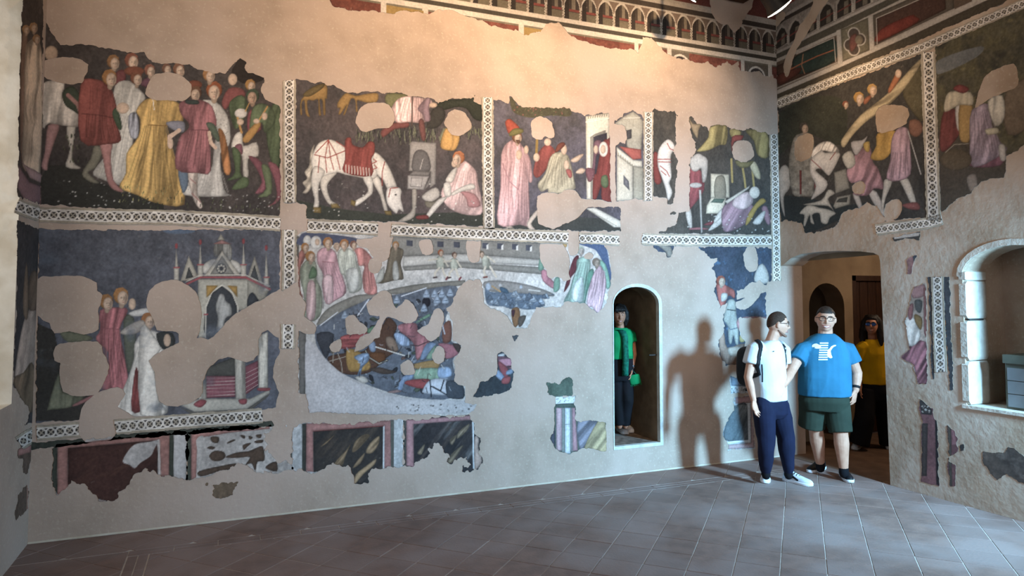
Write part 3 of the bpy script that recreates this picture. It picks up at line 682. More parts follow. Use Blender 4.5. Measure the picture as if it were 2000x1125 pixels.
class Bits:
    """collects closed primitives that are fused into one skin"""
    def __init__(s): s.v = []; s.f = []
    def add(s, vs, fs):
        k = len(s.v); s.v += [Vector(v) for v in vs]; s.f += [tuple(i + k for i in f) for f in fs]
    def rings(s, rings):
        n = len(rings[0]); vs = [p for r in rings for p in r]; fs = []
        for i in range(len(rings) - 1):
            for k in range(n): fs.append((i * n + k, i * n + (k + 1) % n, (i + 1) * n + (k + 1) % n, (i + 1) * n + k))
        fs += [tuple(range(n))[::-1], tuple(range((len(rings) - 1) * n, len(rings) * n))]
        s.add(vs, fs)
    def tube(s, pts, rad, n=14, side=None, flat=1.0, cap=True):
        """tapered limb; rad may hold (r across side, r other)"""
        pts = [Vector(p) for p in pts]; rings = []; N = len(pts); last = None
        def fr(i):
            t = (pts[min(i + 1, N - 1)] - pts[max(i - 1, 0)]).normalized()
            a = Vector(side) if side is not None else (last if last is not None else (Vector((1, 0, 0)) if abs(t.x) < .8 else Vector((0, 1, 0))))
            a = (a - t * a.dot(t)).normalized(); return t, a, t.cross(a)
        for i in range(N):
            t, a, b = fr(i); last = a
            r = rad[i]; ra, rb = r if isinstance(r, tuple) else (r, r * flat)
            ring = lambda c, k: [c + a * ra * k * math.cos(2 * math.pi * j / n) + b * rb * k * math.sin(2 * math.pi * j / n) for j in range(n)]
            m = min(ra, rb)
            if cap and i == 0: rings += [ring(pts[0] - t * m * .95, .3), ring(pts[0] - t * m * .7, .72)]
            rings.append(ring(pts[i], 1))
            if cap and i == N - 1: rings += [ring(pts[i] + t * m * .7, .72), ring(pts[i] + t * m * .95, .3)]
        s.rings(rings)
    def ball(s, c, rx, ry, rz, X=Vector((1, 0, 0)), Y=Vector((0, 1, 0)), Z=UP, n=16):
        c = Vector(c); s.rings([[c + X * rx * math.sin(p) * math.cos(2 * math.pi * j / n) + Y * ry * math.sin(p) * math.sin(2 * math.pi * j / n) + Z * rz * math.cos(p) for j in range(n)] for p in np.linspace(.12, math.pi - .12, 10)][::-1])
    def raw(s, name): return mesh(name, s.v, s.f, True)
    def fuse(s, name, vox=.006, it=3, wr=0.0, wf=7.0, wz=.45):
        me = mesh(name + '_tmp', s.v, s.f); o = bpy.data.objects.new(name + '_tmp', me); COLL.objects.link(o)
        m = o.modifiers.new('r', 'REMESH'); m.mode = 'VOXEL'; m.voxel_size = vox; m.adaptivity = 0
        if it: q = o.modifiers.new('s', 'SMOOTH'); q.factor = .5; q.iterations = it
        dg = bpy.context.evaluated_depsgraph_get(); out = bpy.data.meshes.new_from_object(o.evaluated_get(dg)); out.name = name
        bpy.data.objects.remove(o); bpy.data.meshes.remove(me)
        if wr:
            nv = len(out.vertices); co = np.empty(nv * 3, np.float32); out.vertices.foreach_get('co', co); co = co.reshape(-1, 3)
            no = np.empty(nv * 3, np.float32); out.vertices.foreach_get('normal', no); no = no.reshape(-1, 3)
            dv = np.array([1 - 2.2 * abs(mnoise.noise((x * wf, y * wf, z * wf * wz))) + .5 * mnoise.noise((x * wf * 2.1 + 9, y * wf * 2.1, z * wf * 1.3)) for x, y, z in co.tolist()], np.float32)
            out.vertices.foreach_set('co', (co + no * (wr * dv)[:, None]).reshape(-1)); out.update()
        out.polygons.foreach_set('use_smooth', [True] * len(out.polygons)); return out
class Frame:
    def __init__(s, o, f, up=UP):
        s.o = Vector(o); s.f = Vector(f).normalized(); s.z = (Vector(up) - s.f * Vector(up).dot(s.f)).normalized(); s.r = s.f.cross(s.z)
    def __call__(s, r, f, z): return s.o + s.r * r + s.f * f + s.z * z
def head_grid(fr, k=1.0, jaw=1.0, face=True, n=40, m=30):
    """closed head shell; local r = right, f = front, z = up, origin mid-head"""
    rings = []
    for i in range(m):
        ph = math.pi * (i + .5) / m; ring = []
        for j in range(n):
            th = 2 * math.pi * j / n; x = math.sin(ph) * math.cos(th); y = math.sin(ph) * math.sin(th); z = -math.cos(ph)
            px, py, pz = x * .076, y * .098, z * .122
            if z < .1: t = min((.1 - z) / 1.1, 1); px *= 1 - .30 * t * t * jaw; py = py * (1 - .16 * t * t) + .012 * t
            if y < 0 and z < -.2: py *= 1 - .35 * min((-.2 - z) / .8, 1)
            if face and y > 0:
                g = lambda cx, cz, sx, sz: math.exp(-((px - cx) / sx) ** 2 - ((pz - cz) / sz) ** 2)
                py += .025 * g(0, -.022, .011, .014) + .014 * g(0, .0, .009, .026) + .006 * g(0, .037, .05, .012) - .010 * g(.030, .014, .016, .013) - .010 * g(-.030, .014, .016, .013)
                py += .006 * g(.04, -.02, .02, .02) + .006 * g(-.04, -.02, .02, .02) + .006 * g(0, -.058, .022, .010) + .009 * g(0, -.096, .022, .014) - .004 * g(0, -.078, .025, .008)
            ring.append(fr(px * k, py * k, pz * k))
        rings.append(ring)
    return rings
def add_head(b, fr, k=1.0, jaw=1.0):
    b.rings(head_grid(fr, k, jaw))
    for s_ in (-1, 1): b.ball(fr(s_ * .079 * k, -.006 * k, -.002 * k), .009 * k, .019 * k, .031 * k, fr.r, fr.f, fr.z, 10)
def hair_cap(fr, k, line, thick=.009, jaw=.6):
    """hair shell: pushed out above the hairline, sunk into the head below it"""
    rings = head_grid(fr, k, jaw, False, 48, 40); out = []
    for r in rings:
        q = []
        for p in r:
            d = p - fr.o; x, y, z = d.dot(fr.r) / k, d.dot(fr.f) / k, d.dot(fr.z) / k
            s_ = max(0, min(1, (z - line(x, y)) / .012 + .5)); n = d.normalized(); w_ = mnoise.noise(p * 40) * .003
            th_ = thick * (.35 + .65 * max(0, min(1, (z - .015) / .075))); q.append(p + n * ((th_ + w_) * s_ - .014 * (1 - s_)))
        out.append(q)
    b = Bits(); b.rings(out); return b
def add_hand(b, wrist, d, n, side, curl=.5, s=1.0, spread=.16, thumb=.6):
    """palm, four unequal bent fingers, thumb from the side of the palm"""
    wrist = Vector(wrist); d = Vector(d).normalized(); n = Vector(n); n = (n - d * n.dot(d)).normalized(); t = d.cross(n) * side
    b.tube([wrist - d * .01, wrist + d * .03 * s, wrist + d * .065 * s, wrist + d * .092 * s], [(.026 * s, .019 * s), (.036 * s, .017 * s), (.041 * s, .016 * s), (.038 * s, .013 * s)], 12, side=t)
    for i, (L, off) in enumerate(((.066, .030), (.076, .010), (.070, -.011), (.054, -.030))):
        p = wrist + d * (.09 - .006 * abs(i - 1)) * s + t * off * s * 1.06; dr = (d + t * (1.5 - i) * spread * .5).normalized(); pts = [p - dr * .012]; ang = 0
        for q, fr_ in enumerate((.45, .31, .24)):
            pts.append(pts[-1] + (dr * math.cos(ang) + n * math.sin(ang)) * (L * fr_ * s + (.012 if q == 0 else 0))); ang += curl * (.9 if q else .7)
        b.tube(pts, [.0098 * s, .0092 * s, .0085 * s, .0072 * s], 8)
    p = wrist + d * .028 * s + t * .032 * s; a = (d * math.cos(thumb) + t * math.sin(thumb)).normalized()
    b.tube([p - a * .01, p + a * .034 * s, p + a * .034 * s + (a * .8 + d * .4 + n * .35).normalized() * .026 * s, p + a * .034 * s + (a * .6 + d * .7 + n * .5).normalized() * .05 * s], [.014 * s, .0115 * s, .0098 * s, .008 * s], 8)
def torso(b, fr_list):
    """elliptic rings: (centre, side vector, front vector, half width, half depth)"""
    b.rings([[c + s_ * w_ * math.copysign(abs(math.cos(a)) ** .85, math.cos(a)) + f_ * h_ * math.copysign(abs(math.sin(a)) ** .85, math.sin(a)) for a in np.linspace(0, 2 * math.pi, 29)[:-1]] for c, s_, f_, w_, h_ in fr_list])
def shoe(parent, heel, toe, upper, sole, lace, trim=None, h=1.0, L=None, z0=0.0, label=None):
    heel = Vector(heel); toe = Vector(toe); d = toe - heel; d.z = 0; L = L or d.length; d.normalize(); s = d.cross(UP); b = Bits(); rings = []
    for t, w_, hh in ((-.02, .020, .058), (.02, .030, .085), (.10, .035, .100), (.28, .036, .096), (.42, .040, .080), (.6, .046, .060), (.78, .047, .048), (.92, .038, .040), (1.0, .018, .03)):
        c = heel + d * L * t; rings.append([Vector((c.x, c.y, z0 + .022)) + s * w_ * math.cos(a) + UP * (hh * h * max(math.sin(a), 0) ** .8 - .006 * max(-math.sin(a), 0)) for a in np.linspace(0, 2 * math.pi, 17)[:-1]])
    b.rings(rings); o = kid('shoe', b.raw('shoe'), upper, parent)
    if label: o['label'] = label
    b = Bits(); rings = []
    for k, z in ((.94, .001), (1.02, .006), (1.04, .022), (1.0, .03)):
        pts = []
        for t, w_ in ((-.035, .012), (-.02, .028), (.1, .038), (.28, .037), (.45, .041), (.62, .049), (.8, .049), (.94, .036), (1.02, .014)): pts.append((t, w_))
        ol = [heel + d * L * t + s * w_ * k for t, w_ in pts] + [heel + d * L * t - s * w_ * k for t, w_ in pts[::-1]]; rings.append([Vector((p.x, p.y, z0 + z + (.006 if i in (0, 8, 9, 17) else 0))) for i, p in enumerate(ol)])
    b.rings(rings); sub(link('sole', b.raw('sole'), sole), o)
    b = Bits()
    for i in range(4):
        t = .34 + .075 * i; hh = (.094 - .011 * i) * h; c = heel + d * L * t; c.z = z0 + .022 + hh; b.tube([c - s * .024 - UP * .012, c - s * .01, c + s * .01, c + s * .024 - UP * .012], [.0035] * 4, 6)
    sub(link('lace', b.raw('lace'), lace), o)
    if trim:
        b = Bits()
        for sd in (-1, 1):
            b.tube([heel + d * L * .2 + s * sd * .037 + UP * (z0 + .045), heel + d * L * .4 + s * sd * .039 + UP * (z0 + .065), heel + d * L * .58 + s * sd * .042 + UP * (z0 + .04)], [(.012, .003)] * 3, 8, side=UP)
        sub(link('stripe', b.raw('stripe'), trim), o)
    return o
def sub(o, parent):
    o.parent = parent; o.matrix_parent_inverse = parent.matrix_parent_inverse.copy() if False else Matrix.Identity(4)
    return o
def glasses(parent, fr, k, rim, lens, w_=.026, h_=.019, dark=False):
    b = Bits(); g = empty('tmp'); bpy.data.objects.remove(g)
    for sd in (-1, 1):
        pts = [fr((sd * .031 + w_ * math.copysign(abs(math.cos(a)) ** .6, math.cos(a))) * k, (.102 - .012 * abs(math.cos(a)) * (1 if math.cos(a) * sd > 0 else 0)) * k, (.012 + h_ * math.copysign(abs(math.sin(a)) ** .6, math.sin(a))) * k) for a in np.linspace(0, 2 * math.pi, 21)]
        b.tube(pts, [.0024 * k] * 21, 6, cap=False); b.tube([fr(sd * .057 * k, .088 * k, .02 * k), fr(sd * .078 * k, .045 * k, .02 * k), fr(sd * .083 * k, -.01 * k, .016 * k)], [.0028 * k] * 3, 6)
    b.tube([fr(-.006 * k, .112 * k, .016 * k), fr(.006 * k, .112 * k, .016 * k)], [.0024 * k] * 2, 6)
    o = kid('glasses', b.raw('glasses'), rim, parent)
    if lens is not None:
        b = Bits()
        for sd in (-1, 1): b.ball(fr(sd * .031 * k, .099 * k, .012 * k), w_ * .96 * k, .002, h_ * .96 * k, fr.r, fr.f, fr.z, 14)
        sub(link('lens', b.raw('lens'), lens), o)
    return o
def face_bits(parent, fr, k, smile=0.0, eyes=True, brow='hair_brown'):
    if eyes:
        for sd in (-1, 1):
            b = Bits(); b.ball(fr(sd * .030 * k, .078 * k, .013 * k), .0105 * k, .0105 * k, .0046 * k, fr.r, fr.f, fr.z, 12); e = kid('eye', b.raw('eye'), M['eye_white'], parent)
            b = Bits(); b.ball(fr(sd * .030 * k, .0875 * k, .0125 * k), .0045 * k, .003 * k, .0042 * k, fr.r, fr.f, fr.z, 10); sub(link('iris', b.raw('iris'), M['eye_dark']), e)
    for sd in (-1, 1):
        b = Bits(); b.tube([fr(sd * .014 * k, .098 * k, .034 * k), fr(sd * .03 * k, .096 * k, .039 * k), fr(sd * .047 * k, .084 * k, .034 * k)], [.0035 * k, .0038 * k, .0025 * k], 6); kid('eyebrow', b.raw('eyebrow'), M[brow], parent)
    b = Bits(); c = .006 + .012 * smile; wd = .021 + .011 * smile
    for top in (0, 1):
        b.tube([fr(x * wd * k, (.0985 - .016 * x * x) * k, (-.060 + (.0035 if top else -.004 - .010 * smile * (1 - x * x)) + c * .55 * x * x) * k) for x in (-1, -.5, 0, .5, 1)], [.0022 * k, .0038 * k, .0042 * k, .0038 * k, .0022 * k], 6)
    m = kid('mouth', b.raw('mouth'), M['lip'], parent)
    if smile:
        b = Bits(); b.tube([fr(x * wd * .8 * k, (.0965 - .014 * x * x) * k, (-.0615 - .002 * smile + c * .5 * x * x) * k) for x in (-1, -.5, 0, .5, 1)], [(.005 * k, .002), (.007 * k, .003), (.0078 * k, .003), (.007 * k, .003), (.005 * k, .002)], 6, side=UP); sub(link('teeth', b.raw('teeth'), M['tooth']), m)
def decal(name, polys, me, m, parent, step=.9, off=.004):
    """flat print that follows the cloth under it"""
    bm = bmesh.new(); bm.from_mesh(me); bv = BVHTree.FromBMesh(bm); bm.free(); vs = []; fs = []
    for p in polys:
        p = pp(p); x0, y0 = p.min(0) - step; x1, y1 = p.max(0) + step; X, Y = np.meshgrid(np.arange(x0, x1, step), np.arange(y0, y1, step)); S_ = sdf(X.astype(np.float32), Y.astype(np.float32), p); idx = {}
        def vert(j, i):
            if (j, i) not in idx:
                h = bv.ray_cast(Vector(CAM), Vector(pray(X[j, i], Y[j, i])).normalized())
                if h[0] is None: return None
                idx[(j, i)] = len(vs); vs.append(h[0] + h[1] * off)
            return idx[(j, i)]
        for j in range(X.shape[0] - 1):
            for i in range(X.shape[1] - 1):
                if S_[j:j + 2, i:i + 2].mean() > 0:
                    q = [vert(j, i), vert(j, i + 1), vert(j + 1, i + 1), vert(j + 1, i)]
                    if None not in q: fs.append(tuple(q[::-1]))
    return sub(link(name, mesh(name, vs, fs, True), m), parent)
def bvh_of(me):
    bm = bmesh.new(); bm.from_mesh(me); t = BVHTree.FromBMesh(bm); bm.free(); return t
def person(px, py, label):
    p = at_floor(px, py); o = empty('person', (float(p[0]), float(p[1]), 0.0)); tag(o, label, 'person'); return o
# ---------------------------------------------------------------- man in the white T-shirt
Fv = Vector(pray(1510, 572)); Fv.z = 0; Fv.normalize(); Rv = Fv.cross(UP)
D = 7.05; J = lambda x, y, d=0.: at_depth(x, y, D + d)
man = person(1515, 944, 'man in white T-shirt and navy trousers wearing a backpack, looking aside')
f = (Rv * .74 - Fv * .67).normalized(); s = f.cross(UP)
hf = Frame(J(1518, 634, 0), Rv * .97 + Fv * .22 - UP * .08); hk = 1.05
b = Bits(); add_head(b, hf, hk)
b.tube([J(1514, 645, 0), J(1508, 662, 0), J(1503, 680, 0)], [.056, .058, .075])
torso(b, [(J(1500, 690), s, f, .16, .095), (J(1500, 720), s, f, .155, .10), (J(1501, 750), s, f, .15, .11), (J(1504, 785), s, f, .15, .105), (J(1507, 800), s, f, .14, .10)])
ra = [J(1472, 684, -.13), J(1461, 737, -.17), J(1472, 782, -.22)]; la_ = [J(1529, 684, .12), J(1531, 735, .12), J(1522, 770, .02)]
b.tube(ra, [.052, .042, .028]); b.tube([ra[1], ra[1].lerp(ra[2], .35), ra[2]], [.040, .042, .027]); b.tube(la_, [.05, .041, .028])
add_hand(b, ra[2], J(1478, 806, -.24) - ra[2], (f * .8 + Rv * .5), 1, .45); add_hand(b, la_[2], J(1512, 790, -.02) - la_[2], -Fv, -1, .5)
LA = [J(1492, 792, -.08), J(1496, 856, -.09), J(1496, 922, -.04)]; LB = [J(1520, 792, .08), J(1535, 856, .05), J(1540, 922, .06)]
for L_ in (LA, LB): b.tube([L_[0], L_[0].lerp(L_[1], .5), L_[1], L_[1].lerp(L_[2], .35), L_[2]], [.085, .075, .056, .056, .036])
kid('body', b.fuse('body', .006, 2), M['skin_pale'], man)
b = Bits(); torso(b, [(J(1506, 665), s, f, .075, .070), (J(1502, 672), s, f, .145, .088), (J(1500, 682), s, f, .185, .108), (J(1500, 700), s, f, .188, .128), (J(1501, 722), s, f, .180, .135), (J(1502, 748), s, f, .176, .146), (J(1503, 768), s, f, .174, .146), (J(1503, 781), s, f, .176, .142)])
b.tube([J(1484, 677, -.08), ra[0], ra[0].lerp(ra[1], .50)], [.075, .076, .080], cap=False); b.tube([J(1520, 678, .06), la_[0], la_[0].lerp(la_[1], .5)], [.075, .074, .075], cap=False)
tee = b.fuse('t_shirt', .008, 3, .0045, 7); shirt = kid('t_shirt', tee, M['white_tee'], man)
b = Bits(); rr = [J(1513, 655, 0), J(1511, 661, 0)]
cr(1420, 590, .1778); decal('chest_mark', ['478,544 500,540 522,537 515,546 495,547'], tee, M['lens_dark'], shirt)
b = Bits(); torso(b, [(J(1505, 774), s, f, .158, .118), (J(1506, 790), s, f, .170, .13), (J(1507, 806), s, f, .165, .128), (J(1508, 815), s, f, .12, .10)])
for L_ in (LA, LB): b.tube([L_[0], L_[0].lerp(L_[1], .35), L_[0].lerp(L_[1], .7), L_[1], L_[1].lerp(L_[2], .4), L_[1].lerp(L_[2], .78), L_[2] + UP * .02], [.108, .104, .093, .084, .075, .060, .048], 18)
kid('trousers', b.fuse('trousers', .008, 3, .007, 6, .9), M['navy'], man)
for q, L_ in ((0, LA), (1, LB)):
    b = Bits(); b.tube([L_[2] + UP * .04, L_[2] - UP * .03], [.042, .044], 14); kid('sock', b.raw('sock'), M['black_cloth'], man)
shoe(man, at_floor(1496, 931), at_floor(1494, 951), M['shoe_white'], M['rubber_white'], M['black_cloth'], M['shoe_black'], L=.29)
shoe(man, at_floor(1532, 938), at_floor(1583, 950), M['shoe_white'], M['rubber_white'], M['black_cloth'], M['shoe_black'], L=.30)
hb = hair_cap(hf, hk, lambda x, y: (.066 + .02 * min(abs(x) / .06, 1) * 0 if y > .055 else (.018 + .9 * max(y - .02, 0) if y > .0 else -.045 + .35 * min(max(y + .09, 0), .09) * 2)), .006)
kid('hair', hb.raw('hair'), M['hair_buzz'], man)
b = Bits()
for x, y in ((1514, 605), (1522, 607), (1529, 610)): pass
glasses(man, hf, hk, M['rubber_black'], None); face_bits(man, hf, hk, .1, True)
b = Bits(); b.tube([hf(.062 * hk, .0 * hk, -.05 * hk), hf(.052 * hk, .045 * hk, -.085 * hk), hf(.02 * hk, .082 * hk, -.103 * hk), hf(-.02 * hk, .082 * hk, -.103 * hk), hf(-.052 * hk, .045 * hk, -.085 * hk), hf(-.062 * hk, .0, -.05 * hk)], [.008, .011, .013, .013, .011, .008], 10)
kid('beard', b.raw('beard'), M['stubble'], man)
# backpack
pc = J(1500, 720) - f * .24 - s * .02; bp_ = empty('backpack', tuple(pc - UP * .22)); tag(bp_, 'black fabric backpack hanging on the back of the man in white', 'backpack')
def pillow(c, S_, F_, Z_, w_, d_, h_, pw=.55, n=28):
    rings = []
    for p in np.linspace(.06, math.pi - .06, 14)[::-1]:
        sp, cp = math.sin(p) ** pw, math.copysign(abs(math.cos(p)) ** pw, math.cos(p)); rings.append([c + S_ * w_ * sp * math.copysign(abs(math.cos(a)) ** .7, math.cos(a)) + F_ * d_ * sp * math.copysign(abs(math.sin(a)) ** .7, math.sin(a)) + Z_ * h_ * cp for a in np.linspace(0, 2 * math.pi, n + 1)[:-1]])
    b_ = Bits(); b_.rings(rings); return b_
kid('body', pillow(pc, s, f, UP, .155, .11, .21).fuse('body', .008, 3, .004), M['pack'], bp_)
kid('front_pocket', pillow(pc - f * .07 - UP * .06, s, f, UP, .115, .05, .11).raw('front_pocket'), M['pack'], bp_)
tb = bvh_of(tee)
def strap(name, pts, w_=.021):
    b_ = Bits(); q = []
    P_ = [Vector(p) for p in pts]
    for i in range(len(P_) - 1):
        for t in np.linspace(0, 1, 6)[:-1 if i < len(P_) - 2 else 6]:
            x = P_[i].lerp(P_[i + 1], t); h = tb.find_nearest(x); q.append((h[0] + h[1] * .006, h[1]))
    rings = []
    for i, (p, n_) in enumerate(q):
        t = (q[min(i + 1, len(q) - 1)][0] - q[max(i - 1, 0)][0]).normalized(); a = t.cross(n_).normalized(); rings.append([p + a * w_ + n_ * .004, p - a * w_ + n_ * .004, p - a * w_ - n_ * .003, p + a * w_ - n_ * .003])
    b_.rings(rings); return kid(name, b_.raw(name), M['pack'], bp_)
strap('shoulder_strap', [pc + f * .08 + UP * .18 + s * .08, J(1478, 668, -.10), J(1489, 674, -.2), J(1491, 694, -.25), J(1488, 712, -.25), J(1478, 730, -.25), pc + f * .10 - UP * .10 + s * .12])
strap('shoulder_strap', [pc + f * .08 + UP * .18 - s * .08, J(1516, 666, .10), J(1526, 680, .02), J(1530, 700, .02), J(1529, 722, .05), pc + f * .12 - UP * .10 - s * .13])
b = Bits(); b.tube([J(1488, 712, -.20), J(1489, 730, -.205), J(1489, 746, -.20)], [(.007, .003)] * 3, 6, side=Rv); kid('loose_strap', b.raw('loose_strap'), M['pack'], bp_)
b = Bits(); b.tube([pc - UP * .18 + s * .05, pc - UP * .25 + s * .06 - f * .02], [(.016, .006)] * 2, 8); kid('strap_end', b.raw('strap_end'), M['pack'], bp_)
# ---------------------------------------------------------------- man in the blue T-shirt
Fv = Vector(pray(1612, 572)); Fv.z = 0; Fv.normalize(); Rv = Fv.cross(UP)
D = 7.25; man = person(1620, 938, 'big smiling man in blue T-shirt and olive shorts standing in front of the passage')
f = (Rv * .10 - Fv).normalized(); s = f.cross(UP); hf = Frame(J(1612.5, 624, -.03), Rv * .10 - Fv - UP * .04, UP + Rv * .05); hk = 1.06; hf.r *= 1.13
b = Bits(); add_head(b, hf, hk, .55); b.tube([J(1612, 638), J(1612, 652), J(1611, 668)], [.068, .072, .09])
torso(b, [(J(1611, 680), s, f, .21, .12), (J(1610, 715), s, f, .22, .15), (J(1610, 745), s, f, .23, .17), (J(1609, 775), s, f, .22, .16), (J(1609, 792), s, f, .2, .15)])
ra = [J(1567, 684, 0), J(1545, 724, -.10), J(1530, 752, -.27)]; la_ = [J(1655, 683, 0), J(1674, 729, -.01), J(1671, 762, -.06)]
for A_ in (ra, la_): b.tube(A_, [.064, .052, .035]); b.tube([A_[1], A_[1].lerp(A_[2], .35), A_[2]], [.050, .051, .034])
add_hand(b, ra[2], J(1517, 772, -.33) - ra[2], (-Rv * .2 + Fv * .9), -1, .30, 1.08, .2, .7); add_hand(b, la_[2], J(1666, 788, -.08) - la_[2], (-Rv * .85 + Fv * .4), -1, .75, 1.08)
LA = [J(1589, 782, .04), J(1594, 842, .08), J(1602, 906, .17)]; LB = [J(1632, 782, -.02), J(1642, 846, -.09), J(1648, 917, -.08)]
for L_ in (LA, LB): b.tube([L_[0], L_[0].lerp(L_[1], .5), L_[1], L_[1].lerp(L_[2], .30), L_[1].lerp(L_[2], .55), L_[2]], [.115, .10, .070, .074, .062, .043], 18)
kid('body', b.fuse('body', .006, 2), M['skin_pale'], man)
b = Bits(); torso(b, [(J(1612, 652), s, f, .085, .085), (J(1611, 658), s, f, .14, .10), (J(1610, 668), s, f, .198, .128), (J(1610, 688), s, f, .238, .165), (J(1610, 712), s, f, .247, .19), (J(1610, 735), s, f, .255, .21), (J(1610, 757), s, f, .26, .21), (J(1610, 771), s, f, .257, .20)])
b.tube([J(1585, 680), ra[0], ra[0].lerp(ra[1], .52)], [.080, .084, .092], cap=False); b.tube([J(1638, 680), la_[0], la_[0].lerp(la_[1], .54)], [.080, .084, .092], cap=False)
tee = b.fuse('t_shirt', .008, 3, .005, 6); shirt = kid('t_shirt', tee, M['blue_tee'], man)
cr(1530, 590, .1866)
pz = ['302,452 318,440 345,434 372,445 392,462 392,490 355,490 320,482 345,472 300,474', '462,505 482,488 503,462 528,450 553,450 550,461 524,470 508,492 496,512 500,545 515,582 492,590 474,580 458,562']
for k in range(8): pz.append(f'{382 - 2 * k},{424 + 24.5 * k} {470 - 1 * k},{424 + 24.5 * k} {470 - 1 * k},{437 + 24.5 * k} {381 - 2 * k},{437 + 24.5 * k}')
decal('chest_print', pz, tee, M['print_white'], shirt, .6)
b = Bits(); torso(b, [(J(1609, 764), s, f, .235, .175), (J(1609, 782), s, f, .245, .185), (J(1609, 800), s, f, .215, .16)])
b.tube([LA[0] - Rv * .01, LA[0].lerp(LA[1], .5) - Rv * .02, LA[0].lerp(LA[1], .86) - Rv * .04], [.135, .134, .132], 18, cap=False); b.tube([LB[0], LB[0].lerp(LB[1], .5), LB[0].lerp(LB[1], .97)], [.132, .126, .112], 18, cap=False)
kid('shorts', b.fuse('shorts', .008, 5, .004, 5, .4), M['olive'], man)
for L_ in (LA, LB):
    b = Bits(); b.tube([L_[2] + UP * .015, L_[2] - UP * .04], [.047, .048], 14); kid('sock', b.raw('sock'), M['black_cloth'], man)
shoe(man, at_floor(1609, 915.5), at_floor(1571, 926), M['shoe_black'], M['rubber_white'], M['black_cloth'], L=.30)
shoe(man, at_floor(1645, 929), at_floor(1665, 947), M['shoe_black'], M['rubber_white'], M['black_cloth'], L=.30)
hb = hair_cap(hf, hk, lambda x, y: (.062 if y > .05 else (.03 + .8 * max(y - .0, 0) if y > -.005 else -.04)), .011, .5); kid('hair', hb.raw('hair'), M['hair_brown'], man)
glasses(man, hf, hk, M['rubber_black'], None); face_bits(man, hf, hk, 1.0)
b = Bits(); q = la_[2]; dd_ = (la_[1] - la_[2]).normalized(); b.tube([q + dd_ * .02, q + dd_ * .045], [.042, .043], 16, cap=False); o = kid('bracelet', b.raw('bracelet'), M['rubber_black'], man); o['label'] = 'dark wrist band'
# ---------------------------------------------------------------- woman in yellow in the lobby
Fv = Vector(pray(1702, 572)); Fv.z = 0; Fv.normalize(); Rv = Fv.cross(UP)
D = 8.62; wo = person(1702, 874, 'woman in yellow top and black trousers with dark glasses, behind in the passage')
f = (Rv * .02 - Fv).normalized(); s = f.cross(UP); hf = Frame(J(1702.5, 636, -.02), -Fv - Rv * .1 + UP * .10); hk = .98
b = Bits(); add_head(b, hf, hk, 1.1); b.tube([J(1703, 648), J(1704, 660), J(1705, 674)], [.05, .052, .07])
torso(b, [(J(1706, 682), s, f, .16, .09), (J(1706, 712), s, f, .14, .10), (J(1707, 745), s, f, .15, .11), (J(1708, 770), s, f, .16, .11)])
ra = [J(1681, 680, 0), J(1675, 722, .02), J(1680, 756, -.05)]; la_ = [J(1732, 680, 0), J(1742, 722, .02), J(1742, 756, -.02)]
for A_ in (ra, la_): b.tube(A_, [.046, .037, .026])
add_hand(b, ra[2], J(1682, 776, -.06) - ra[2], Rv, 1, .5, .92); add_hand(b, la_[2], J(1743, 778, -.03) - la_[2], -Rv, -1, .5, .92)
LA = [J(1694, 762, 0), J(1688, 818, -.06), J(1678, 866, -.05)]; LB = [J(1722, 762, 0), J(1731, 818, .05), J(1737, 866, .04)]
for L_ in (LA, LB): b.tube(L_, [.08, .055, .036])
kid('body', b.fuse('body', .0075, 2), M['skin_tan'], wo)
b = Bits(); torso(b, [(J(1704, 663), s, f, .09, .075), (J(1705, 670), s, f, .16, .095), (J(1706, 690), s, f, .178, .125), (J(1706, 712), s, f, .168, .13), (J(1707, 735), s, f, .175, .135), (J(1708, 749), s, f, .178, .132)])
b.tube([J(1690, 674), ra[0], ra[0].lerp(ra[1], .55)], [.07, .068, .07], cap=False); b.tube([J(1722, 674), la_[0], la_[0].lerp(la_[1], .55)], [.07, .068, .07], cap=False)
kid('t_shirt', b.fuse('t_shirt', .009, 3, .004, 7), M['yellow_tee'], wo)
b = Bits(); torso(b, [(J(1707, 744), s, f, .165, .12), (J(1708, 765), s, f, .185, .13), (J(1708, 780), s, f, .17, .125)])
for L_ in (LA, LB): b.tube([L_[0], L_[1], L_[2] - UP * .01], [.115, .112, .118], 18, cap=False)
kid('trousers', b.fuse('trousers', .009, 3, .006, 6), M['black_cloth'], wo)
shoe(wo, at_floor(1679, 872), at_floor(1664, 882), M['shoe_white'], M['rubber_white'], M['rubber_white'], L=.26); shoe(wo, at_floor(1737, 871), at_floor(1740, 880), M['shoe_white'], M['rubber_white'], M['rubber_white'], L=.26)
hb = hair_cap(hf, hk, lambda x, y: (.07 if y > .05 else (.02 if y > .03 else -.07)), .018, .4)
for sd in (-1, 1): hb.tube([hf(sd * .045, .0, .11), hf(sd * .084, -.005, .05), hf(sd * .098, -.01, -.05), hf(sd * .105, .0, -.15), hf(sd * .10, .02, -.23)], [.03, .036, .04, .042, .022], 12)
hb.tube([hf(0, -.06, .08), hf(0, -.10, -.02), hf(0, -.10, -.2)], [(.07, .04), (.1, .045), (.10, .03)], 14, side=hf.r)
kid('hair', hb.fuse('hair', .008, 2, .003, 22, .2), M['hair_black'], wo); glasses(wo, hf, hk, M['rubber_black'], M['lens_blue'], .029, .021); face_bits(wo, hf, hk, .5, False, 'hair_black')
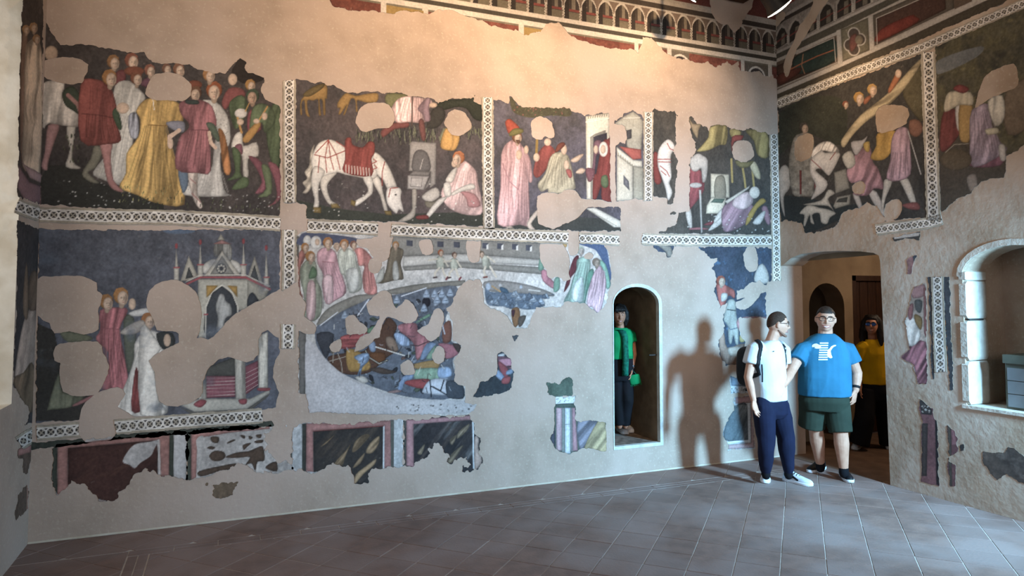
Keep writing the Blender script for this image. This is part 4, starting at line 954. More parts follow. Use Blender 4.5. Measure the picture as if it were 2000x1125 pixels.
# ---------------------------------------------------------------- woman in green in the wall doorway
Fv = Vector(pray(1212, 572)); Fv.z = 0; Fv.normalize(); Rv = Fv.cross(UP)
D = 7.92; wo = person(1218, 846, 'woman in green top and black trousers half hidden in the small arched wall doorway')
Z0 = .303; wo.location = tuple(at_floor(1218, 846, Z0)); f = (-Fv + Rv * .18).normalized(); s = f.cross(UP); hf = Frame(J(1209, 616, -.02), -Fv + Rv * .15 - UP * .05); hk = .98
b = Bits(); add_head(b, hf, hk, 1.1); b.tube([J(1210, 630), J(1211, 640), J(1212, 652)], [.046, .048, .062])
torso(b, [(J(1212, 660), s, f, .13, .085), (J(1212, 685), s, f, .12, .09), (J(1212, 715), s, f, .14, .10), (J(1213, 735), s, f, .14, .10)])
la_ = [J(1232, 655, .0), J(1238, 692, -.02), J(1234, 720, -.06)]; ra = [J(1192, 655, .02), J(1186, 692, .02), J(1188, 720, -.02)]
for A_ in (ra, la_): b.tube(A_, [.044, .034, .024])
add_hand(b, la_[2], J(1228, 744, -.08) - la_[2], (-Rv * .9 - Fv * .2), -1, .45, .92); add_hand(b, ra[2], J(1190, 740, -.02) - ra[2], Rv, 1, .5, .92)
LA = [J(1203, 728, 0), J(1206, 780, -.03), J(1210, 832, .0)]; LB = [J(1222, 728, 0), J(1224, 780, -.05), J(1222, 832, .02)]
for L_ in (LA, LB): b.tube(L_, [.07, .052, .034])
kid('body', b.fuse('body', .0065, 2), M['skin_tan'], wo)
b = Bits(); torso(b, [(J(1211, 640), s, f, .075, .065), (J(1212, 646), s, f, .125, .085), (J(1212, 662), s, f, .145, .11), (J(1212, 680), s, f, .138, .115), (J(1212, 700), s, f, .150, .12)])
b.tube([J(1224, 650), la_[0], la_[0].lerp(la_[1], .35)], [.06, .06, .06], cap=False); b.tube([J(1200, 650), ra[0], ra[0].lerp(ra[1], .35)], [.06, .06, .06], cap=False)
tee = b.fuse('t_shirt', .008, 3, .004, 8); kid('t_shirt', tee, M['green_tee'], wo)
b = Bits(); torso(b, [(J(1212, 696), s, f, .14, .105), (J(1213, 722), s, f, .155, .12), (J(1213, 742), s, f, .145, .115)])
for L_ in (LA, LB): b.tube([L_[0], L_[1], L_[2] + UP * .02], [.09, .075, .058], 16, cap=False)
kid('trousers', b.fuse('trousers', .009, 3, .005, 6), M['black_cloth'], wo)
shoe(wo, at_floor(1212, 838, Z0), at_floor(1250, 851, Z0), M['shoe_white'], M['rubber_white'], M['rubber_white'], L=.26, z0=Z0); shoe(wo, at_floor(1208, 841, Z0), at_floor(1236, 856, Z0), M['shoe_white'], M['rubber_white'], M['rubber_white'], L=.25, z0=Z0)
hb = hair_cap(hf, hk, lambda x, y: (.052 if y > .05 else (.02 if y > .03 else -.08)), .016, .4)
for sd in (-1, 1): hb.tube([hf(sd * .05, .0, .10), hf(sd * .082, .0, .03), hf(sd * .086, -.01, -.05), hf(sd * .075, -.02, -.11)], [.028, .032, .032, .02], 12)
for x in np.linspace(-.05, .05, 6): hb.tube([hf(x * .8, .085, .10), hf(x, .105, .07), hf(x * 1.1, .103, .045)], [.014, .014, .006], 8)
kid('hair', hb.fuse('hair', .007, 2, .003, 22, .2), M['hair_black'], wo); face_bits(wo, hf, hk, .3, True, 'hair_black')
tb = bvh_of(tee); b = Bits(); rings = []
for x, y in ((1213, 636), (1220, 642), (1223, 655), (1223, 675), (1222, 700), (1221, 722), (1221, 734)):
    p = J(x, y, -.17); h = tb.find_nearest(p); c = h[0] + h[1] * .012 if y < 695 else J(x, y, -.15); t = s if True else s; rings.append([c + s * .036 + f * .005, c - s * .036 + f * .005, c - s * .03 - f * .008, c + s * .03 - f * .008])
b.rings(rings); kid('scarf', b.raw('scarf'), M['scarf'], wo)
b = Bits(); c = la_[2] - Fv * .0 + (la_[1] - la_[2]).normalized() * .02; b.tube([c, c + (la_[1] - la_[2]).normalized() * .018], [.030, .031], 14, cap=False); kid('bracelet', b.raw('bracelet'), M['metal'], wo)
bag = empty('green_pouch', tuple(J(1240, 756, -.10))); tag(bag, 'small fringed green pouch held by the woman in the arched doorway', 'bag')
pc = J(1240, 741, -.10); tl_ = (Rv + UP * .22).normalized(); tz = (UP - Rv * .22).normalized()
kid('pouch', pillow(pc, tl_, Fv, tz, .062, .018, .055, .35).raw('pouch'), M['green_tee'], bag)
b = Bits()
for k in range(9): q = pc + tl_ * (-.056 + .014 * k) - tz * .05; b.tube([q, q - tz * .022 + tl_ * .002 * (k % 3)], [.004, .002], 6)
o = kid('fringe', b.raw('fringe'), M['green_tee'], bag); o['kind'] = 'stuff'
b = Bits(); b.tube([pc + tz * .05 - tl_ * .03, J(1234, 722, -.1), pc + tz * .05 + tl_ * .03], [.004] * 3, 6); kid('cord', b.raw('cord'), M['scarf'], bag)
# ================================================================ frescoes of the back wall
FR = 'fresco scenes on the back wall'
def corner_figures():
    """robed figures that run from the left wall round the corner"""
    cr(0, 0, .4087)
    tg('painted_figure', 'pale robed figures standing at the corner')
    P('8a6a55', '100,200 130,180 130,780 95,720', .1); P('bda588', '118,250 140,195 175,185 198,245 205,420 192,830 160,815 106,790 112,500', .16, 6, 4)
    for x, y, r in ((122, 140, 22), (158, 130, 24), (172, 185, 22)): Hd(x, y, r, 'a5774a', 'c9a888')
    tg('painted_step', 'dull pink painted plinth')
    P('8d6668', '86,790 140,870 235,905 235,980 120,965 82,900', sm=False); P('b08a86', '100,770 140,850 235,895 195,830 120,790', sm=False)
    tg()
cr(0, 0, 1)
Film(BACK, 'fresco_scene', 'fresco scene of dancing courtiers with a golden gown, upper left of the wall', '80,-10 88,41 108,74 118,88 172,88 225,98 255,104 282,102 290,118 317,125 341,124 370,128 402,141 440,144 459,122 469,115 480,122 475,133 488,142 517,152 508,176 517,195 547,206 547,422 280,412 79,399', '4d443f', '3e3835', group=FR)
corner_figures()
cr(0, 0, .4087)
P('33322c', '195,850 230,790 330,790 420,840 560,910 783,960 783,1050 195,990', sm=False, edge=0)
tg('painted_figure', 'figure in a white tunic with pink hose at the left')
P('b98580', '230,600 285,600 260,680 232,770 225,815 198,795 215,720'); P('d3c9b6', '318,610 362,600 345,760 390,805 315,797 332,720')
P('cfc4b4', '205,400 250,385 310,400 300,470 375,520 385,600 330,605 235,590 205,610 185,450', .12); E('c9a888', 245, 255, 32, 36)
P('434d3c', '300,440 350,412 395,480 405,560 350,530 310,500'); S('b07a70', 8, '325,455 372,500 397,572'); E('c9a080', 402, 570, 18, 26)
tg(); Grass(['59603f', '2c2f26'], 30, 300, 640, 430, 780, 8); Dots(['c9c6bd', '8f8d86'], 45, 270, 850, 720, 990, .8, 2)
cr(160, 90, .2755)
P('7b3f3e', '240,190 300,170 310,240 240,290'); P('6f4450', '420,250 490,215 490,290 430,285')
for q in ((222, 110, 52, '96663a'), (352, 100, 56, '8a4d38'), (480, 170, 44, '8f5540'), (600, 160, 38, '7d5440'), (690, 172, 44, '9a6a48')): tg('painted_head'); Hd(*q)
tg('painted_figure', 'figure in a white gown with brown hat')
P('ddd5c6', '235,280 330,245 400,300 452,370 385,470 360,700 305,970 235,975 130,940 80,890 200,720 215,480', .1, 9); Folds('ddd5c6', 9, '240,500 370,500', '110,920 235,970 305,965', 1.4, .78, 1.08); Folds('ddd5c6', 6, '260,290 400,310', '230,480 400,460', 1.2, .8, 1.05); P('8f9098', '328,500 390,478 402,640 345,645', .2, 5)
E('7f4530', 370, 178, 72, 34); Hd(385, 228, 48, '7f4a33')
tg('painted_figure', 'youth in a red tunic with bare pink legs')
P('85806a', '90,705 150,740 100,860 45,900 125,970 60,965 0,905 60,800'); P('c08078', '130,685 215,690 205,780 225,950 300,1032 230,1022 180,960 150,800')
P('92483f', '-10,275 100,235 200,290 248,440 235,520 280,665 180,695 -10,670', .1, 8); Folds('92483f', 9, '20,480 230,500', '0,665 180,690 270,660', 1.4); Folds('92483f', 5, '40,280 190,310', '30,460 220,480', 1.3, op=.4); S('5a2a26', 1.4, '0,480 120,490 235,510'); P('47593f', '215,480 250,440 285,570 260,590'); Hd(195, 222, 60, 'a86f3a'); E(SKIN, 290, 440, 46, 40)
tg('painted_figure', 'dancer in a long golden gown')
P('cc9f52', '385,460 440,385 520,368 640,385 700,425 716,540 620,562 592,600 640,730 690,900 726,1125 520,1112 400,1060 268,1002 312,900 318,760 400,640 412,520', .17, 8, 12)
Folds('cc9f52', 13, '440,570 520,560 600,570', '280,1000 400,1055 520,1105 715,1115', 1.7); Folds('cc9f52', 6, '460,400 620,400', '440,550 600,555'); S('7d5527', 1.6, '470,560 600,565'); S('ece4d4', 1.6, '502,365 512,452'); P('8d8c98', '598,540 722,535 722,612 640,592'); S('d5b094', 7, '690,600 620,640 625,700'); E('dcbc9e', 627, 690, 22, 40)
tg(); Grass(['7d7a46', '4d5233', 'a09a5c'], 50, 260, 1000, 726, 1125, 6)
cr(280, 80, .32)
tg('painted_figure', 'lady in a pale spotted gown')
P('cfc9be', '350,372 440,370 510,450 532,560 522,640 470,690 492,900 528,942 430,952 248,940 262,880 330,800 410,790 432,640 442,520', .09, 9)
Dots(['8a8880'], 40, 440, 420, 520, 640, .7, 1.2); Dots(['8a8880'], 30, 270, 820, 500, 930, .7, 1.2); Folds('cfc9be', 8, '340,810 480,800', '260,935 430,948 520,940', 1.3, .8, 1.06); P('b87440', '458,535 500,580 535,795 492,802 470,640', .15); Hd(432, 300, 56, '9a4f2d', 'd8b596', 0)
tg('painted_figure', 'youth in a wine-pink tunic')
P('6a7f95', '212,780 268,790 272,880 238,925'); P('d9c6b6', '270,800 332,805 330,930 362,1005 340,1022 300,950', .12, 5)
S('a05a55', 1.4, '285,840 320,870'); S('a05a55', 1.4, '295,930 350,985')
P('a05f62', '220,380 290,355 350,360 420,400 448,515 400,545 412,792 330,806 198,780 215,600 272,540 275,500 230,450', .14, 8)
Folds('a05f62', 10, '275,545 400,545', '205,775 330,800 408,788', 1.5); Folds('a05f62', 6, '250,390 410,400', '280,530 400,530', 1.2, op=.45); S('6b3a40', 1.4, '272,542 405,545'); P('5c6b55', '385,500 432,508 466,590 452,615 400,542'); S('d8b498', 7, '402,560 412,622 440,652'); S('d8b498', 7.5, '218,545 160,590 165,645'); E('7a3f2c', 312, 268, 48, 28); Hd(318, 318, 44, '6f4a33', 'd8b596', 0); P('3f4a44', '262,360 330,362 338,385 290,388 258,380')
tg('painted_figure', 'musicians in green and red with pipes')
P('8a4845', '478,375 520,290 600,290 622,335 540,380 500,420'); P('556544', '528,372 600,330 642,400 600,500 560,540 530,450', .12); P('2d2622', '538,192 570,130 598,108 627,130 615,165 650,192 740,225 700,252 620,262 580,242', edge=.1)
Hd(652, 268, 36, 'b07c3c'); E(SKIN, 545, 235, 28, 36); Hd(400, 205, 44, 'a8713f'); Hd(215, 172, 40, '87583f')
P('4c5a3c', '780,400 836,398 836,745 790,765 748,560', .12); P('8b454a', '640,440 690,420 720,540 640,560'); P('566545', '662,420 722,380 792,420 802,500 740,560 722,500 652,560', .1)
P('d9cfbf', '560,570 602,560 612,640 690,618 702,702 640,722 642,822 610,832 600,700 538,652', rough=.1); P('8e545e', '560,640 600,630 605,690 565,690')
P('5d7048', '540,652 592,682 592,800 602,832 508,852 560,800'); P('5d7048', '600,832 642,842 632,892 538,906'); P('9a5660', '640,702 722,742 748,902 680,932 722,862 690,780', .08); P('6b7a52', '720,760 772,780 782,932 698,952 748,902'); P('95525a', '760,740 832,780 838,962 750,1014 812,962 800,850')
E('d8d0c4', 595, 442, 38, 30); S('c08a45', 2, '650,372 622,430'); S('c08a45', 3, '757,402 690,510'); P('c08a45', '690,495 715,520 640,620 605,595'); S('c08a45', 4, '575,470 600,560')
Hd(668, 335, 46, '3f4f3a', 'c09a7c', -.1); E(SKIN, 740, 460, 18, 24); E(SKIN, 690, 490, 20, 16); E(SKIN, 592, 495, 22, 20)
tg(); Dots(['c9c6bd', '8f8d86'], 30, 420, 930, 830, 1050, .7, 1.8); Grass(['2c2f26', '59603f'], 60, 20, 960, 830, 1060, 6)
Hole('50,215 100,195 180,193 250,222 290,268 286,332 240,368 150,362 60,358 10,320', .7)
cr(0, 0, .4087); Hole('200,305 250,280 350,275 422,310 405,370 392,398 310,402 250,386 205,362', .7)
# ---------------------------------------------------------------- white horse
cr(560, 140, .2845)
Film(BACK, 'fresco_scene', 'fresco scene with a white horse grazing beside a seated man and fountain', '60,45 130,60 200,80 240,72 275,92 330,95 400,140 420,142 480,150 560,133 630,140 660,150 760,145 840,165 940,175 1000,190 1040,215 1110,190 1200,185 1260,185 1292,162 1280,205 1348,235 1348,1062 720,1032 130,1012 135,920 110,905 60,890', '564b49', '45403f', group=FR)
P('3a3d34', '60,880 350,940 700,980 1348,960 1348,1062 60,1010', sm=False, edge=0)
P('6f6f46', '690,150 840,165 720,250 680,220'); P('2f3328', '1030,222 1110,192 1200,188 1292,165 1345,240 1338,335 1280,320 1240,262 1180,242 1090,262 1035,265'); P('3d3a34', '1000,260 1060,240 1090,300 1040,380 960,380')
Grass(['6d7350', '2b2f28', '7d8064'], 110, 480, 420, 1060, 500, 15); Grass(['6d7350', '2b2f28'], 25, 1180, 410, 1340, 470, 12)
tg('painted_deer', 'tan deer with tucked head'); P('a37b3f', '175,130 230,95 276,95 276,185 265,190 266,292 250,290 245,200 225,200 236,297 218,290 215,195 180,200 142,200 146,270 158,312 130,290 120,200 102,222 106,292 94,290 100,190'); P('6d5a33', '110,160 170,110 250,80 250,110 160,170')
tg('painted_deer', 'tan deer grazing'); P('a37b3f', '350,212 400,150 440,155 480,165 560,150 626,150 620,205 560,215 500,200 482,205 488,272 474,270 470,200 440,190 402,292 388,290 412,230 370,292 354,290 366,250 350,250')
tg('painted_figure', 'stooping figure in a striped pink robe')
P('8a4a44', '650,402 740,350 832,345 832,382 740,397 662,452'); P('d8b0aa', '718,252 760,190 832,168 932,180 988,190 1002,232 975,260 986,322 930,352 832,347 760,352 718,302', .16, 6, -10); Folds('d8b0aa', 8, '790,185 930,185', '740,330 930,345', 1.4, .72); P('9c7c86', '898,252 960,180 988,192 976,252 988,332 950,342 930,292', .1); E(SKIN, 1005, 230, 28, 18); P('7d4a44', '905,340 940,335 955,460 925,465'); S('54453e', 3, '862,170 858,370')
tg('painted_cloth', 'ochre hanging cloth'); P('8d8f6c', '1045,462 1080,388 1102,400 1070,482'); P('bd8b45', '1090,388 1140,430 1188,445 1162,532 1110,542 1053,512', .1, 9)
tg('painted_horse', 'white horse with red saddle and harness, head lowered')
P('cfc2ab', '190,500 160,560 155,640 122,690 140,732 108,762 130,800 108,832 142,832 172,780 166,700 188,640 182,560', .12, 5, 40)
P('d9cfbe', '250,690 345,690 302,742 277,792 302,880 342,906 300,917 263,872 230,782'); P('d9cfbe', '600,700 642,740 662,832 694,952 668,952 640,852 588,752')
P('e6ddcd', '180,560 220,490 285,466 340,480 400,515 500,600 600,565 632,622 617,722 560,737 480,722 400,707 350,692 300,704 220,722 185,682 168,622', lit=.14)
P('e6ddcd', '188,650 262,682 227,762 217,822 220,932 184,932 190,872 166,762'); P('e6ddcd', '518,700 582,722 592,822 562,862 480,922 463,892 542,842 557,802 530,752')
P('e6ddcd', '588,570 627,563 694,640 754,780 732,792 690,802 660,742 618,702'); P('e9e0d2', '690,800 762,793 788,820 783,872 803,962 770,947 750,975 688,902'); E('4a4038', 748, 845, 7, 6)
for q in ('180,930 236,930 236,972 184,967', '300,905 346,905 372,937 308,937', '668,955 716,955 722,987 680,982', '440,878 476,890 466,927 440,912'): P('8f7640', q, sm=False)
P('97423a', '400,470 440,453 452,500 520,520 560,480 602,490 602,560 582,600 582,717 393,692 400,600', .08, 5); 
for k in range(9): S('ddd2c2', 1.5, f'{405 + k * 20},{640 + k * 3} {408 + k * 20},{695 + k * 2.5}')
for q in ('190,570 280,592 397,545', '285,468 197,560', '285,468 263,592', '285,468 300,592 322,672', '285,468 342,572 366,672', '225,582 215,692', '265,592 275,692', '595,600 617,617 590,630', '600,640 620,660 590,672', '672,620 655,690 655,782', '700,860 712,800 760,797', '340,480 402,520'): S('a33d34', 1.7, q)
tg('painted_fountain', 'grey stone wall fountain with basin')
P('9f9890', '845,490 860,478 1027,490 1022,772 980,802 987,690 838,682', sm=False); P('6b6663', '865,680 865,592 890,542 940,540 975,582 982,682'); S('c5beb4', 1.2, '935,600 915,670'); P('8b847e', '940,812 987,715 987,772 960,800', sm=False); P('857f79', '835,712 870,680 987,685 975,717', sm=False); P('b5aea6', '830,712 978,717 940,812 828,806', sm=False); S('6b6663', 1, '855,728 930,732 925,792 850,788', True)
P('bcb19f', '860,812 892,815 887,930 872,1000 800,1032 755,1032 850,962 860,900')
tg('painted_figure', 'seated man in a pink robe resting his head on his hand')
P('c1b8aa', '928,852 1022,793 1052,850 1000,892 960,892'); P('7d7562', '950,890 1010,890 1060,860 1010,930 960,930')
P('dcb2aa', '1165,650 1212,610 1262,640 1302,690 1312,760 1342,900 1332,982 1200,977 1098,922 1058,832 1110,740 1150,700', .1, 8, 25); Folds('dcb2aa', 9, '1170,670 1290,700', '1080,880 1200,970 1330,960', 1.4, .78); P('c07f7c', '1190,820 1290,840 1330,920 1250,930 1230,870')
P('d8cfc0', '1090,740 1130,680 1168,655 1160,705 1135,762 1100,757'); E(SKIN, 1150, 632, 20, 26); P('d8cfc0', '1130,832 1200,790 1272,768 1292,802 1200,824 1140,852'); P('ded5c6', '1078,768 1122,768 1127,852 1083,852'); P('ded5c6', '1050,870 1104,860 1040,932 975,1004 948,1000 1000,920'); P('8a3d39', '888,992 960,983 974,1010 900,1014'); Hd(1180, 590, 48, 'b5663a', SKIN, -.3, .25)
tg(); Dots(['d8d4c8', 'a8a49a'], 55, 80, 760, 1330, 1030, .6, 1.8)
for q in ('480,302 510,240 560,215 640,212 700,225 740,282 740,332 700,387 620,392 540,412 500,392 475,352', '1080,352 1100,300 1130,265 1180,262 1230,290 1255,332 1272,372 1240,412 1180,442 1130,432 1100,392'): Hole(q, .6)
# ---------------------------------------------------------------- house with the couple at the door
cr(940, 180, .2489)
Film(BACK, 'fresco_scene', 'fresco scene with a bearded man in pink facing a couple at a house door', '90,55 150,70 210,80 230,40 275,65 290,110 380,120 560,120 690,125 700,160 750,155 810,185 830,180 1000,163 1045,225 1110,195 1130,160 1190,150 1235,165 1277,210 1277,852 1095,910 1097,1092 98,1076', '5a5560', '464244', group=FR)
P('45422f', '225,42 275,60 290,108 560,118 695,122 692,190 560,182 400,202 300,182 240,142', rough=.12, edge=0); P('3c3d38', '98,1000 440,960 1097,1000 1097,1092 98,1076', sm=False, edge=0); Dots(['8a4a44', '5c6340'], 40, 250, 100, 690, 190, .8, 1.6)
tg('painted_house', 'pale painted house with open door and red roofed porch')
P('ddd2b8', '818,190 1003,163 1022,852 870,852 825,838', sm=False); 
for k in range(9): S('7f7764', 1.6, f'{838 + 18 * k},{208 - 2.6 * k} {842 + 18 * k},{186 - 2.6 * k}')
S('f0e7d0', 1.4, '820,235 1002,205'); P('9f9988', '888,330 975,298 975,320 900,345 880,345 882,842 858,842 855,352', sm=False); P('36323a', '880,350 985,318 1005,852 882,842', sm=False, edge=.1)
P('a5a08c', '1045,245 1110,195 1190,150 1242,190 1272,230 1252,470 1200,522 1140,422 1135,302', sm=False, rough=.08); P('4a484a', '1138,302 1178,290 1178,362 1138,372', sm=False); S('cfc8b4', 1.2, '1115,205 1245,200')
P('b9564a', '1080,425 1252,450 1257,522 1190,532', sm=False); P('cfc6ae', '1063,490 1190,580 1190,855 1060,855', sm=False); P('a29c87', '1190,580 1272,590 1272,855 1190,855', sm=False); P('e0d8c0', '1060,430 1190,530 1262,540 1262,590 1190,582 1065,492', sm=False)
for k in range(7): S('8a836c', 1.4, f'{1075 + 18 * k},{478 + 15 * k} {1078 + 18 * k},{500 + 15 * k}')
P('6d6b70', '1115,650 1157,700 1162,772 1115,722', sm=False); P('ded7c4', '820,912 890,905 1097,1012 1097,1062 1040,1062 850,932', sm=False); S('8a8470', 1, '840,925 1060,1050')
tg('painted_figure', 'man in a mauve hood inside the doorway')
P('7a525c', '880,402 910,375 942,390 932,480 902,500 890,622 868,622 880,500'); E(SKIN, 898, 450, 19, 34); tg('painted_figure', 'woman in red with a white lined hood'); P('8f3a34', '900,640 948,402 990,370 1012,402 1022,852 945,842 940,740 905,832 873,842 880,622', .08, 7); E('eadfce', 958, 448, 36, 60); E(SKIN, 955, 448, 21, 36); P('7d4a50', '818,600 892,610 870,692 835,697'); P('5f7148', '945,660 987,655 997,732 965,752 938,720')
tg('painted_figure', 'bearded man in a long pink robe and red hat')
P('dfc8b2', '172,902 202,880 207,1022 252,1062 178,1052'); P('d3a09e', '163,462 200,400 270,368 312,410 382,520 402,690 370,702 352,602 372,742 374,1034 300,1040 128,1038 148,762 153,540', .13, 8, 3); Folds('d3a09e', 12, '165,560 370,560', '135,1030 300,1035 370,1030', 1.6, .76); Folds('d3a09e', 6, '190,420 320,430', '170,560 380,600', 1.2, op=.4); S('a06a70', 1.4, '165,560 220,700 290,765 300,720')
Hd(280, 355, 46, '7a4a30', SKIN, .2, .05); P('6f4a35', '270,375 305,380 300,402 285,405'); P('b0442f', '188,232 215,210 252,230 302,290 222,332 193,272'); P('766f38', '218,322 260,285 322,290 322,320 230,347'); E(SKIN, 295, 492, 24, 40); E(SKIN, 352, 452, 19, 34); P('dfc8b2', '358,1022 440,918 442,962 392,1032 422,1077 378,1077')
tg('painted_figure', 'man in red holding a staff'); P('9a443c', '408,602 450,470 520,408 582,470 540,562 460,662 418,664', .1); S('8a6b2f', 5, '437,372 432,482'); E(SKIN, 432, 512, 25, 34); E(SKIN, 520, 392, 28, 30)
tg('painted_figure', 'stooping man in an olive cloak')
P('a39a7e', '498,642 540,510 600,470 682,500 732,702 732,762 640,792 530,802 520,762 470,782 442,722', .13, 8, 30); Folds('a39a7e', 9, '560,500 680,520', '470,760 620,790 725,750', 1.4); E(SKIN, 648, 450, 24, 42); P('7d3d2f', '578,462 600,410 640,393 658,412 620,452 590,472'); E(SKIN, 668, 572, 21, 38); P('b05850', '663,612 702,610 712,662 688,672'); P(SKIN, '700,532 770,490 803,490 760,542 720,552'); P(SKIN, '738,632 780,595 817,610 790,642')
tg()
for q in ('390,242 430,195 480,193 520,200 550,240 572,292 567,352 530,362 500,347 480,372 440,372 405,352 393,300', '440,822 520,780 600,800 650,775 700,760 740,770 770,822 820,842 950,842 990,862 1100,856 1300,848 1300,1110 1099,1100 1099,922 1040,900 950,905 850,900 790,952 730,1002 640,1042 570,1072 450,1032 438,942', '1002,150 1008,380 1017,852 1057,857 1053,420 1130,412 1137,302 1100,255 1045,245 1040,160'): Hole(q, .7)
# ---------------------------------------------------------------- fountain with the fallen knight
cr(1240, 190, .2577)
Film(BACK, 'fresco_scene', 'fresco scene of a fallen knight by a fountain, with a narrow white horse fragment', ['130,95 150,85 180,110 240,115 300,100 320,130 310,200 305,330 300,440 320,480 310,650 300,720 290,802 250,807 240,760 215,755 133,752', '410,148 430,150 470,200 500,200 545,230 560,260 570,220 610,205 690,215 720,235 800,250 880,240 940,265 1000,265 1032,290 1032,1052 870,1042 150,1027 230,1020 250,990 320,960 330,882 268,890 290,865 340,870 412,860 413,700 418,470 460,420 455,340 420,260'], '4d4840', '3d3b36', group=FR)
tg('painted_horse', 'white horse fragment with red saddle'); P('8f3a33', '138,430 177,430 177,520 202,642 148,642'); P('e2dacd', '173,422 200,360 250,318 292,350 302,390 275,432 270,500 277,602 260,652 284,722 250,784 233,702 200,602 173,522')
for q in ('175,470 270,470', '175,490 270,492', '245,350 265,390 300,405', '190,520 240,560 260,600', '200,560 235,590'): S('a33d34', 1.6, q)
tg(); P('9a8a4f', '555,302 570,225 692,215 692,352 640,362 560,402 468,412 500,372', .15, 5); P('8d7f48', '720,240 802,255 790,302 730,302', .12, 5); P('8a7a45', '840,250 1002,270 1012,452 930,442 900,332', .14, 6); P('a08a66', '408,150 440,200 502,200 482,250 472,312 430,242'); P('8f4038', '735,300 820,290 800,330 750,340 735,420')
for q in ('815,530 830,620 837,682', '890,560 902,682', '730,470 737,642'): S('a38b4a', 4, q)
P('cbbd92', '868,512 910,488 948,570 948,622 908,600'); P('7d7448', '760,480 850,490 900,480 860,530 790,530')
tg('painted_fountain', 'cream stone fountain with square basin'); P('cfc3a5', '573,578 712,584 717,762 573,762', sm=False); P('8f866f', '605,762 605,632 640,592 680,612 687,762'); P('d6cbac', '543,822 578,760 692,764 662,882 538,882', sm=False); P('5d7562', '573,797 600,768 682,770 662,802', sm=False)
tg('painted_figure', 'armoured knight in red leaning on a sword'); P('96474a', '418,540 502,560 524,702 432,832 413,832 413,620', .1); P('b9b2a6', '413,472 470,428 512,440 552,482 540,622 510,642 500,542 470,562 430,552', rough=.12); P('d5cbbc', '383,872 422,850 434,982 408,982'); P('b2686a', '420,992 500,985 562,1002 420,1004'); E('bfb8ae', 460, 667, 48, 20); P('d2cdc0', '484,702 502,702 512,1022 500,1034', sm=False)
tg('painted_figure', 'fallen knight in mauve lying in the grass'); P('d0c9bc', '558,1002 640,900 674,900 650,962 580,1007'); P('cfc8ba', '598,932 650,850 704,830 680,882 610,952'); P('94707a', '658,852 720,790 802,770 904,832 870,922 802,982 700,1022 663,992', .13, 7, 30); P('c8aca8', '758,762 832,718 884,730 892,802 820,852 738,822', .08); P('d8ceb8', '678,790 872,668 862,692 700,807', sm=False); E('d3c9b8', 906, 722, 40, 46); P('b5903f', '838,972 860,882 950,768 994,790 930,842 880,932'); P('a07078', '958,842 1002,830 1028,942 1000,962'); P('d5cbbc', '890,950 960,870 990,870 950,960'); P('8f4246', '518,967 592,935 582,967')
tg(); Dots(['d0ccc0', '96938a'], 40, 340, 880, 1020, 1040, .6, 1.5)
Hole('740,372 775,330 832,325 870,345 897,402 897,452 842,490 790,487 743,452', .6)
# ---------------------------------------------------------------- temple scene
cr(0, 0, 1)
Film(BACK, 'fresco_scene', 'fresco scene with a gothic canopied shrine and kneeling white figure, lower left', '76,447 320,450 547,449 545,797 450,803 330,813 230,813 160,819 70,826', '5c5f6a', '4a4c54', group=FR)
cr(0, 360, .4087); P('37342f', '170,660 260,700 290,860 470,990 600,1050 600,1130 170,1130', sm=False, edge=0); P('72755a', '288,702 402,715 442,742 330,757'); P('72745a', '228,1067 280,902 300,992 402,1012 352,1062 240,1077', .1); P('b0706c', '350,1052 480,985 522,960 462,1012 370,1057')
P('5c6152', '590,650 640,640 650,800 610,900'); tg('painted_figure', 'women with a rose gown'); P('b9686c', '478,602 560,588 612,602 572,692 592,802 614,962 560,992 468,962 512,882 517,802 458,742 480,692', .16, 8); Folds('b9686c', 10, '485,695 570,695', '475,955 560,985 608,960', 1.5); Folds('b9686c', 4, '490,605 600,605', '485,690 570,690', 1.2, op=.4); S('8a4a50', 1.5, '480,690 570,692'); Hd(508, 560, 38, 'a06a38'); Hd(578, 532, 42, 'b0743c'); E(SKIN, 632, 572, 18, 28); P('d8d5ce', '618,612 702,590 714,620 640,632')
tg('painted_figure', 'kneeling figure in white brocade'); P('d6d0c3', '643,762 690,700 762,710 800,790 800,1092 620,1112 553,1072 600,952 640,842', .09, 9); Folds('d6d0c3', 9, '650,780 780,780', '570,1070 660,1105 790,1090', 1.5, .8, 1.05); P('94423f', '640,922 657,880 684,1062 628,1082', .12, 5); Hd(708, 648, 38, 'a5673a'); P('b9ad9e', '573,712 620,670 682,648 692,682 640,717')
cr(280, 420, .3732); P('d6d0c3', '-15,590 60,640 92,702 40,762 60,832 80,962 118,1035 -15,1044', .09, 9); P('3a3d3c', '68,620 152,618 162,682 100,702'); E(SKIN, 125, 655, 19, 34)
tg('painted_shrine', 'grey gothic shrine with pinnacles, gables and a statue'); P('566880', '110,72 262,70 250,95 130,96', edge=0)
P('cfcabc', '313,262 360,230 382,240 340,302 313,302'); P('cfcabc', '453,235 500,250 514,292 490,302')
P('77766f', '370,215 375,150 455,150 462,232 440,232 412,192 390,217', .2, 4, 0); P('b07a74', '363,152 410,130 462,152', sm=False); P('b0aa98', '388,132 405,98 427,132', sm=False)
P('b0ab99', '285,335 547,335 660,385 640,432 547,492 480,502 480,642 318,642 288,642', sm=False); P('9d9887', '545,340 660,388 640,432 545,490', sm=False); P('3f4246', '328,642 330,480 360,410 410,372 460,410 492,480 490,642'); P('383b40', '545,480 548,430 572,405 600,440 600,450')
S('d6cfbc', 2.6, '325,642 328,480 358,405 412,366 465,405 494,480 494,520'); P('bd9044', '330,368 392,368 345,420 330,432', sm=False); P('bd9044', '438,368 492,372 492,432 465,398', sm=False)
P('a2a29c', '388,442 400,413 422,418 432,450 457,470 462,522 430,542 412,612 383,602 390,542 378,482', .1, 5)
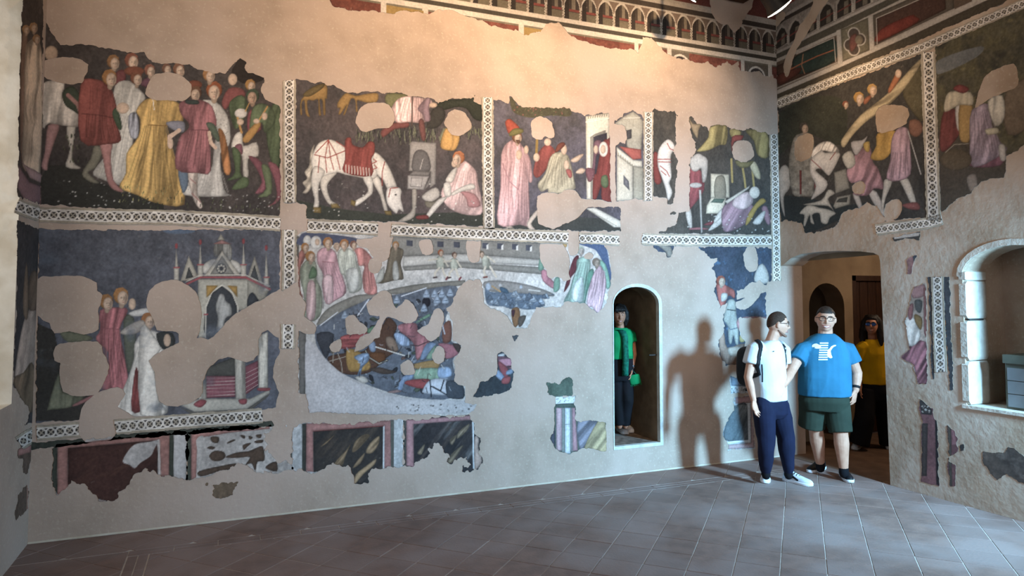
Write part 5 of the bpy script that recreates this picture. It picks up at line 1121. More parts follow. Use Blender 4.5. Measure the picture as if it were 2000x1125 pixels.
P('b5ae9b', '193,347 237,213 287,320 250,342', sm=False); P('4a4c4c', '220,335 238,270 262,325', sm=False); P('aaa492', '545,325 582,213 632,372', sm=False); P('4a4c4c', '560,325 582,260 605,345', sm=False); P('c8c1ae', '318,320 412,188 512,318', sm=False); P('8f8c82', '348,312 412,213 477,310', sm=False); E('3d4046', 408, 280, 27, 27, edge=0)
for k in range(8): E('c2bba8', 408 + 17 * math.cos(k * .785), 280 + 17 * math.sin(k * .785), 6, 6, edge=0)
for x, y0, y1 in ((298, 150, 322), (524, 145, 322), (173, 170, 337), (643, 180, 388)): P('d3ccba', f'{x - 13},{y1} {x},{y0} {x + 14},{y1}', sm=False); P('cfc8b6', f'{x - 13},{y1 - 60} {x + 14},{y1 - 60} {x + 14},{y1 + 10} {x - 13},{y1 + 10}', sm=False); S('a8474c', 2.4, f'{x - 14},{y1 - 62} {x + 15},{y1 - 62}'); E('a8474c', x, y0 - 8, 8, 15)
S('a54c50', 4, '225,362 300,326 535,326 662,388'); S('d6cfbc', 1.5, '225,348 300,314 535,314 662,374'); S('a54c50', 2.5, '318,520 336,520')
P('54534c', '328,800 482,740 482,842 328,842', sm=False); P('94505a', '328,842 482,842 482,952 328,957', sm=False)
for k in range(6): S('c2a49c', 1.0, f'330,{855 + 18 * k} 480,{850 + 18 * k}')
P('84454f', '533,792 602,760 602,892 533,942', sm=False)
for k in range(5): S('c2a49c', .9, f'535,{830 + 24 * k} 600,{798 + 22 * k}')
for q in ('478,735 532,735 537,967 483,972', '598,632 652,610 652,907 603,907', '293,882 327,820 332,977 288,977'): P('bab3a2', q, .12, 5, 0, sm=False)
P('b8b2a1', '188,992 300,960 560,960 662,910 662,932 540,1017 270,1032', sm=False); P('706c61', '188,1004 270,1032 540,1017 662,934 650,952 540,1037 260,1047', sm=False)
for q in ('262,992 300,965 332,975 300,1007', '498,967 540,962 538,987 510,990', '598,905 662,905 655,920 605,920'): P('a54c50', q)
tg(); Blotch('5a6472', .12, 3, 5, 3)
for q in ('18,432 60,365 150,338 200,350 270,395 302,480 302,560 280,642 190,672 187,620 150,608 70,602 50,542 18,482', '300,640 340,652 400,602 470,522 640,430 720,385 800,395 842,452 852,532 907,572 902,612 870,632 800,582 735,662 650,602 600,652 600,732 540,772 440,742 350,792 310,882 300,952 180,1002 80,972 58,822 28,762 110,702 190,670', '690,760 740,700 790,705 830,790 810,880 790,930 850,960 850,1040 690,1040 710,930 680,850'): Hole(q, .6)
cr(0, 360, .4087)
for q in ('178,455 240,440 300,437 400,440 460,470 465,510 492,530 470,602 470,692 400,717 330,702 260,712 235,662 178,625', '263,772 330,755 470,750 490,802 522,862 500,942 460,1002 380,1012 300,992 285,902 290,852 258,842', '405,1042 480,990 560,968 600,1002 565,1062 640,1110 560,1135 400,1135 383,1102'): Hole(q, .6)
# ---------------------------------------------------------------- arena scene
cr(0, 0, 1)
Film(BACK, 'fresco_scene', 'fresco scene of a battle inside a round arena watched by seated spectators', '577,463 596,451 760,458 1178,474 1186,490 1192,520 1194,556 1180,597 1166,610 1143,592 1105,588 1095,600 1062,598 1046,600 1030,641 1009,641 985,612 957,600 945,590 938,545 915,545 893,562 882,595 872,602 884,627 884,667 900,675 896,690 884,705 890,722 887,745 908,756 907,787 930,791 925,802 905,812 604,805 598,770 583,765 583,640 585,560', 'c9c4bb', 'b9b3ab', 10, group=FR)
P('827f76', '766,461 1062,474 1058,508 1000,503 900,496 790,501 766,490', sm=False, rough=.08)
for x, y in ((800, 475), (860, 477), (892, 478), (948, 480), (977, 481), (1006, 482), (1033, 484)):
    P('454854', f'{x - 6},{y - 6} {x + 6},{y - 5} {x + 6},{y + 6} {x - 6},{y + 5}', sm=False, edge=.1)
    if x > 940: P('d9d6cc', f'{x + 2},{y - 1} {x + 6},{y - 4} {x + 6},{y + 7} {x + 2},{y + 7}', sm=False, edge=0)
P('bdb9ae', '788,501 900,496 1058,507 1058,519 900,512 786,521', sm=False); P('8a877d', '786,521 900,512 1058,522 1060,536 900,523 790,529', sm=False, rough=.08)
cr(560, 440, .1778); P('756f64', '88,120 138,120 120,702 82,735', sm=False)
P('857f72', '330,1082 420,942 560,852 760,770 900,755 1000,740 1200,690 1500,640 1912,606 1960,610 1912,662 1600,692 1300,752 1100,762 900,832 700,902 560,992 430,1062 380,1112', rough=.08)
P('4a5068', '140,130 200,80 400,90 760,140 760,200 140,220', edge=0); tg('painted_figure', 'white hooded spectators'); E('d3cfc5', 225, 170, 45, 60); E('d9d5cb', 320, 190, 62, 74); E(SKIN, 335, 185, 26, 38); tg('painted_figure', 'spectator in faded red'); P('b26c60', '135,302 212,300 182,402 150,472 150,702 182,792 118,722', .1); Hd(200, 240, 50, 'b0743c')
tg('painted_figure', 'spectator in green with pink lining'); P('c2bdb2', '300,380 360,350 400,520 410,880 380,880 340,620'); P('8f947c', '148,472 220,380 302,380 332,480 332,602 384,722 382,952 300,1052 198,1022 188,762 148,602', .12, 7); P('c7a19d', '228,642 312,640 312,1002 218,1012', .1, 6); P('5f7d58', '280,450 330,500 320,570 240,580'); Hd(258, 340, 62, 'b0743c', SKIN, .3)
tg('painted_figure', 'spectator in rose'); P('c49096', '338,292 430,240 532,290 562,402 602,522 654,732 540,822 430,862 388,652 402,542 338,422', .12, 8); Folds('c49096', 8, '390,410 520,410', '430,850 540,815 645,730', 1.2); P('d8b0b0', '400,580 500,560 510,820 440,850', .1); S('9a6068', 1.3, '390,400 520,410'); Hd(452, 190, 64, 'ad6f3c', SKIN, .1); tg('painted_head'); Hd(548, 230, 42, 'c0a080')
tg('painted_figure', 'spectator in pale green'); P('b8bba9', '558,322 620,250 732,280 772,402 812,502 824,692 690,742 640,562 588,522', .12, 8); Folds('b8bba9', 7, '580,340 740,330', '650,600 690,735 815,680', 1.2); P('d6d6ca', '650,500 780,480 790,680 700,730', .1); Hd(632, 205, 58, 'b06f3c', SKIN, 0); tg('painted_figure', 'spectator in coral'); P('cd7f76', '738,262 832,250 932,352 942,432 952,522 994,742 858,742 832,562 852,452 790,442 768,332', .12, 7); Folds('cd7f76', 7, '850,460 940,440', '865,735 985,735', 1.3); Hd(732, 212, 46, '8a5a4a')
tg('painted_figure', 'seated woman in a brown mantle'); P('706450', '1145,240 1272,260 1277,332 1252,422 1284,582 1200,602 998,642 1080,522 1110,372', .1, 7); P('bbb9ae', '1168,420 1212,400 1234,582 1168,592', .08); Hd(1197, 215, 42, 'b0743c', SKIN, 0); P('b9b7aa', '1000,540 1070,450 1060,590 980,640')
for cx, cy, s, c in ((1690, 300, 1., 'b0562f'), (1840, 325, .92, '6b4a3c')):
    tg('painted_figure'); P('adb09c', f'{cx - 40 * s},{cy + 50 * s} {cx + 30 * s},{cy + 45 * s} {cx + 45 * s},{cy + 120 * s} {cx + 40 * s},{cy + 170 * s} {cx - 40 * s},{cy + 175 * s}', .08); S('c3b8a0', 3, f'{cx - 35 * s},{cy + 70 * s} {cx - 130 * s},{cy + 85 * s}'); S('c3b8a0', 3, f'{cx + 30 * s},{cy + 70 * s} {cx + 80 * s},{cy + 150 * s}')
    S('cdc0a8', 4, f'{cx - 15 * s},{cy + 170 * s} {cx - 60 * s},{cy + 220 * s} {cx - 60 * s},{cy + 270 * s}'); S('cdc0a8', 4, f'{cx + 20 * s},{cy + 170 * s} {cx + 40 * s},{cy + 240 * s} {cx + 75 * s},{cy + 280 * s}'); S('4a3a38', 3.4, f'{cx - 75 * s},{cy + 275 * s} {cx - 45 * s},{cy + 270 * s}'); S('7a3038', 3.4, f'{cx + 60 * s},{cy + 295 * s} {cx + 78 * s},{cy + 270 * s}'); Hd(cx, cy, 36 * s, c)
cr(860, 440, .18); cx, cy, s = 450, 310, .95; tg('painted_figure')
P('adb09c', f'{cx - 5},{cy + 30} {cx + 60},{cy + 20} {cx + 95},{cy + 110} {cx + 90},{cy + 150} {cx + 20},{cy + 160}', .08); S('c3b8a0', 3, '510,340 590,400'); S('cdc0a8', 4, '490,450 470,500 490,550'); S('cdc0a8', 4, '540,450 570,500 605,560'); S('7a4038', 3.4, '470,565 505,560'); Hd(445, 310, 36, '6b5a48')
tg(); P('44577c', '1500,198 1772,213 1834,420 1856,562 1842,642 1780,440 1700,290 1640,250', edge=.1); tg('painted_figure', 'bearded spectators in green and pink'); P('74a087', '1700,370 1792,420 1846,642 1800,684 1770,502', .1); P('733238', '1440,370 1502,330 1482,480 1420,562 1400,642 1338,727 1380,562', .08); P('52806a', '1568,562 1652,470 1662,562 1600,702 1558,884', .1)
P('97b7a4', '1480,380 1562,338 1622,380 1622,480 1562,602 1562,832 1450,852 1338,832 1400,702 1440,562 1480,522', .12, 7); Folds('97b7a4', 8, '1490,400 1610,400', '1350,825 1560,830', 1.3); P('cdd9d0', '1450,642 1542,560 1542,822 1428,802', .09); Hd(1520, 270, 48, 'a5b3a0', 'bdb2a5'); P('c79ea4', '1688,472 1740,440 1792,562 1794,682 1742,924 1690,942 1640,882 1588,892 1620,642', .13, 6); Folds('c79ea4', 8, '1690,480 1780,500', '1600,880 1690,935 1745,915', 1.3); Hd(1690, 400, 50, '7d6a5a', 'a8937f')
tg(); P('b4707a', '1098,480 1162,500 1202,582 1254,642 1230,692 1110,602', .08); P('74a087', '1062,480 1080,350 1110,400 1120,480'); P('74a087', '1238,582 1292,570 1292,692 1228,722'); E('c39a5a', 1345, 215, 30, 30)
tg('painted_helmets', 'crowd of blue-grey helmets'); P('8b857e', '478,612 700,603 1000,658 1224,742 1190,772 900,742 700,732 498,702', rough=.08)
P('566678', '488,660 540,720 700,725 900,740 1190,760 1222,745 1100,802 1112,892 1000,912 900,912 780,882 540,872 488,792', rough=.15, edge=.1)
for k in range(34):
    x = random.uniform(510, 1150); y = random.uniform(745, 880); r = random.uniform(22, 42)
    P(random.choice(['8fa3b8', '7488a0', 'a9b9c8', '67788c']), f'{x - r},{y + r * .8} {x - r * .6},{y - r * .2} {x},{y - r} {x + r * .7},{y - r * .1} {x + r},{y + r * .8}', edge=.5); S('3c4654', .9, f'{x - r * .6},{y + r * .5} {x + r * .5},{y + r * .3}')
E('aebccc', 520, 665, 30, 42); S('b58a52', 2.4, '560,660 650,720'); P('44617a', '650,670 720,690 740,740 660,720'); E('c9c6c2', 650, 650, 20, 20); E('b9c2cc', 875, 670, 18, 20); S('c9c3b8', 2, '960,700 1080,715'); P('8f5f38', '768,922 852,898 862,1042 800,1104'); P('55303a', '770,930 810,920 790,1000'); P('5c5046', '850,1000 930,980 890,1080 850,1100')
tg('painted_battle', 'tangle of armoured knights and horses'); cr(560, 560, .2311)
P('5b626e', '460,212 640,128 700,98 900,70 1180,20 1432,-5 1422,132 1342,262 1392,462 1472,492 1402,622 1432,792 1382,942 1170,948 980,922 800,872 620,802 470,732 330,612 248,482 248,342 330,300', rough=.2, edge=.1)
BT = smooth(pp('480,232 640,148 700,118 900,90 1180,40 1410,20 1400,132 1322,262 1372,462 1440,500 1382,622 1410,780 1360,920 1170,925 980,900 800,850 630,780 490,710 350,600 270,480 270,352 340,320'), 2)
n_ = 0
while n_ < 170:
    x, y = random.uniform(270, 1440), random.uniform(20, 920); r = random.uniform(14, 34); q = pp(f'{x},{y}')
    if sdf(q[:, 0], q[:, 1], BT)[0] < 5: continue
    n_ += 1; a_ = random.uniform(0, 6.28); ca, sa = math.cos(a_), math.sin(a_)
    P(random.choice(['2e3038', '8d9aab', 'a9b6c6', '3b3a40', '6a7486', '7d5a50', '566351', '9c8a70', '444a58']), ' '.join(f'{x + r * (u * ca - v * sa)},{y + r * (u * sa + v * ca)}' for u, v in ((-1, .1), (-.2, -.6), (1.1, -.1), (.3, .55))), edge=.5)
    if n_ % 3 == 0: S(random.choice(['22242a', 'c2c6cc', '2c2622']), 1.2, f'{x - r},{y} {x + r * ca * 1.8},{y + r * sa * 1.8}')
P('3d3f46', '250,400 400,400 340,600 300,560', rough=.1)
P('5a3a2a', '348,592 500,560 660,540 700,462 760,420 800,342 860,258 934,332 902,422 944,532 902,562 842,602 780,662 700,722 600,744 470,732 380,662'); P('8a6f5a', '838,430 900,430 945,530 900,545 850,500'); P('6d3f22', '700,560 830,560 820,640 740,640'); 
for q in ('665,540 700,600 780,650 850,620', ): S('2a2320', 4, q); S('c9c0aa', 1.4, q)
S('a89a86', 1.6, '395,560 390,640'); S('a89a86', 1.6, '430,560 460,640 470,725'); S('a89a86', 1.6, '360,630 500,590')
P('b5853c', '503,540 602,540 704,642 692,702 600,717 520,702', .06); P('829bbb', '568,592 682,558 694,622 640,682 620,762 593,762 620,652', .15, 4, 60); P('8699b4', '690,480 742,463 752,542 710,547'); P('ad4d4a', '458,422 602,393 694,395 600,502 458,522', .14, 5, 90); P('5d8560', '680,360 740,330 735,380 690,395'); P('d0c9bb', '575,765 650,755 690,800 640,815')
P('b66b70', '938,332 1000,308 1092,310 1112,372 1182,432 1204,482 1102,622 1080,502 1030,432 960,382', .1, 7); S('3a2a2c', 1.6, '1030,490 1110,500 1190,465'); P('8aa0be', '905,400 960,390 1030,440 1040,500 950,490', .15, 4); P('829abb', '1128,602 1182,480 1264,478 1230,532 1160,612', .1); P('84a688', '1198,562 1262,490 1232,602 1180,612'); P('c39350', '1078,652 1262,618 1294,662 1240,702 1088,692', .08, 6, 90); P('84a688', '1078,702 1284,690 1284,782 1088,782', .08); P('b0656e', '1278,480 1402,490 1456,562 1350,612 1330,542'); P('4a3a34', '1400,480 1470,495 1450,560'); P('93adcf', '1280,690 1372,678 1394,752 1288,772', .1, 5, 0); P('a84443', '1008,792 1204,780 1152,862 998,822'); P('c0c4cc', '1148,872 1210,788 1342,780 1374,872 1342,917 1168,902'); 
for q in ('1210,790 1222,930', '1220,840 1350,912', '1328,790 1300,880 1235,845'): S('24262c', 2.2, q)
P('8aa4c8', '938,862 980,760 1072,738 1060,782 1000,802 970,884', .1, 5); P('b08a84', '850,890 930,870 970,885 900,900'); P('3d444c', '1350,800 1450,800 1500,860 1490,945 1370,940 1350,900'); P('4f4038', '700,700 780,680 860,700 930,720 820,740'); P('7d4a3a', '1320,330 1385,290 1390,450 1320,470')
S('d9d2c4', 2.2, '750,508 995,582'); S('ccd0d8', 2.4, '692,108 600,242'); S('ccd0d8', 2.2, '970,80 1178,10'); S('b8bcc6', 2.2, '1310,300 1335,400'); S('d0d2d6', 2, '285,325 430,215'); P('7db08a', '1130,270 1200,230 1210,250 1090,310'); E('24222a', 1180, 130, 36, 44)
n_ = 0
while n_ < 70:
    x, y = random.uniform(330, 1420), random.uniform(120, 900); q = pp(f'{x},{y}')
    if sdf(q[:, 0], q[:, 1], BT)[0] < 4: continue
    n_ += 1; a_ = random.uniform(-.6, 2.2); L_ = random.uniform(25, 70); S(random.choice(['26272c', '26272c', '3a2a26', 'b9c2cc', 'd3cdbf']), random.choice([.9, 1.2, 1.6]), f'{x},{y} {x + L_ * .5 * math.cos(a_)},{y + L_ * .5 * math.sin(a_) + 5} {x + L_ * math.cos(a_)},{y + L_ * math.sin(a_)}', op=.8)
for x, y in ((930, 110), (1180, 60), (1250, 60), (1310, 60), (1380, 50), (1160, 180), (1270, 110), (1340, 110), (490, 240)): P('9fb0c4', f'{x - 30},{y + 30} {x - 18},{y - 15} {x},{y - 40} {x + 22},{y - 10} {x + 30},{y + 30}', edge=.45); S('3c4654', 1, f'{x - 15},{y + 10} {x + 18},{y + 5}')
tg(); P('726d66', '98,368 162,398 157,942 108,942', sm=False, rough=.1); P('c0b9b6', '157,482 210,468 250,502 340,622 480,742 600,804 800,884 1000,938 1170,952 1500,962 1600,1010 1500,1070 200,1062 162,902', edge=.1, rough=.06); Dots(['4a4644', '7a7470'], 26, 850, 985, 1560, 1060, .7, 2.2)
for q in ('0,20 130,80 162,172 150,252 230,302 252,352 230,402 150,397 98,362 0,335', '680,132 760,60 820,28 880,60 922,182 1000,108 1062,140 1112,242 1050,312 960,292 852,252 802,352 790,422 740,442 700,492 580,552 568,540 620,430 700,388 760,302 780,250 700,240 678,182', '498,262 560,238 620,290 684,352 662,392 580,402 508,392', '1098,372 1200,308 1240,198 1302,188 1334,252 1312,342 1290,412 1220,462 1168,422', '1228,572 1270,508 1312,508 1338,562 1332,622 1280,657 1238,622', '958,662 1020,618 1062,640 1082,702 1070,742 990,742', '358,502 400,460 462,448 452,542 380,552'): Hole(q, .7)
cr(560, 440, .1778)
for q in ('990,-20 1140,-20 1200,60 1160,152 1140,262 1130,342 1080,392 1042,402 1042,462 1000,522 930,522 893,472 910,380 960,358 930,330 890,260 790,230 768,150 930,140 985,95', '1448,182 1520,153 1592,163 1614,282 1570,322 1490,312'): Hole(q, .5)
cr(860, 440, .18)
for q in ('283,182 330,118 402,123 442,162 432,282 422,382 370,407 310,382 278,252', '1078,282 1083,210 1140,148 1200,128 1292,160 1332,210 1384,302 1404,402 1392,522 1414,582 1340,612 1310,572 1240,562 1200,582 1160,542 1150,482 1090,402', '1388,100 1494,100 1507,222 1490,302 1430,332 1393,292', '1558,342 1610,288 1654,310 1652,352 1600,372'): Hole(q, .5)
# small fragments to the right of the arena
FG = 'small fresco fragments on the back wall'
cr(820, 560, .3021)
Film(BACK, 'fresco_fragment', 'dark fresco fragment with red striped cloth below the arena helmets', '503,442 530,423 552,440 592,465 597,532 608,562 592,652 540,682 400,712 335,718 385,642 388,620 460,592 490,572 500,522', '3a4148', '2c3338', group=FG)
P('d0d2d2', '505,440 550,430 540,455 515,460'); P('8a5a66', '505,450 590,465 592,530 560,520 515,490', .25, 4, 80); P('9c454a', '505,480 570,530 565,590 530,570'); P('8aa0c0', '495,530 545,580 530,610 490,575'); P('a84a4c', '535,590 585,580 575,625 530,625'); P('7d93ae', '560,545 600,530 600,560 560,570')
Film(BACK, 'fresco_fragment', 'tiny dark fresco fragment between the helmets and the striped cloth fragment', '598,318 648,308 612,358', '55585a', '44484c', group=FG)
Film(BACK, 'fresco_fragment', 'dark green notched fresco fragment over a striped painted pillar', ['822,622 870,618 895,642 930,600 960,578 987,590 993,707 865,712 830,682', '878,712 1003,707 1003,782 1012,872 1150,868 1197,880 1208,1064 1110,1048 1040,1042 1020,1062 960,1078 930,1072 878,1057 843,990 868,910'], '4f5e4e', '445244', group=FG)
P('d3d6d2', '865,712 1003,706 1003,752 878,758', sm=False, edge=.05); Dots(['55585a', '3a3c3c'], 14, 880, 715, 995, 750, .6, 1.3); P('4d5b50', '878,758 1003,754 1003,782 880,782', sm=False); P('c4989a', '880,782 920,782 920,1060 880,1060', .08, 4, 0, sm=False); P('8f938a', '918,782 937,782 937,1070 918,1070', sm=False); P('cfd6d6', '937,782 972,782 975,1080 937,1078', sm=False); P('8f8a86', '972,782 985,782 990,1066 975,1066', sm=False); P('b98084', '983,782 1003,782 1022,1062 988,1062', sm=False); P('6f6a74', '1020,870 1150,868 1060,1045 1030,1045', .15, 6, 40); P('a88f62', '1150,870 1200,880 1208,1066 1110,1050 1060,1045', .12, 7, 40); P('4a4a56', '843,990 870,908 872,1030'); S('6f7268', 1.2, '937,890 972,890')
# ---------------------------------------------------------------- remains of the scene beside the passage
cr(1270, 460, .391)
Film(BACK, 'fresco_scene', 'broken fresco scene with a rider on a grey horse left of the passage', ['8,45 130,50 110,80 105,110 85,108 75,85 40,78', '245,60 330,53 470,58 607,63 607,217 577,247 545,225 500,240 470,260 430,280 432,322 577,280 577,412 442,412 447,492 472,532 462,642 380,647 350,602 340,522 370,482 363,422 385,332 350,362 340,322 318,282 330,232 323,172 308,162 342,110 300,112'], '3d475a', '323b48', group=FR)
Blotch('4a76a0', .16, 4, 16, 4); P('8f8a7c', '40,50 100,55 110,100 85,105 75,80'); P('b9b0a2', '530,170 560,140 590,190 585,240 520,230'); tg('painted_figure', 'rider in red'); P('aa5246', '330,225 380,250 420,275 420,315 390,300 365,365 340,330', .1); Hd(352, 225, 26, 'a04a34'); P('d0c5b4', '355,290 385,290 380,320 355,330')
tg('painted_horse', 'grey horse seen from the front'); P('a9a797', '380,340 400,318 425,330 430,400 440,450 440,540 425,540 415,500 405,540 392,530 385,450 365,420', .06); S('4d5a6a', 1.6, '368,430 400,470 440,460'); S('3a3d3a', 2, '385,370 425,375'); tg()
P('b77c78', '440,412 577,408 572,440 560,475 450,480', .08, 9, 90); P('d9d5ca', '448,482 480,485 475,497 448,497', sm=False, edge=0); P('b59a58', '447,497 472,500 470,530 447,530'); P('8c6c58', '342,480 370,490 385,560 472,540 462,645 385,645 350,600', .12, 9); P('b5a08a', '390,560 460,560 450,600 400,600')
for q in ('465,92 490,53 522,60 537,112 532,172 495,182 468,142', '428,332 480,308 490,240 530,238 552,290 520,332 470,372 430,362'): Hole(q, .5)
Film(BACK, 'fresco_fragment', 'painted dado fragment of grey marble in a pink frame behind the backpack', ['398,700 482,720 484,785 403,790', '418,810 500,800 522,1062 388,1072 385,1032 363,990 368,965 400,900 420,872'], 'b9bcbc', 'a9aeb0', group=FG)
P('6c7c8c', '400,702 482,722 480,755 405,750', sm=False); Dots(['4a4a4a'], 20, 405, 760, 480, 785, .6, 1.3); P('b98a88', '425,808 500,800 505,835 425,840', sm=False); P('5a6468', '405,880 425,850 485,845 490,1020 390,1028 365,985', rough=.12); Streaks(['8a9494', '3a4448'], 115, 9, 4, '365,850 490,845 490,1025 365,1030'); S('cfd3d2', 4, '490,845 494,1025 390,1034'); P('c39a96', '500,840 515,840 520,1060 390,1068 388,1045 502,1035', sm=False)
# ---------------------------------------------------------------- painted dado
DG = 'painted marble dado panels'
cr(0, 740, .3422)
Film(BACK, 'marble_dado', 'painted dado panel of dark maroon marble in a pink frame, leftmost', '298,397 330,380 540,345 660,332 970,305 1075,298 1072,577 990,557 960,552 900,550 880,527 840,521 800,531 750,562 735,602 680,642 670,682 640,697 570,692 550,652 480,602 420,590 330,657 298,602', 'b7aea6', 'a59b94', cat='fresco', group=DG, rag=1.15)
P('454a3d', '298,395 328,378 328,662 298,610', sm=False); P('b87a6c', '328,380 970,303 970,560 910,556 905,350 388,395 388,640 328,660', sm=False, rough=.12); P('4d2d26', '388,395 870,352 905,375 900,560 660,710 388,640', sm=False, rough=.14); Streaks(['5f3a2c', '3a2420'], 150, 14, 3, '388,395 905,352 900,560 600,720 388,640'); S('cbbfb4', 4.5, '905,352 912,560'); P('454a3d', '968,300 992,298 992,560 965,556', sm=False); P('454a3d', '1068,296 1090,290 1090,580 1062,577', sm=False); P('c4bdb6', '992,298 1066,297 1062,577 992,557', sm=False, edge=.08)
for q in ('700,470 740,400 780,370 850,360 905,350 880,400 860,440 800,480 770,510 740,490', ): P('b9b0a8', q, rough=.15, edge=0)
cr(350, 800, .3)
Film(BACK, 'marble_dado', 'badly worn painted dado panel with brown flecks between pale pilasters', '45,140 300,112 590,105 602,130 562,160 562,262 642,342 702,330 738,382 642,412 500,402 460,372 380,352 300,392 180,432 80,457 45,457', 'beb5ab', 'aaa097', cat='fresco', group=DG, rag=1.15)
P('4f5446', '45,140 78,135 80,458 45,458', sm=False); P('bc7d70', '78,135 590,103 590,125 330,150 120,185 110,440 78,456', sm=False, rough=.15); P('beb5ab', '110,200 160,175 140,300 160,420 110,440 130,330', edge=0)
for q in ('205,178 258,178 252,215 215,212', '180,250 205,238 235,245 215,260', '195,300 230,268 290,275 300,310 260,335 215,330', '300,310 370,280 450,270 500,250 545,240 555,330 510,340 495,400 470,350 430,360 460,310 380,315', '130,400 300,360 378,350 340,385 250,405 140,435', '560,380 600,345 635,342 635,402', '400,165 430,170 425,190 405,180', '450,170 480,180 460,195', '500,165 535,160 530,185 505,180', '415,230 470,215 440,245 420,262', '490,205 545,195 540,215 500,218', '310,215 350,195 365,200 320,220'): P('5c4636', q, rough=.12)
Film(BACK, 'marble_dado', 'small brown fresco fragment low on the plaster under the worn dado panel', ['198,480 300,480 382,474 387,500 330,540 342,548 305,570 240,572 220,532 240,515', '178,482 190,480 188,505'], '5f4838', '7a6348', cat='fresco', group=DG, rag=1.15)
Film(BACK, 'marble_dado', 'painted dado panel of black marble with tan flame veins in a pink frame', '700,110 735,105 742,382 800,392 825,402 880,407 1010,357 1110,377 1140,422 1130,487 1190,492 1240,472 1230,442 1240,392 1340,377 1460,372 1462,62 1200,85 930,97 840,80 800,95', 'c6c7c5', 'b5b4b0', cat='fresco', group=DG, rag=1.15)
P('60645c', '705,110 735,105 735,210 710,215', sm=False, rough=.1); P('60645c', '700,260 735,255 735,345 705,345', sm=False); P('44463e', '800,92 828,88 825,402 800,395', sm=False); P('b87970', '826,90 1395,68 1395,380 1330,380 1335,105 872,140 875,405 826,402', sm=False, rough=.12); P('37322f', '872,140 1335,105 1328,380 1240,480 1130,490 1000,380 875,408', sm=False, rough=.1)
Streaks(['5a4a3c', '26282a'], 128, 12, 3, '872,140 1335,105 1328,380 1240,480 1130,490 875,408')
for q in ('1125,270 1150,200 1210,160 1240,170 1200,220 1150,270', '1215,280 1240,220 1300,170 1300,220 1260,280', '1010,350 1080,270 1115,225 1080,310 1060,365', '1160,330 1210,280 1180,350 1130,380', '1210,370 1280,320 1270,360 1200,420 1150,480 1135,480 1150,420', '920,240 1010,165 960,220'): P('9a7a55', q, .15, 4, 40)
S('cfd0cc', 3.5, '1332,108 1330,380'); P('6d6f64', '1375,72 1397,68 1395,378 1378,378', sm=False); S('8a2f2c', 1.2, '870,142 1332,107')
Film(BACK, 'marble_dado', 'painted dado panel of black marble cut by a pale lump of plaster, rightmost', '1458,70 1890,38 1902,70 1912,80 1922,180 1952,190 1947,250 1972,330 1942,382 1915,377 1905,402 1850,402 1845,372 1902,362 1870,310 1830,300 1770,352 1738,342 1760,302 1720,250 1670,223 1630,250 1610,312 1540,342 1520,372 1458,362', '332f30', '2a292b', cat='fresco', group=DG, rag=1.15)
P('565850', '1456,68 1480,66 1478,365 1456,365', sm=False); P('b87f80', '1478,66 1895,36 1900,68 1525,95 1528,375 1478,365', sm=False, rough=.1); Streaks(['6d6a68', '4a3f3a'], 128, 10, 4, '1525,95 1910,70 1915,400 1525,375')
for q in ('1820,140 1890,90 1870,140 1810,190', '1745,330 1790,270 1850,230 1800,310 1770,350', '1550,280 1600,220 1580,290', '1760,200 1810,160 1780,230'): P('857258', q, .15, 4, 40)
S('c9cccb', 3, '1912,80 1917,380'); P('b99a88', '1922,180 1952,190 1947,250 1972,330 1942,382 1922,377', rough=.1)
cr(0, 0, 1)
Film(BACK, 'painted_strip', 'dark green painted band under the lower lattice border', '60,866 150,858 226,848 342,839 500,827 530,823 536,831 500,837 342,850 226,859 150,868 60,878', '42463c', '383b33', cat='painted border')
Hole('155,830 180,805 215,820 225,850 200,862 165,862')
# ---------------------------------------------------------------- lattice borders of the back wall
Line(BACK, 'lattice_border', 'white lattice border between the dancing scene and the shrine scene', '78,419 200,423 320,424 430,430 547,437', 21)
Line(BACK, 'lattice_border', 'white lattice border below the grazing white horse, short left stretch', '600,441 670,444 738,447', 19)
Line(BACK, 'lattice_border', 'long white lattice border above the arena wall', '764,449 898,455.5 1040,461 1110,464', 18)
Line(BACK, 'lattice_border', 'short white lattice border above the green robed spectators', '1131,465.5 1175,467 1209,469', 15)
Line(BACK, 'lattice_border', 'white lattice border beneath the fallen knight', '1253,466 1273,468 1400,470 1508,470', 16)
Line(BACK, 'lattice_border', 'upright white lattice border right of the musicians', '565,157 565,280 566,396', 18)
Line(BACK, 'lattice_border', 'upright white lattice border left of the spectators in rose', '565,449 564.5,568', 20, holes=['553,568 600,545 600,600 553,590'])
Line(BACK, 'lattice_border', 'stub of upright lattice border between the shrine and the battle', '563,634 562,681', 20)
Line(BACK, 'lattice_border', 'upright white lattice border between the seated man and the bearded man', '952,190 953,320 955,447', 16)
Line(BACK, 'lattice_border', 'upright white lattice border between the house and the narrow horse fragment', '1266,219 1266,300 1266,391', 13)
Line(BACK, 'lattice_border', 'upright white lattice border at the room corner right of the fallen knight', '1511,262 1515,400 1517,548', 13)
Line(BACK, 'lattice_border', 'white lattice border above the maroon dado panel', '72,846 154,839 226,834 342,824 500,813 512,812', 21, holes=['155,850 158,815 178,800 212,805 226,835 222,860 180,860'])
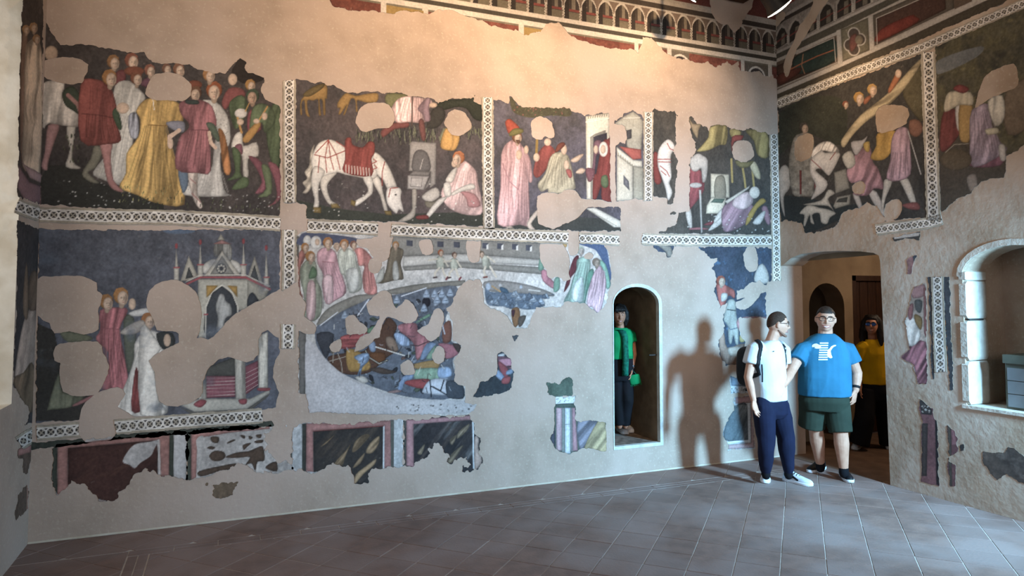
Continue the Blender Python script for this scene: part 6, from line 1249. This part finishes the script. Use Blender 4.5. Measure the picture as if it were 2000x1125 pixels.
# ---------------------------------------------------------------- painted frieze under the ceiling, back wall
zl = lambda y: float(BACK.frompx(1300, y)[1])
cr(600, 0, .4)
low = pp('-40,-60 60,-30 100,0 140,35 200,50 340,55 365,62 385,62 430,70 470,50 540,60 580,72 640,50 690,45 740,65 860,105 900,125 950,135 1030,150 1060,172 1140,155 1170,110 1230,110 1265,150 1290,180 1400,215 1480,235 1590,240 1620,262 1640,180 1680,190 1760,265 1830,290 1940,310')
cr(1380, 0, .2); low = np.concatenate([low, pp('0,595 90,655 200,602 250,635 310,600 325,690 420,695 520,695 565,735 600,745 645,740 690,800'), pp('690,-330')])
cr(0, 0, 1); low = np.concatenate([low, pp('560,-90')])
Film(BACK, 'painted_frieze', 'painted arcade frieze of pointed arches under the ceiling of the back wall', [low], '8f857a', '7d746a', cat='painted frieze', step=.0065)
Z, A = F.Z, F.A
def band(z0, z1, c, am=.1):
    m = (Z >= min(z0, z1)) & (Z <= max(z0, z1)); F.C[m] = hexc(c) * (1 + am * fnoise(A * 20, Z * 20, 3))[m][:, None]
ARC = .2045
def arcade(F_, A_, Z_, zs, a_ref, zb, zt, zsp):
    k = np.floor((A_ - a_ref) / ARC + .5); x = (A_ - a_ref - k * ARC) / ARC; h = (Z_ - zb) / (zt - zb); sp = (zsp - zb) / (zt - zb)
    inside = (h > 0) & (h < 1.0)
    top = sp + (1 - sp) * np.sqrt(np.clip(1 - (np.abs(x) / .46) ** 1.5, 0, 1)); arch_in = (h < top - .06) & (np.abs(x) < .42) & inside; rib = (h < top + .05) & (h >= sp - .05) & inside & ~arch_in
    C = F_.C; C[inside] = hexc('94897c'); tri = inside & ~rib & ~arch_in & (np.abs(x) > .2); C[tri] = hexc('6b5a4e')
    C[rib] = hexc('b3a99c'); C[arch_in] = hexc('38302b')
    C[arch_in & (x > .0) & (x < .2) & (h > .42)] = hexc('6f6455'); C[arch_in & (np.abs(h - .36) < .045)] = hexc('6f3530'); C[arch_in & (h < .30) & (x > -.2)] = hexc('5d5546'); C[arch_in & (x < -.16)] = hexc('2a2421')
    col = inside & (np.abs(x) > .43) & (h < sp); tw = ((h * 9 + x * 14) % 1.0) > .5; C[col] = hexc('33291f'); C[col & tw] = hexc('c9beae')
    F_.T[inside & (np.abs(x) <= .5)] = np.where(k - k.min() + 1 > 0, (k - k[inside].min() + 1), 0).astype(np.int16)[inside & (np.abs(x) <= .5)]
    n = int((k[inside].max() - k[inside].min()) + 1)
    F_.parts += ['painted_arch'] * n; F_.plabels += [''] * n
band(0, 9, '6b2f2a'); band(zl(-2), 9, '66342d'); band(zl(10), zl(-2), 'a79d92'); band(zl(20), zl(10), '3b332d'); band(zl(24), zl(20), 'a89e92')
arcade(F, A, Z, F, float(BACK.frompx(1306, 40)[0]), zl(70), zl(23), zl(48))
band(zl(77), zl(69), 'b9afa2'); band(zl(85), zl(77), '3d3830'); band(zl(94), zl(85), 'c1b8ab'); band(0, zl(94), '6d3a30', .5)
band(zl(97), zl(94), '6b6455')
for pxx in (748, 830, 1018, 1243, 1307, 1450, 1503):
    a_ = float(BACK.frompx(pxx, 100)[0]); m = (Z < zl(94)) & (np.abs(A - a_) < .028); F.C[m] = hexc('bdb4a7')
for x0, x1 in ((748, 832), (1018, 1090), (1307, 1350), (1450, 1503)):
    a0_, a1_ = (float(BACK.frompx(v, 100)[0]) + .03 * s_ for v, s_ in ((x0, 1), (x1, -1))); m = (Z < zl(97)) & (A > a0_) & (A < a1_); F.C[m] = hexc('8f7440' if x0 < 1300 else '5d5448')
    ca, cz = (a0_ + a1_) / 2, zl(125); r = np.hypot(A - ca, Z - cz); F.C[m & (r < .12)] = hexc('3a3230'); F.C[m & (np.abs(r - .125) < .012)] = hexc('c1b8ab')
cr(1300, 0, .13); Hole('680,100 722,262 850,372 950,372 1022,502 1080,442 1150,382 1150,302 1192,282 1240,172 1300,100 1300,-260 680,-260', .8)
# ================================================================ left wall
cr(0, 0, 1)
Film(LEFT, 'fresco_scene', 'sliver of fresco with robed figures on the left wall beside the window jamb', '43,-10 84,-10 80,399 34,383 37,200', '4a413c', '3c3531')
corner_figures()
cr(0, 360, .4087)
Film(LEFT, 'fresco_scene', 'sliver of dark fresco with brown cloaked figures low on the left wall', '80,170 188,214 180,1130 120,1150 140,1090 130,1060 60,960 62,880 80,600', '443f3e', '373434')
P('b79d88', '130,610 170,600 165,900 80,930 70,890 100,700', .08); tg('painted_figure', 'brown cloaked kneeling figure'); P('7a6248', '60,930 110,900 150,850 170,930 160,1060 140,1090 90,1010', .14, 6); P('6d5744', '140,440 175,420 185,560 170,600 135,590', .1); P('8a6f55', '110,500 125,370 135,500 130,640 110,620')
cr(0, 740, .3422)
Film(LEFT, 'fresco_fragment', 'pink and brown painted dado fragment on the left wall by the corner', ['100,402 185,372 172,462 160,542 128,537 130,452 100,457', '90,762 100,682 130,622 160,602 160,742 90,802'], '6b5444', '5b4738', group='dado fragments on the left wall')
P('b87a6c', '100,402 185,372 172,420 100,440', sm=False); P('c08a70', '150,605 162,600 162,745 148,750', sm=False)
cr(0, 0, 1)
Line(LEFT, 'lattice_border', 'foreshortened lattice border between the two slivers on the left wall', '32,402 55,411 77,418', 20)
Line(LEFT, 'lattice_border', 'foreshortened lattice border low on the left wall at the corner', '37,866 57,853 73,845', 20)
# ================================================================ right wall
cr(1500, 90, .3467)
Film(RIGHT, 'fresco_scene', 'fresco scene with a white horse, hounds and a soldier over the passage', '58,345 300,248 600,145 868,40 877,70 906,962 720,977 660,987 655,968 610,902 560,880 510,912 430,932 380,1017 300,1042 202,1057 200,1002 110,977 75,987 62,900', '433e38', '36332f', group='fresco scenes on the right wall')
P('34362b', '60,380 300,280 440,330 420,560 250,500 130,560 60,600', rough=.14, edge=0); P('5d5338', '760,240 866,110 885,420 800,352', rough=.1); P('2c3232', '75,850 250,860 420,900 560,880 480,940 200,1060 75,990', edge=0)
P('a8956e', '410,542 440,490 520,390 610,320 700,240 850,78 862,102 770,242 660,352 560,422 480,502 430,572', .12, 6, 60); tg('painted_figure', 'small red haired figure on the slope'); P('b86b42', '678,242 730,140 754,150 740,192 690,262'); E(SKIN, 735, 155, 18, 24); P('a05a3c', '540,300 590,270 570,310 545,330')
for q in ((512, 290, 34, 'b0803a'), (587, 243, 32, 'b88a45'), (437, 328, 20, '8a4a34')): tg('painted_head'); Hd(*q)
tg('painted_horse', 'white horse with combed mane and a rider in a spotted cloak')
P('c9bfb2', '64,702 100,668 132,722 122,802 90,852 97,962 75,902 64,802'); P('8d8678', '128,582 160,500 252,500 262,642 252,702 264,832 200,847 138,832 118,682', rough=.3); P('96413c', '178,700 190,700 190,835 180,835', sm=False); P('9a4a48', '262,660 290,790 262,805', sm=False); Hd(203, 458, 30, '4a4038', 'c4a488'); P('bdb3a6', '243,602 290,548 352,538 404,590 370,602 300,592 260,642', .25, 4, 30); P('d0c6b9', '240,642 300,588 322,600 402,600 397,642 352,724 330,722 300,692 270,702 334,762 322,812 270,852 243,862 270,790 240,722'); S('8f4a45', 1.6, '350,640 380,600'); S('8f4a45', 1.6, '245,640 300,690')
tg('painted_dog', 'pale hound behind'); P('c9c0ad', '198,892 300,868 340,808 378,830 340,862 374,932 340,902 260,897', .06); tg('painted_dog', 'pale hound in front'); P('cfc6b3', '178,942 220,898 260,900 290,910 340,920 384,942 350,967 334,1002 300,992 290,942 250,952 262,1002 240,992 235,952 210,1014 200,1002 205,952')
tg(); P('938c7c', '373,712 440,690 462,802 380,832', sm=False); P('a39c8a', '368,902 390,850 467,835 462,892 380,917', sm=False); P('4a4a44', '385,880 400,860 450,850 445,880', sm=False)
tg('painted_figure', 'stooping man in pink with a pale hat'); P('c3b8ac', '478,832 512,842 534,912 510,912'); P('c3b8ac', '568,832 612,820 664,942 640,952'); P('a9777d', '443,702 500,600 572,560 592,652 622,692 654,802 600,802 560,842 478,832 530,762 468,772', .13, 7, 20); P('c9c0ad', '418,622 470,590 494,662 450,692'); P('bab2ad', '468,542 530,530 562,508 520,592 490,612'); P('c39d48', '538,550 572,538 572,592 550,592')
tg('painted_figure', 'soldier in a pleated pink tunic with sword and ochre cloak'); P('bd8e3c', '618,492 722,478 692,602 640,644 578,632 610,562', .08); P('cdc3b2', '658,752 702,760 662,862 652,922 638,902 650,802'); P('cdc3b2', '738,742 792,750 839,892 810,892 760,792'); P('8a4a45', '758,892 842,880 854,922 790,917'); P('aa858f', '698,522 740,458 792,470 802,562 804,722 720,762 668,742 690,642', .14, 6, 4); Folds('aa858f', 8, '700,600 800,600', '672,740 720,758 802,720', 1.4); P('8a5a45', '798,420 852,418 874,470 842,512 800,492'); S('b0aaa2', 2, '790,480 862,722'); tg()
for q in ('608,372 640,335 700,330 792,350 782,432 720,467 680,482 618,482', '150,542 190,500 252,500 252,602 220,642 158,642', '663,892 740,860 757,922 720,972 660,984', '470,790 520,760 550,780 540,830 490,830'): Hole(q, .6)
Film(RIGHT, 'fresco_scene', 'fresco scene with a red hatted rider among foliage at the right edge', '943,2 1100,-64 1300,-150 1600,-280 1600,500 1440,562 1340,622 1342,702 1332,747 1280,742 1200,762 1140,832 1060,862 975,947 967,900', '4f4a38', '5e5638', 14, group='fresco scenes on the right wall')
Blotch('2f2d28', .05, 3, 8, 2); Blotch('7d6f42', .14, 3, 20, 5); P('6a6c6a', '960,80 1200,0 1180,60 960,160', edge=0, rough=.1); P('4a4034', '960,480 1140,540 1340,620 1340,745 1140,840 975,940', edge=0, rough=.1); P('735f48', '1340,262 1500,180 1500,420 1350,502', rough=.1)
tg('painted_figure', 'man with a red hat and white cape'); P('803c37', '968,562 980,400 1020,350 1082,380 1087,482 1000,592', .08); P('d6ccbf', '1058,340 1112,340 1092,472 1065,462'); P('b58a48', '1080,330 1154,340 1142,522 1100,542 1078,502'); P('d3c3a0', '998,302 1030,255 1142,260 1154,332 1080,332 998,372', .06); P('8f3e3a', '1043,242 1080,216 1134,240 1100,267')
tg('painted_figure', 'figure in a mauve cloak'); P('7f4c57', '1148,642 1332,590 1312,672 1158,682', .08); P('9f8893', '1148,362 1252,328 1262,442 1312,542 1344,592 1158,684 1138,532', .12, 8, 20); Folds('9f8893', 8, '1160,380 1250,360', '1160,670 1330,590', 1.4); P('bab09a', '1238,312 1322,278 1334,402 1280,452', .1); P('cbbd9a', '1225,470 1290,460 1300,490 1240,500'); E('5c4d38', 1060, 640, 90, 60); S('8f8470', 1.5, '1000,600 1050,555 1130,550'); P('c2b8aa', '1300,560 1335,560 1340,640 1310,640'); tg(); P('8a7a6a', '1120,740 1170,720 1180,800 1140,820')
Hole('1168,332 1210,190 1260,143 1382,98 1407,152 1407,222 1350,252 1260,292 1178,342', .6)
cr(0, 0, 1)
Line(RIGHT, 'lattice_border', 'slanting white lattice border above the soldier scene of the right wall', '1519,203 1680,137 1800,93 2000,7 2060,-18', 13)
Line(RIGHT, 'lattice_border', 'upright white lattice border between the soldier and the red hatted rider', '1813,102 1818,260 1824,430', 20)
Line(RIGHT, 'lattice_border', 'short white lattice border under the soldier', '1711,449 1812,436 1840,428', 15)
Line(RIGHT, 'lattice_border', 'upright grey lattice strip beside the arched window recess', '1831,541 1834,640 1838,726', 17)
RG_ = 'fresco fragments on the right wall'
cr(1500, 440, .2844)
Film(RIGHT, 'fresco_fragment', 'narrow dark fragment with a white bar below the soldier scene', '858,85 1045,45 1035,98 960,92 870,108', '4a4642', '3c3936', group=RG_); P('bdb3a8', '862,72 1042,50 1038,72 870,95', sm=False, edge=0)
Film(RIGHT, 'fresco_fragment', 'small pink and blue fragment on the pale jamb right of the passage', '958,227 1022,205 1005,262 982,337 960,332', '9a6a68', '88605c', group=RG_); P('4a5462', '995,212 1022,205 1005,265', sm=False)
Film(RIGHT, 'fresco_fragment', 'tall worn fragment of a pink draped figure right of the passage', '1000,420 1080,400 1087,560 1092,800 1097,1000 1090,1092 1030,1082 1000,962 908,910 980,852 940,662 970,552', 'b09a88', '93806f', group=RG_)
P('a05f66', '960,840 1085,800 1095,1085 1030,1080 1000,960 915,910', .2, 6, 30); P('c5bcae', '940,640 1010,640 1050,760 1000,830 960,800', .15); P('8d6a3a', '1010,610 1060,640 1050,720 1010,660'); P('5a5650', '1010,515 1060,520 1050,600 1015,580'); P('b07a74', '985,440 1075,405 1080,480 1000,500'); P('a05f58', '1068,430 1085,430 1092,780 1072,740', sm=False); P('a5645f', '965,560 1000,540 990,640 965,640')
Film(RIGHT, 'painted_strip', 'dark grey painted stripes flanking the lattice strip by the window recess', ['1103,362 1127,358 1142,1060 1128,1060', '1198,362 1245,355 1275,1130 1248,1130'], '44464a', '3a3b3e', cat='painted border')
cr(1700, 700, .3021)
Film(RIGHT, 'fresco_fragment', 'maroon painted dado fragment low on the right wall beside the passage', ['315,250 400,332 402,372 432,402 442,822 330,792 335,402 320,332', '500,432 552,472 565,602 500,642 512,832 545,822 550,692 515,670'], '7d4f50', '6b4344', group=RG_)
P('3f3a38', '315,250 400,330 400,365 330,360', sm=False); Dots(['b9b0a4'], 14, 325, 300, 395, 355, .8, 1.8); P('4a3f3b', '335,420 372,420 366,760 333,760', sm=False); P('2f2a2c', '418,395 434,400 444,822 428,815', sm=False); P('5c5348', '500,432 522,445 530,832 512,832', sm=False); P('a8696c', '522,445 552,472 562,560 528,560', sm=False)
Film(RIGHT, 'fresco_fragment', 'dark brown irregular stain under the arched window recess', '728,602 870,612 890,573 932,580 993,642 1100,680 1100,840 993,812 880,742 820,782 780,742 728,662', '57493f', '443a34', group=RG_)
Blotch('7d6f62', .1, 3, 12, 7)
Film(RIGHT, 'fresco_fragment', 'tiny dark chip beside the maroon dado fragment', '580,560 602,558 606,595 584,597', '4a4544', '3a3636', group=RG_)
# ---------------------------------------------------------------- frieze of the right wall
cr(1380, 0, .2)
Film(RIGHT, 'painted_frieze', 'painted frieze with framed panels and a quatrefoil rising along the right wall', '682,-330 682,880 690,985 1300,722 2000,432 3100,-60 3100,-330', '8d8379', '7c7268', cat='painted frieze', step=.0065)
A, Z = F.A, F.Z
P('8a3c36', '682,-330 3100,-330 3100,-300 900,-20 780,60 682,120', sm=False, edge=0, lit=0)
def strip(c, top, bot): P(c, np.concatenate([pp(top), pp(bot)[::-1]]), sm=False, edge=.06, lit=0, aa=1.)
strip('a79d92', '676,215 760,140 1010,-10 1400,-200', '676,240 760,170 1030,20 1440,-180'); strip('3b332d', '676,240 760,170 1030,20 1440,-180', '676,270 760,205 1030,60 1440,-140')
# arches along the slope
for k in range(13):
    x0 = 735 + k * 128 + k * k * 6.2; y0 = 275 - k * 66 - k * k * 3.4; wv = 62 + k * 5; hh = 170 + k * 5
    if k in (0, 1, 2, 3, 4, 5, 6):
        tg('painted_arch'); P('9d9387', f'{x0 - wv},{y0 + 60} {x0},{y0 - 40} {x0 + wv},{y0 + 20} {x0 + wv},{y0 + hh - 25} {x0 - wv},{y0 + hh + 45}', sm=False, edge=0); P('302a25', f'{x0 - wv * .86},{y0 + hh + 40} {x0 - wv * .84},{y0 + 95} {x0 - wv * .4},{y0 + 25} {x0},{y0 - 5} {x0 + wv * .45},{y0 + 5} {x0 + wv * .82},{y0 + 55} {x0 + wv * .84},{y0 + hh - 28}', sm=False, edge=.1)
        P('6b6152', f'{x0 - 5},{y0 + hh} {x0},{y0 + 60} {x0 + wv * .5},{y0 + 40} {x0 + wv * .5},{y0 + hh - 20}', sm=False, edge=0); S('6f3530', 2.6, f'{x0 - wv * .8},{y0 + hh - 30} {x0 + wv * .8},{y0 + hh - 105}')
        for j in range(5): S('c9beae', 1.3, f'{x0 + wv - 10},{y0 + 75 + j * 18} {x0 + wv + 10},{y0 + 85 + j * 18}')
        tg()
strip('aaa096', '672,508 840,430 1000,338 1720,-10 2100,-190', '680,532 840,456 1000,366 1770,-5 2150,-185'); strip('4b463b', '680,532 840,456 1000,366 1770,-5 2150,-185', '680,577 880,490 1270,310 1890,0 2300,-190'); strip('aea498', '680,577 880,490 1270,310 1890,0 2300,-190', '680,612 880,525 1270,345 1965,10 2400,-190')
strip('5b4a3c', '680,612 880,525 1270,345 1965,10 2400,-190', '690,880 1300,612 1990,292 3100,-220'); strip('b3a99d', '690,880 1300,612 1990,292 3100,-220', '690,922 1300,660 2000,346 3100,-165'); strip('463e31', '690,922 1300,660 2000,346 3100,-165', '690,990 1300,728 2000,436 3100,-55')
tg('painted_inset', 'brown and green landscape inset'); P('4a3327', '680,650 1230,370 1255,370 1265,600 700,850', sm=False, rough=.15); P('2d3a33', '860,560 1000,490 1250,380 1262,590 950,720 850,680', rough=.12); S('a05a3c', 2.4, '780,700 930,620 1080,550 1240,490'); S('9a6a4a', 2, '945,530 930,640 960,720'); P('5c2f25', '690,740 800,690 920,660 900,720 720,830', rough=.15); S('bdb2a4', 1.6, '880,528 1245,368 1262,600')
S('9a8f82', 3, '690,862 1275,612')
tg('painted_quatrefoil', 'quatrefoil medallion on olive ground'); P('6b6350', '1310,290 1585,170 1595,490 1325,605', sm=False)
for x, y, r in ((1440, 330, 62), (1500, 385, 60), (1400, 440, 62), (1440, 485, 60)): E('b5ab9e', x, y, r, r * 1.05, edge=0)
for x, y, r in ((1440, 330, 50), (1500, 385, 48), (1400, 440, 50), (1440, 485, 48)): E('4c4038', x, y, r, r * 1.05, edge=0)
P('7a4a40', '1400,370 1460,330 1480,420 1430,500 1400,480'); E('857660', 1490, 390, 40, 46)
tg('painted_inset', 'framed deep red inset'); P('5a5044', '1625,150 2260,-140 2400,-190 2420,90 1645,460', sm=False); P('4a3229', '1660,180 2230,-80 2330,-90 2340,90 1665,430', sm=False, rough=.1); P('7a3228', '1668,330 1760,250 1990,150 2040,160 2060,220 1672,410', rough=.1); S('c2b8aa', 1.5, '1660,180 2300,-100'); S('b5ab9e', 1.5, '1660,180 1668,430'); S('a3998c', 3, '1650,455 2420,90')
tg()
for q in ('1268,300 1312,284 1332,622 1284,642', '1578,160 1626,140 1642,482 1594,502', '2590,-250 2645,-250 2640,40 2595,60'): P('b3a99d', q, sm=False, edge=.1)
Hole('1062,-120 1240,-120 1192,0 1102,112 1062,202 1012,272 962,362 912,432 862,522 832,642 802,742 770,742 748,652 790,522 850,412 900,262 990,150 1040,20', .5)
Hole('690,160 740,110 770,130 760,180 690,260 676,260', .5)
for f in FILMS: emit(f)
for o in [o for o in SC.objects if o.name.startswith('ceiling_beam')]: pass
cb = tag(link('wooden_corbel', box_mesh('wooden_corbel', float(BACK.frompx(1408, 0)[0]), float(BACK.frompx(1452, 0)[0]), -.22, .0, float(BACK.frompx(1430, 8)[1]) + .02, float(BACK.frompx(1430, 8)[1]) + .3, .03), M['wood_beam']), 'dark wooden corbel in the plaster patch above the painted arcade', 'corbel')
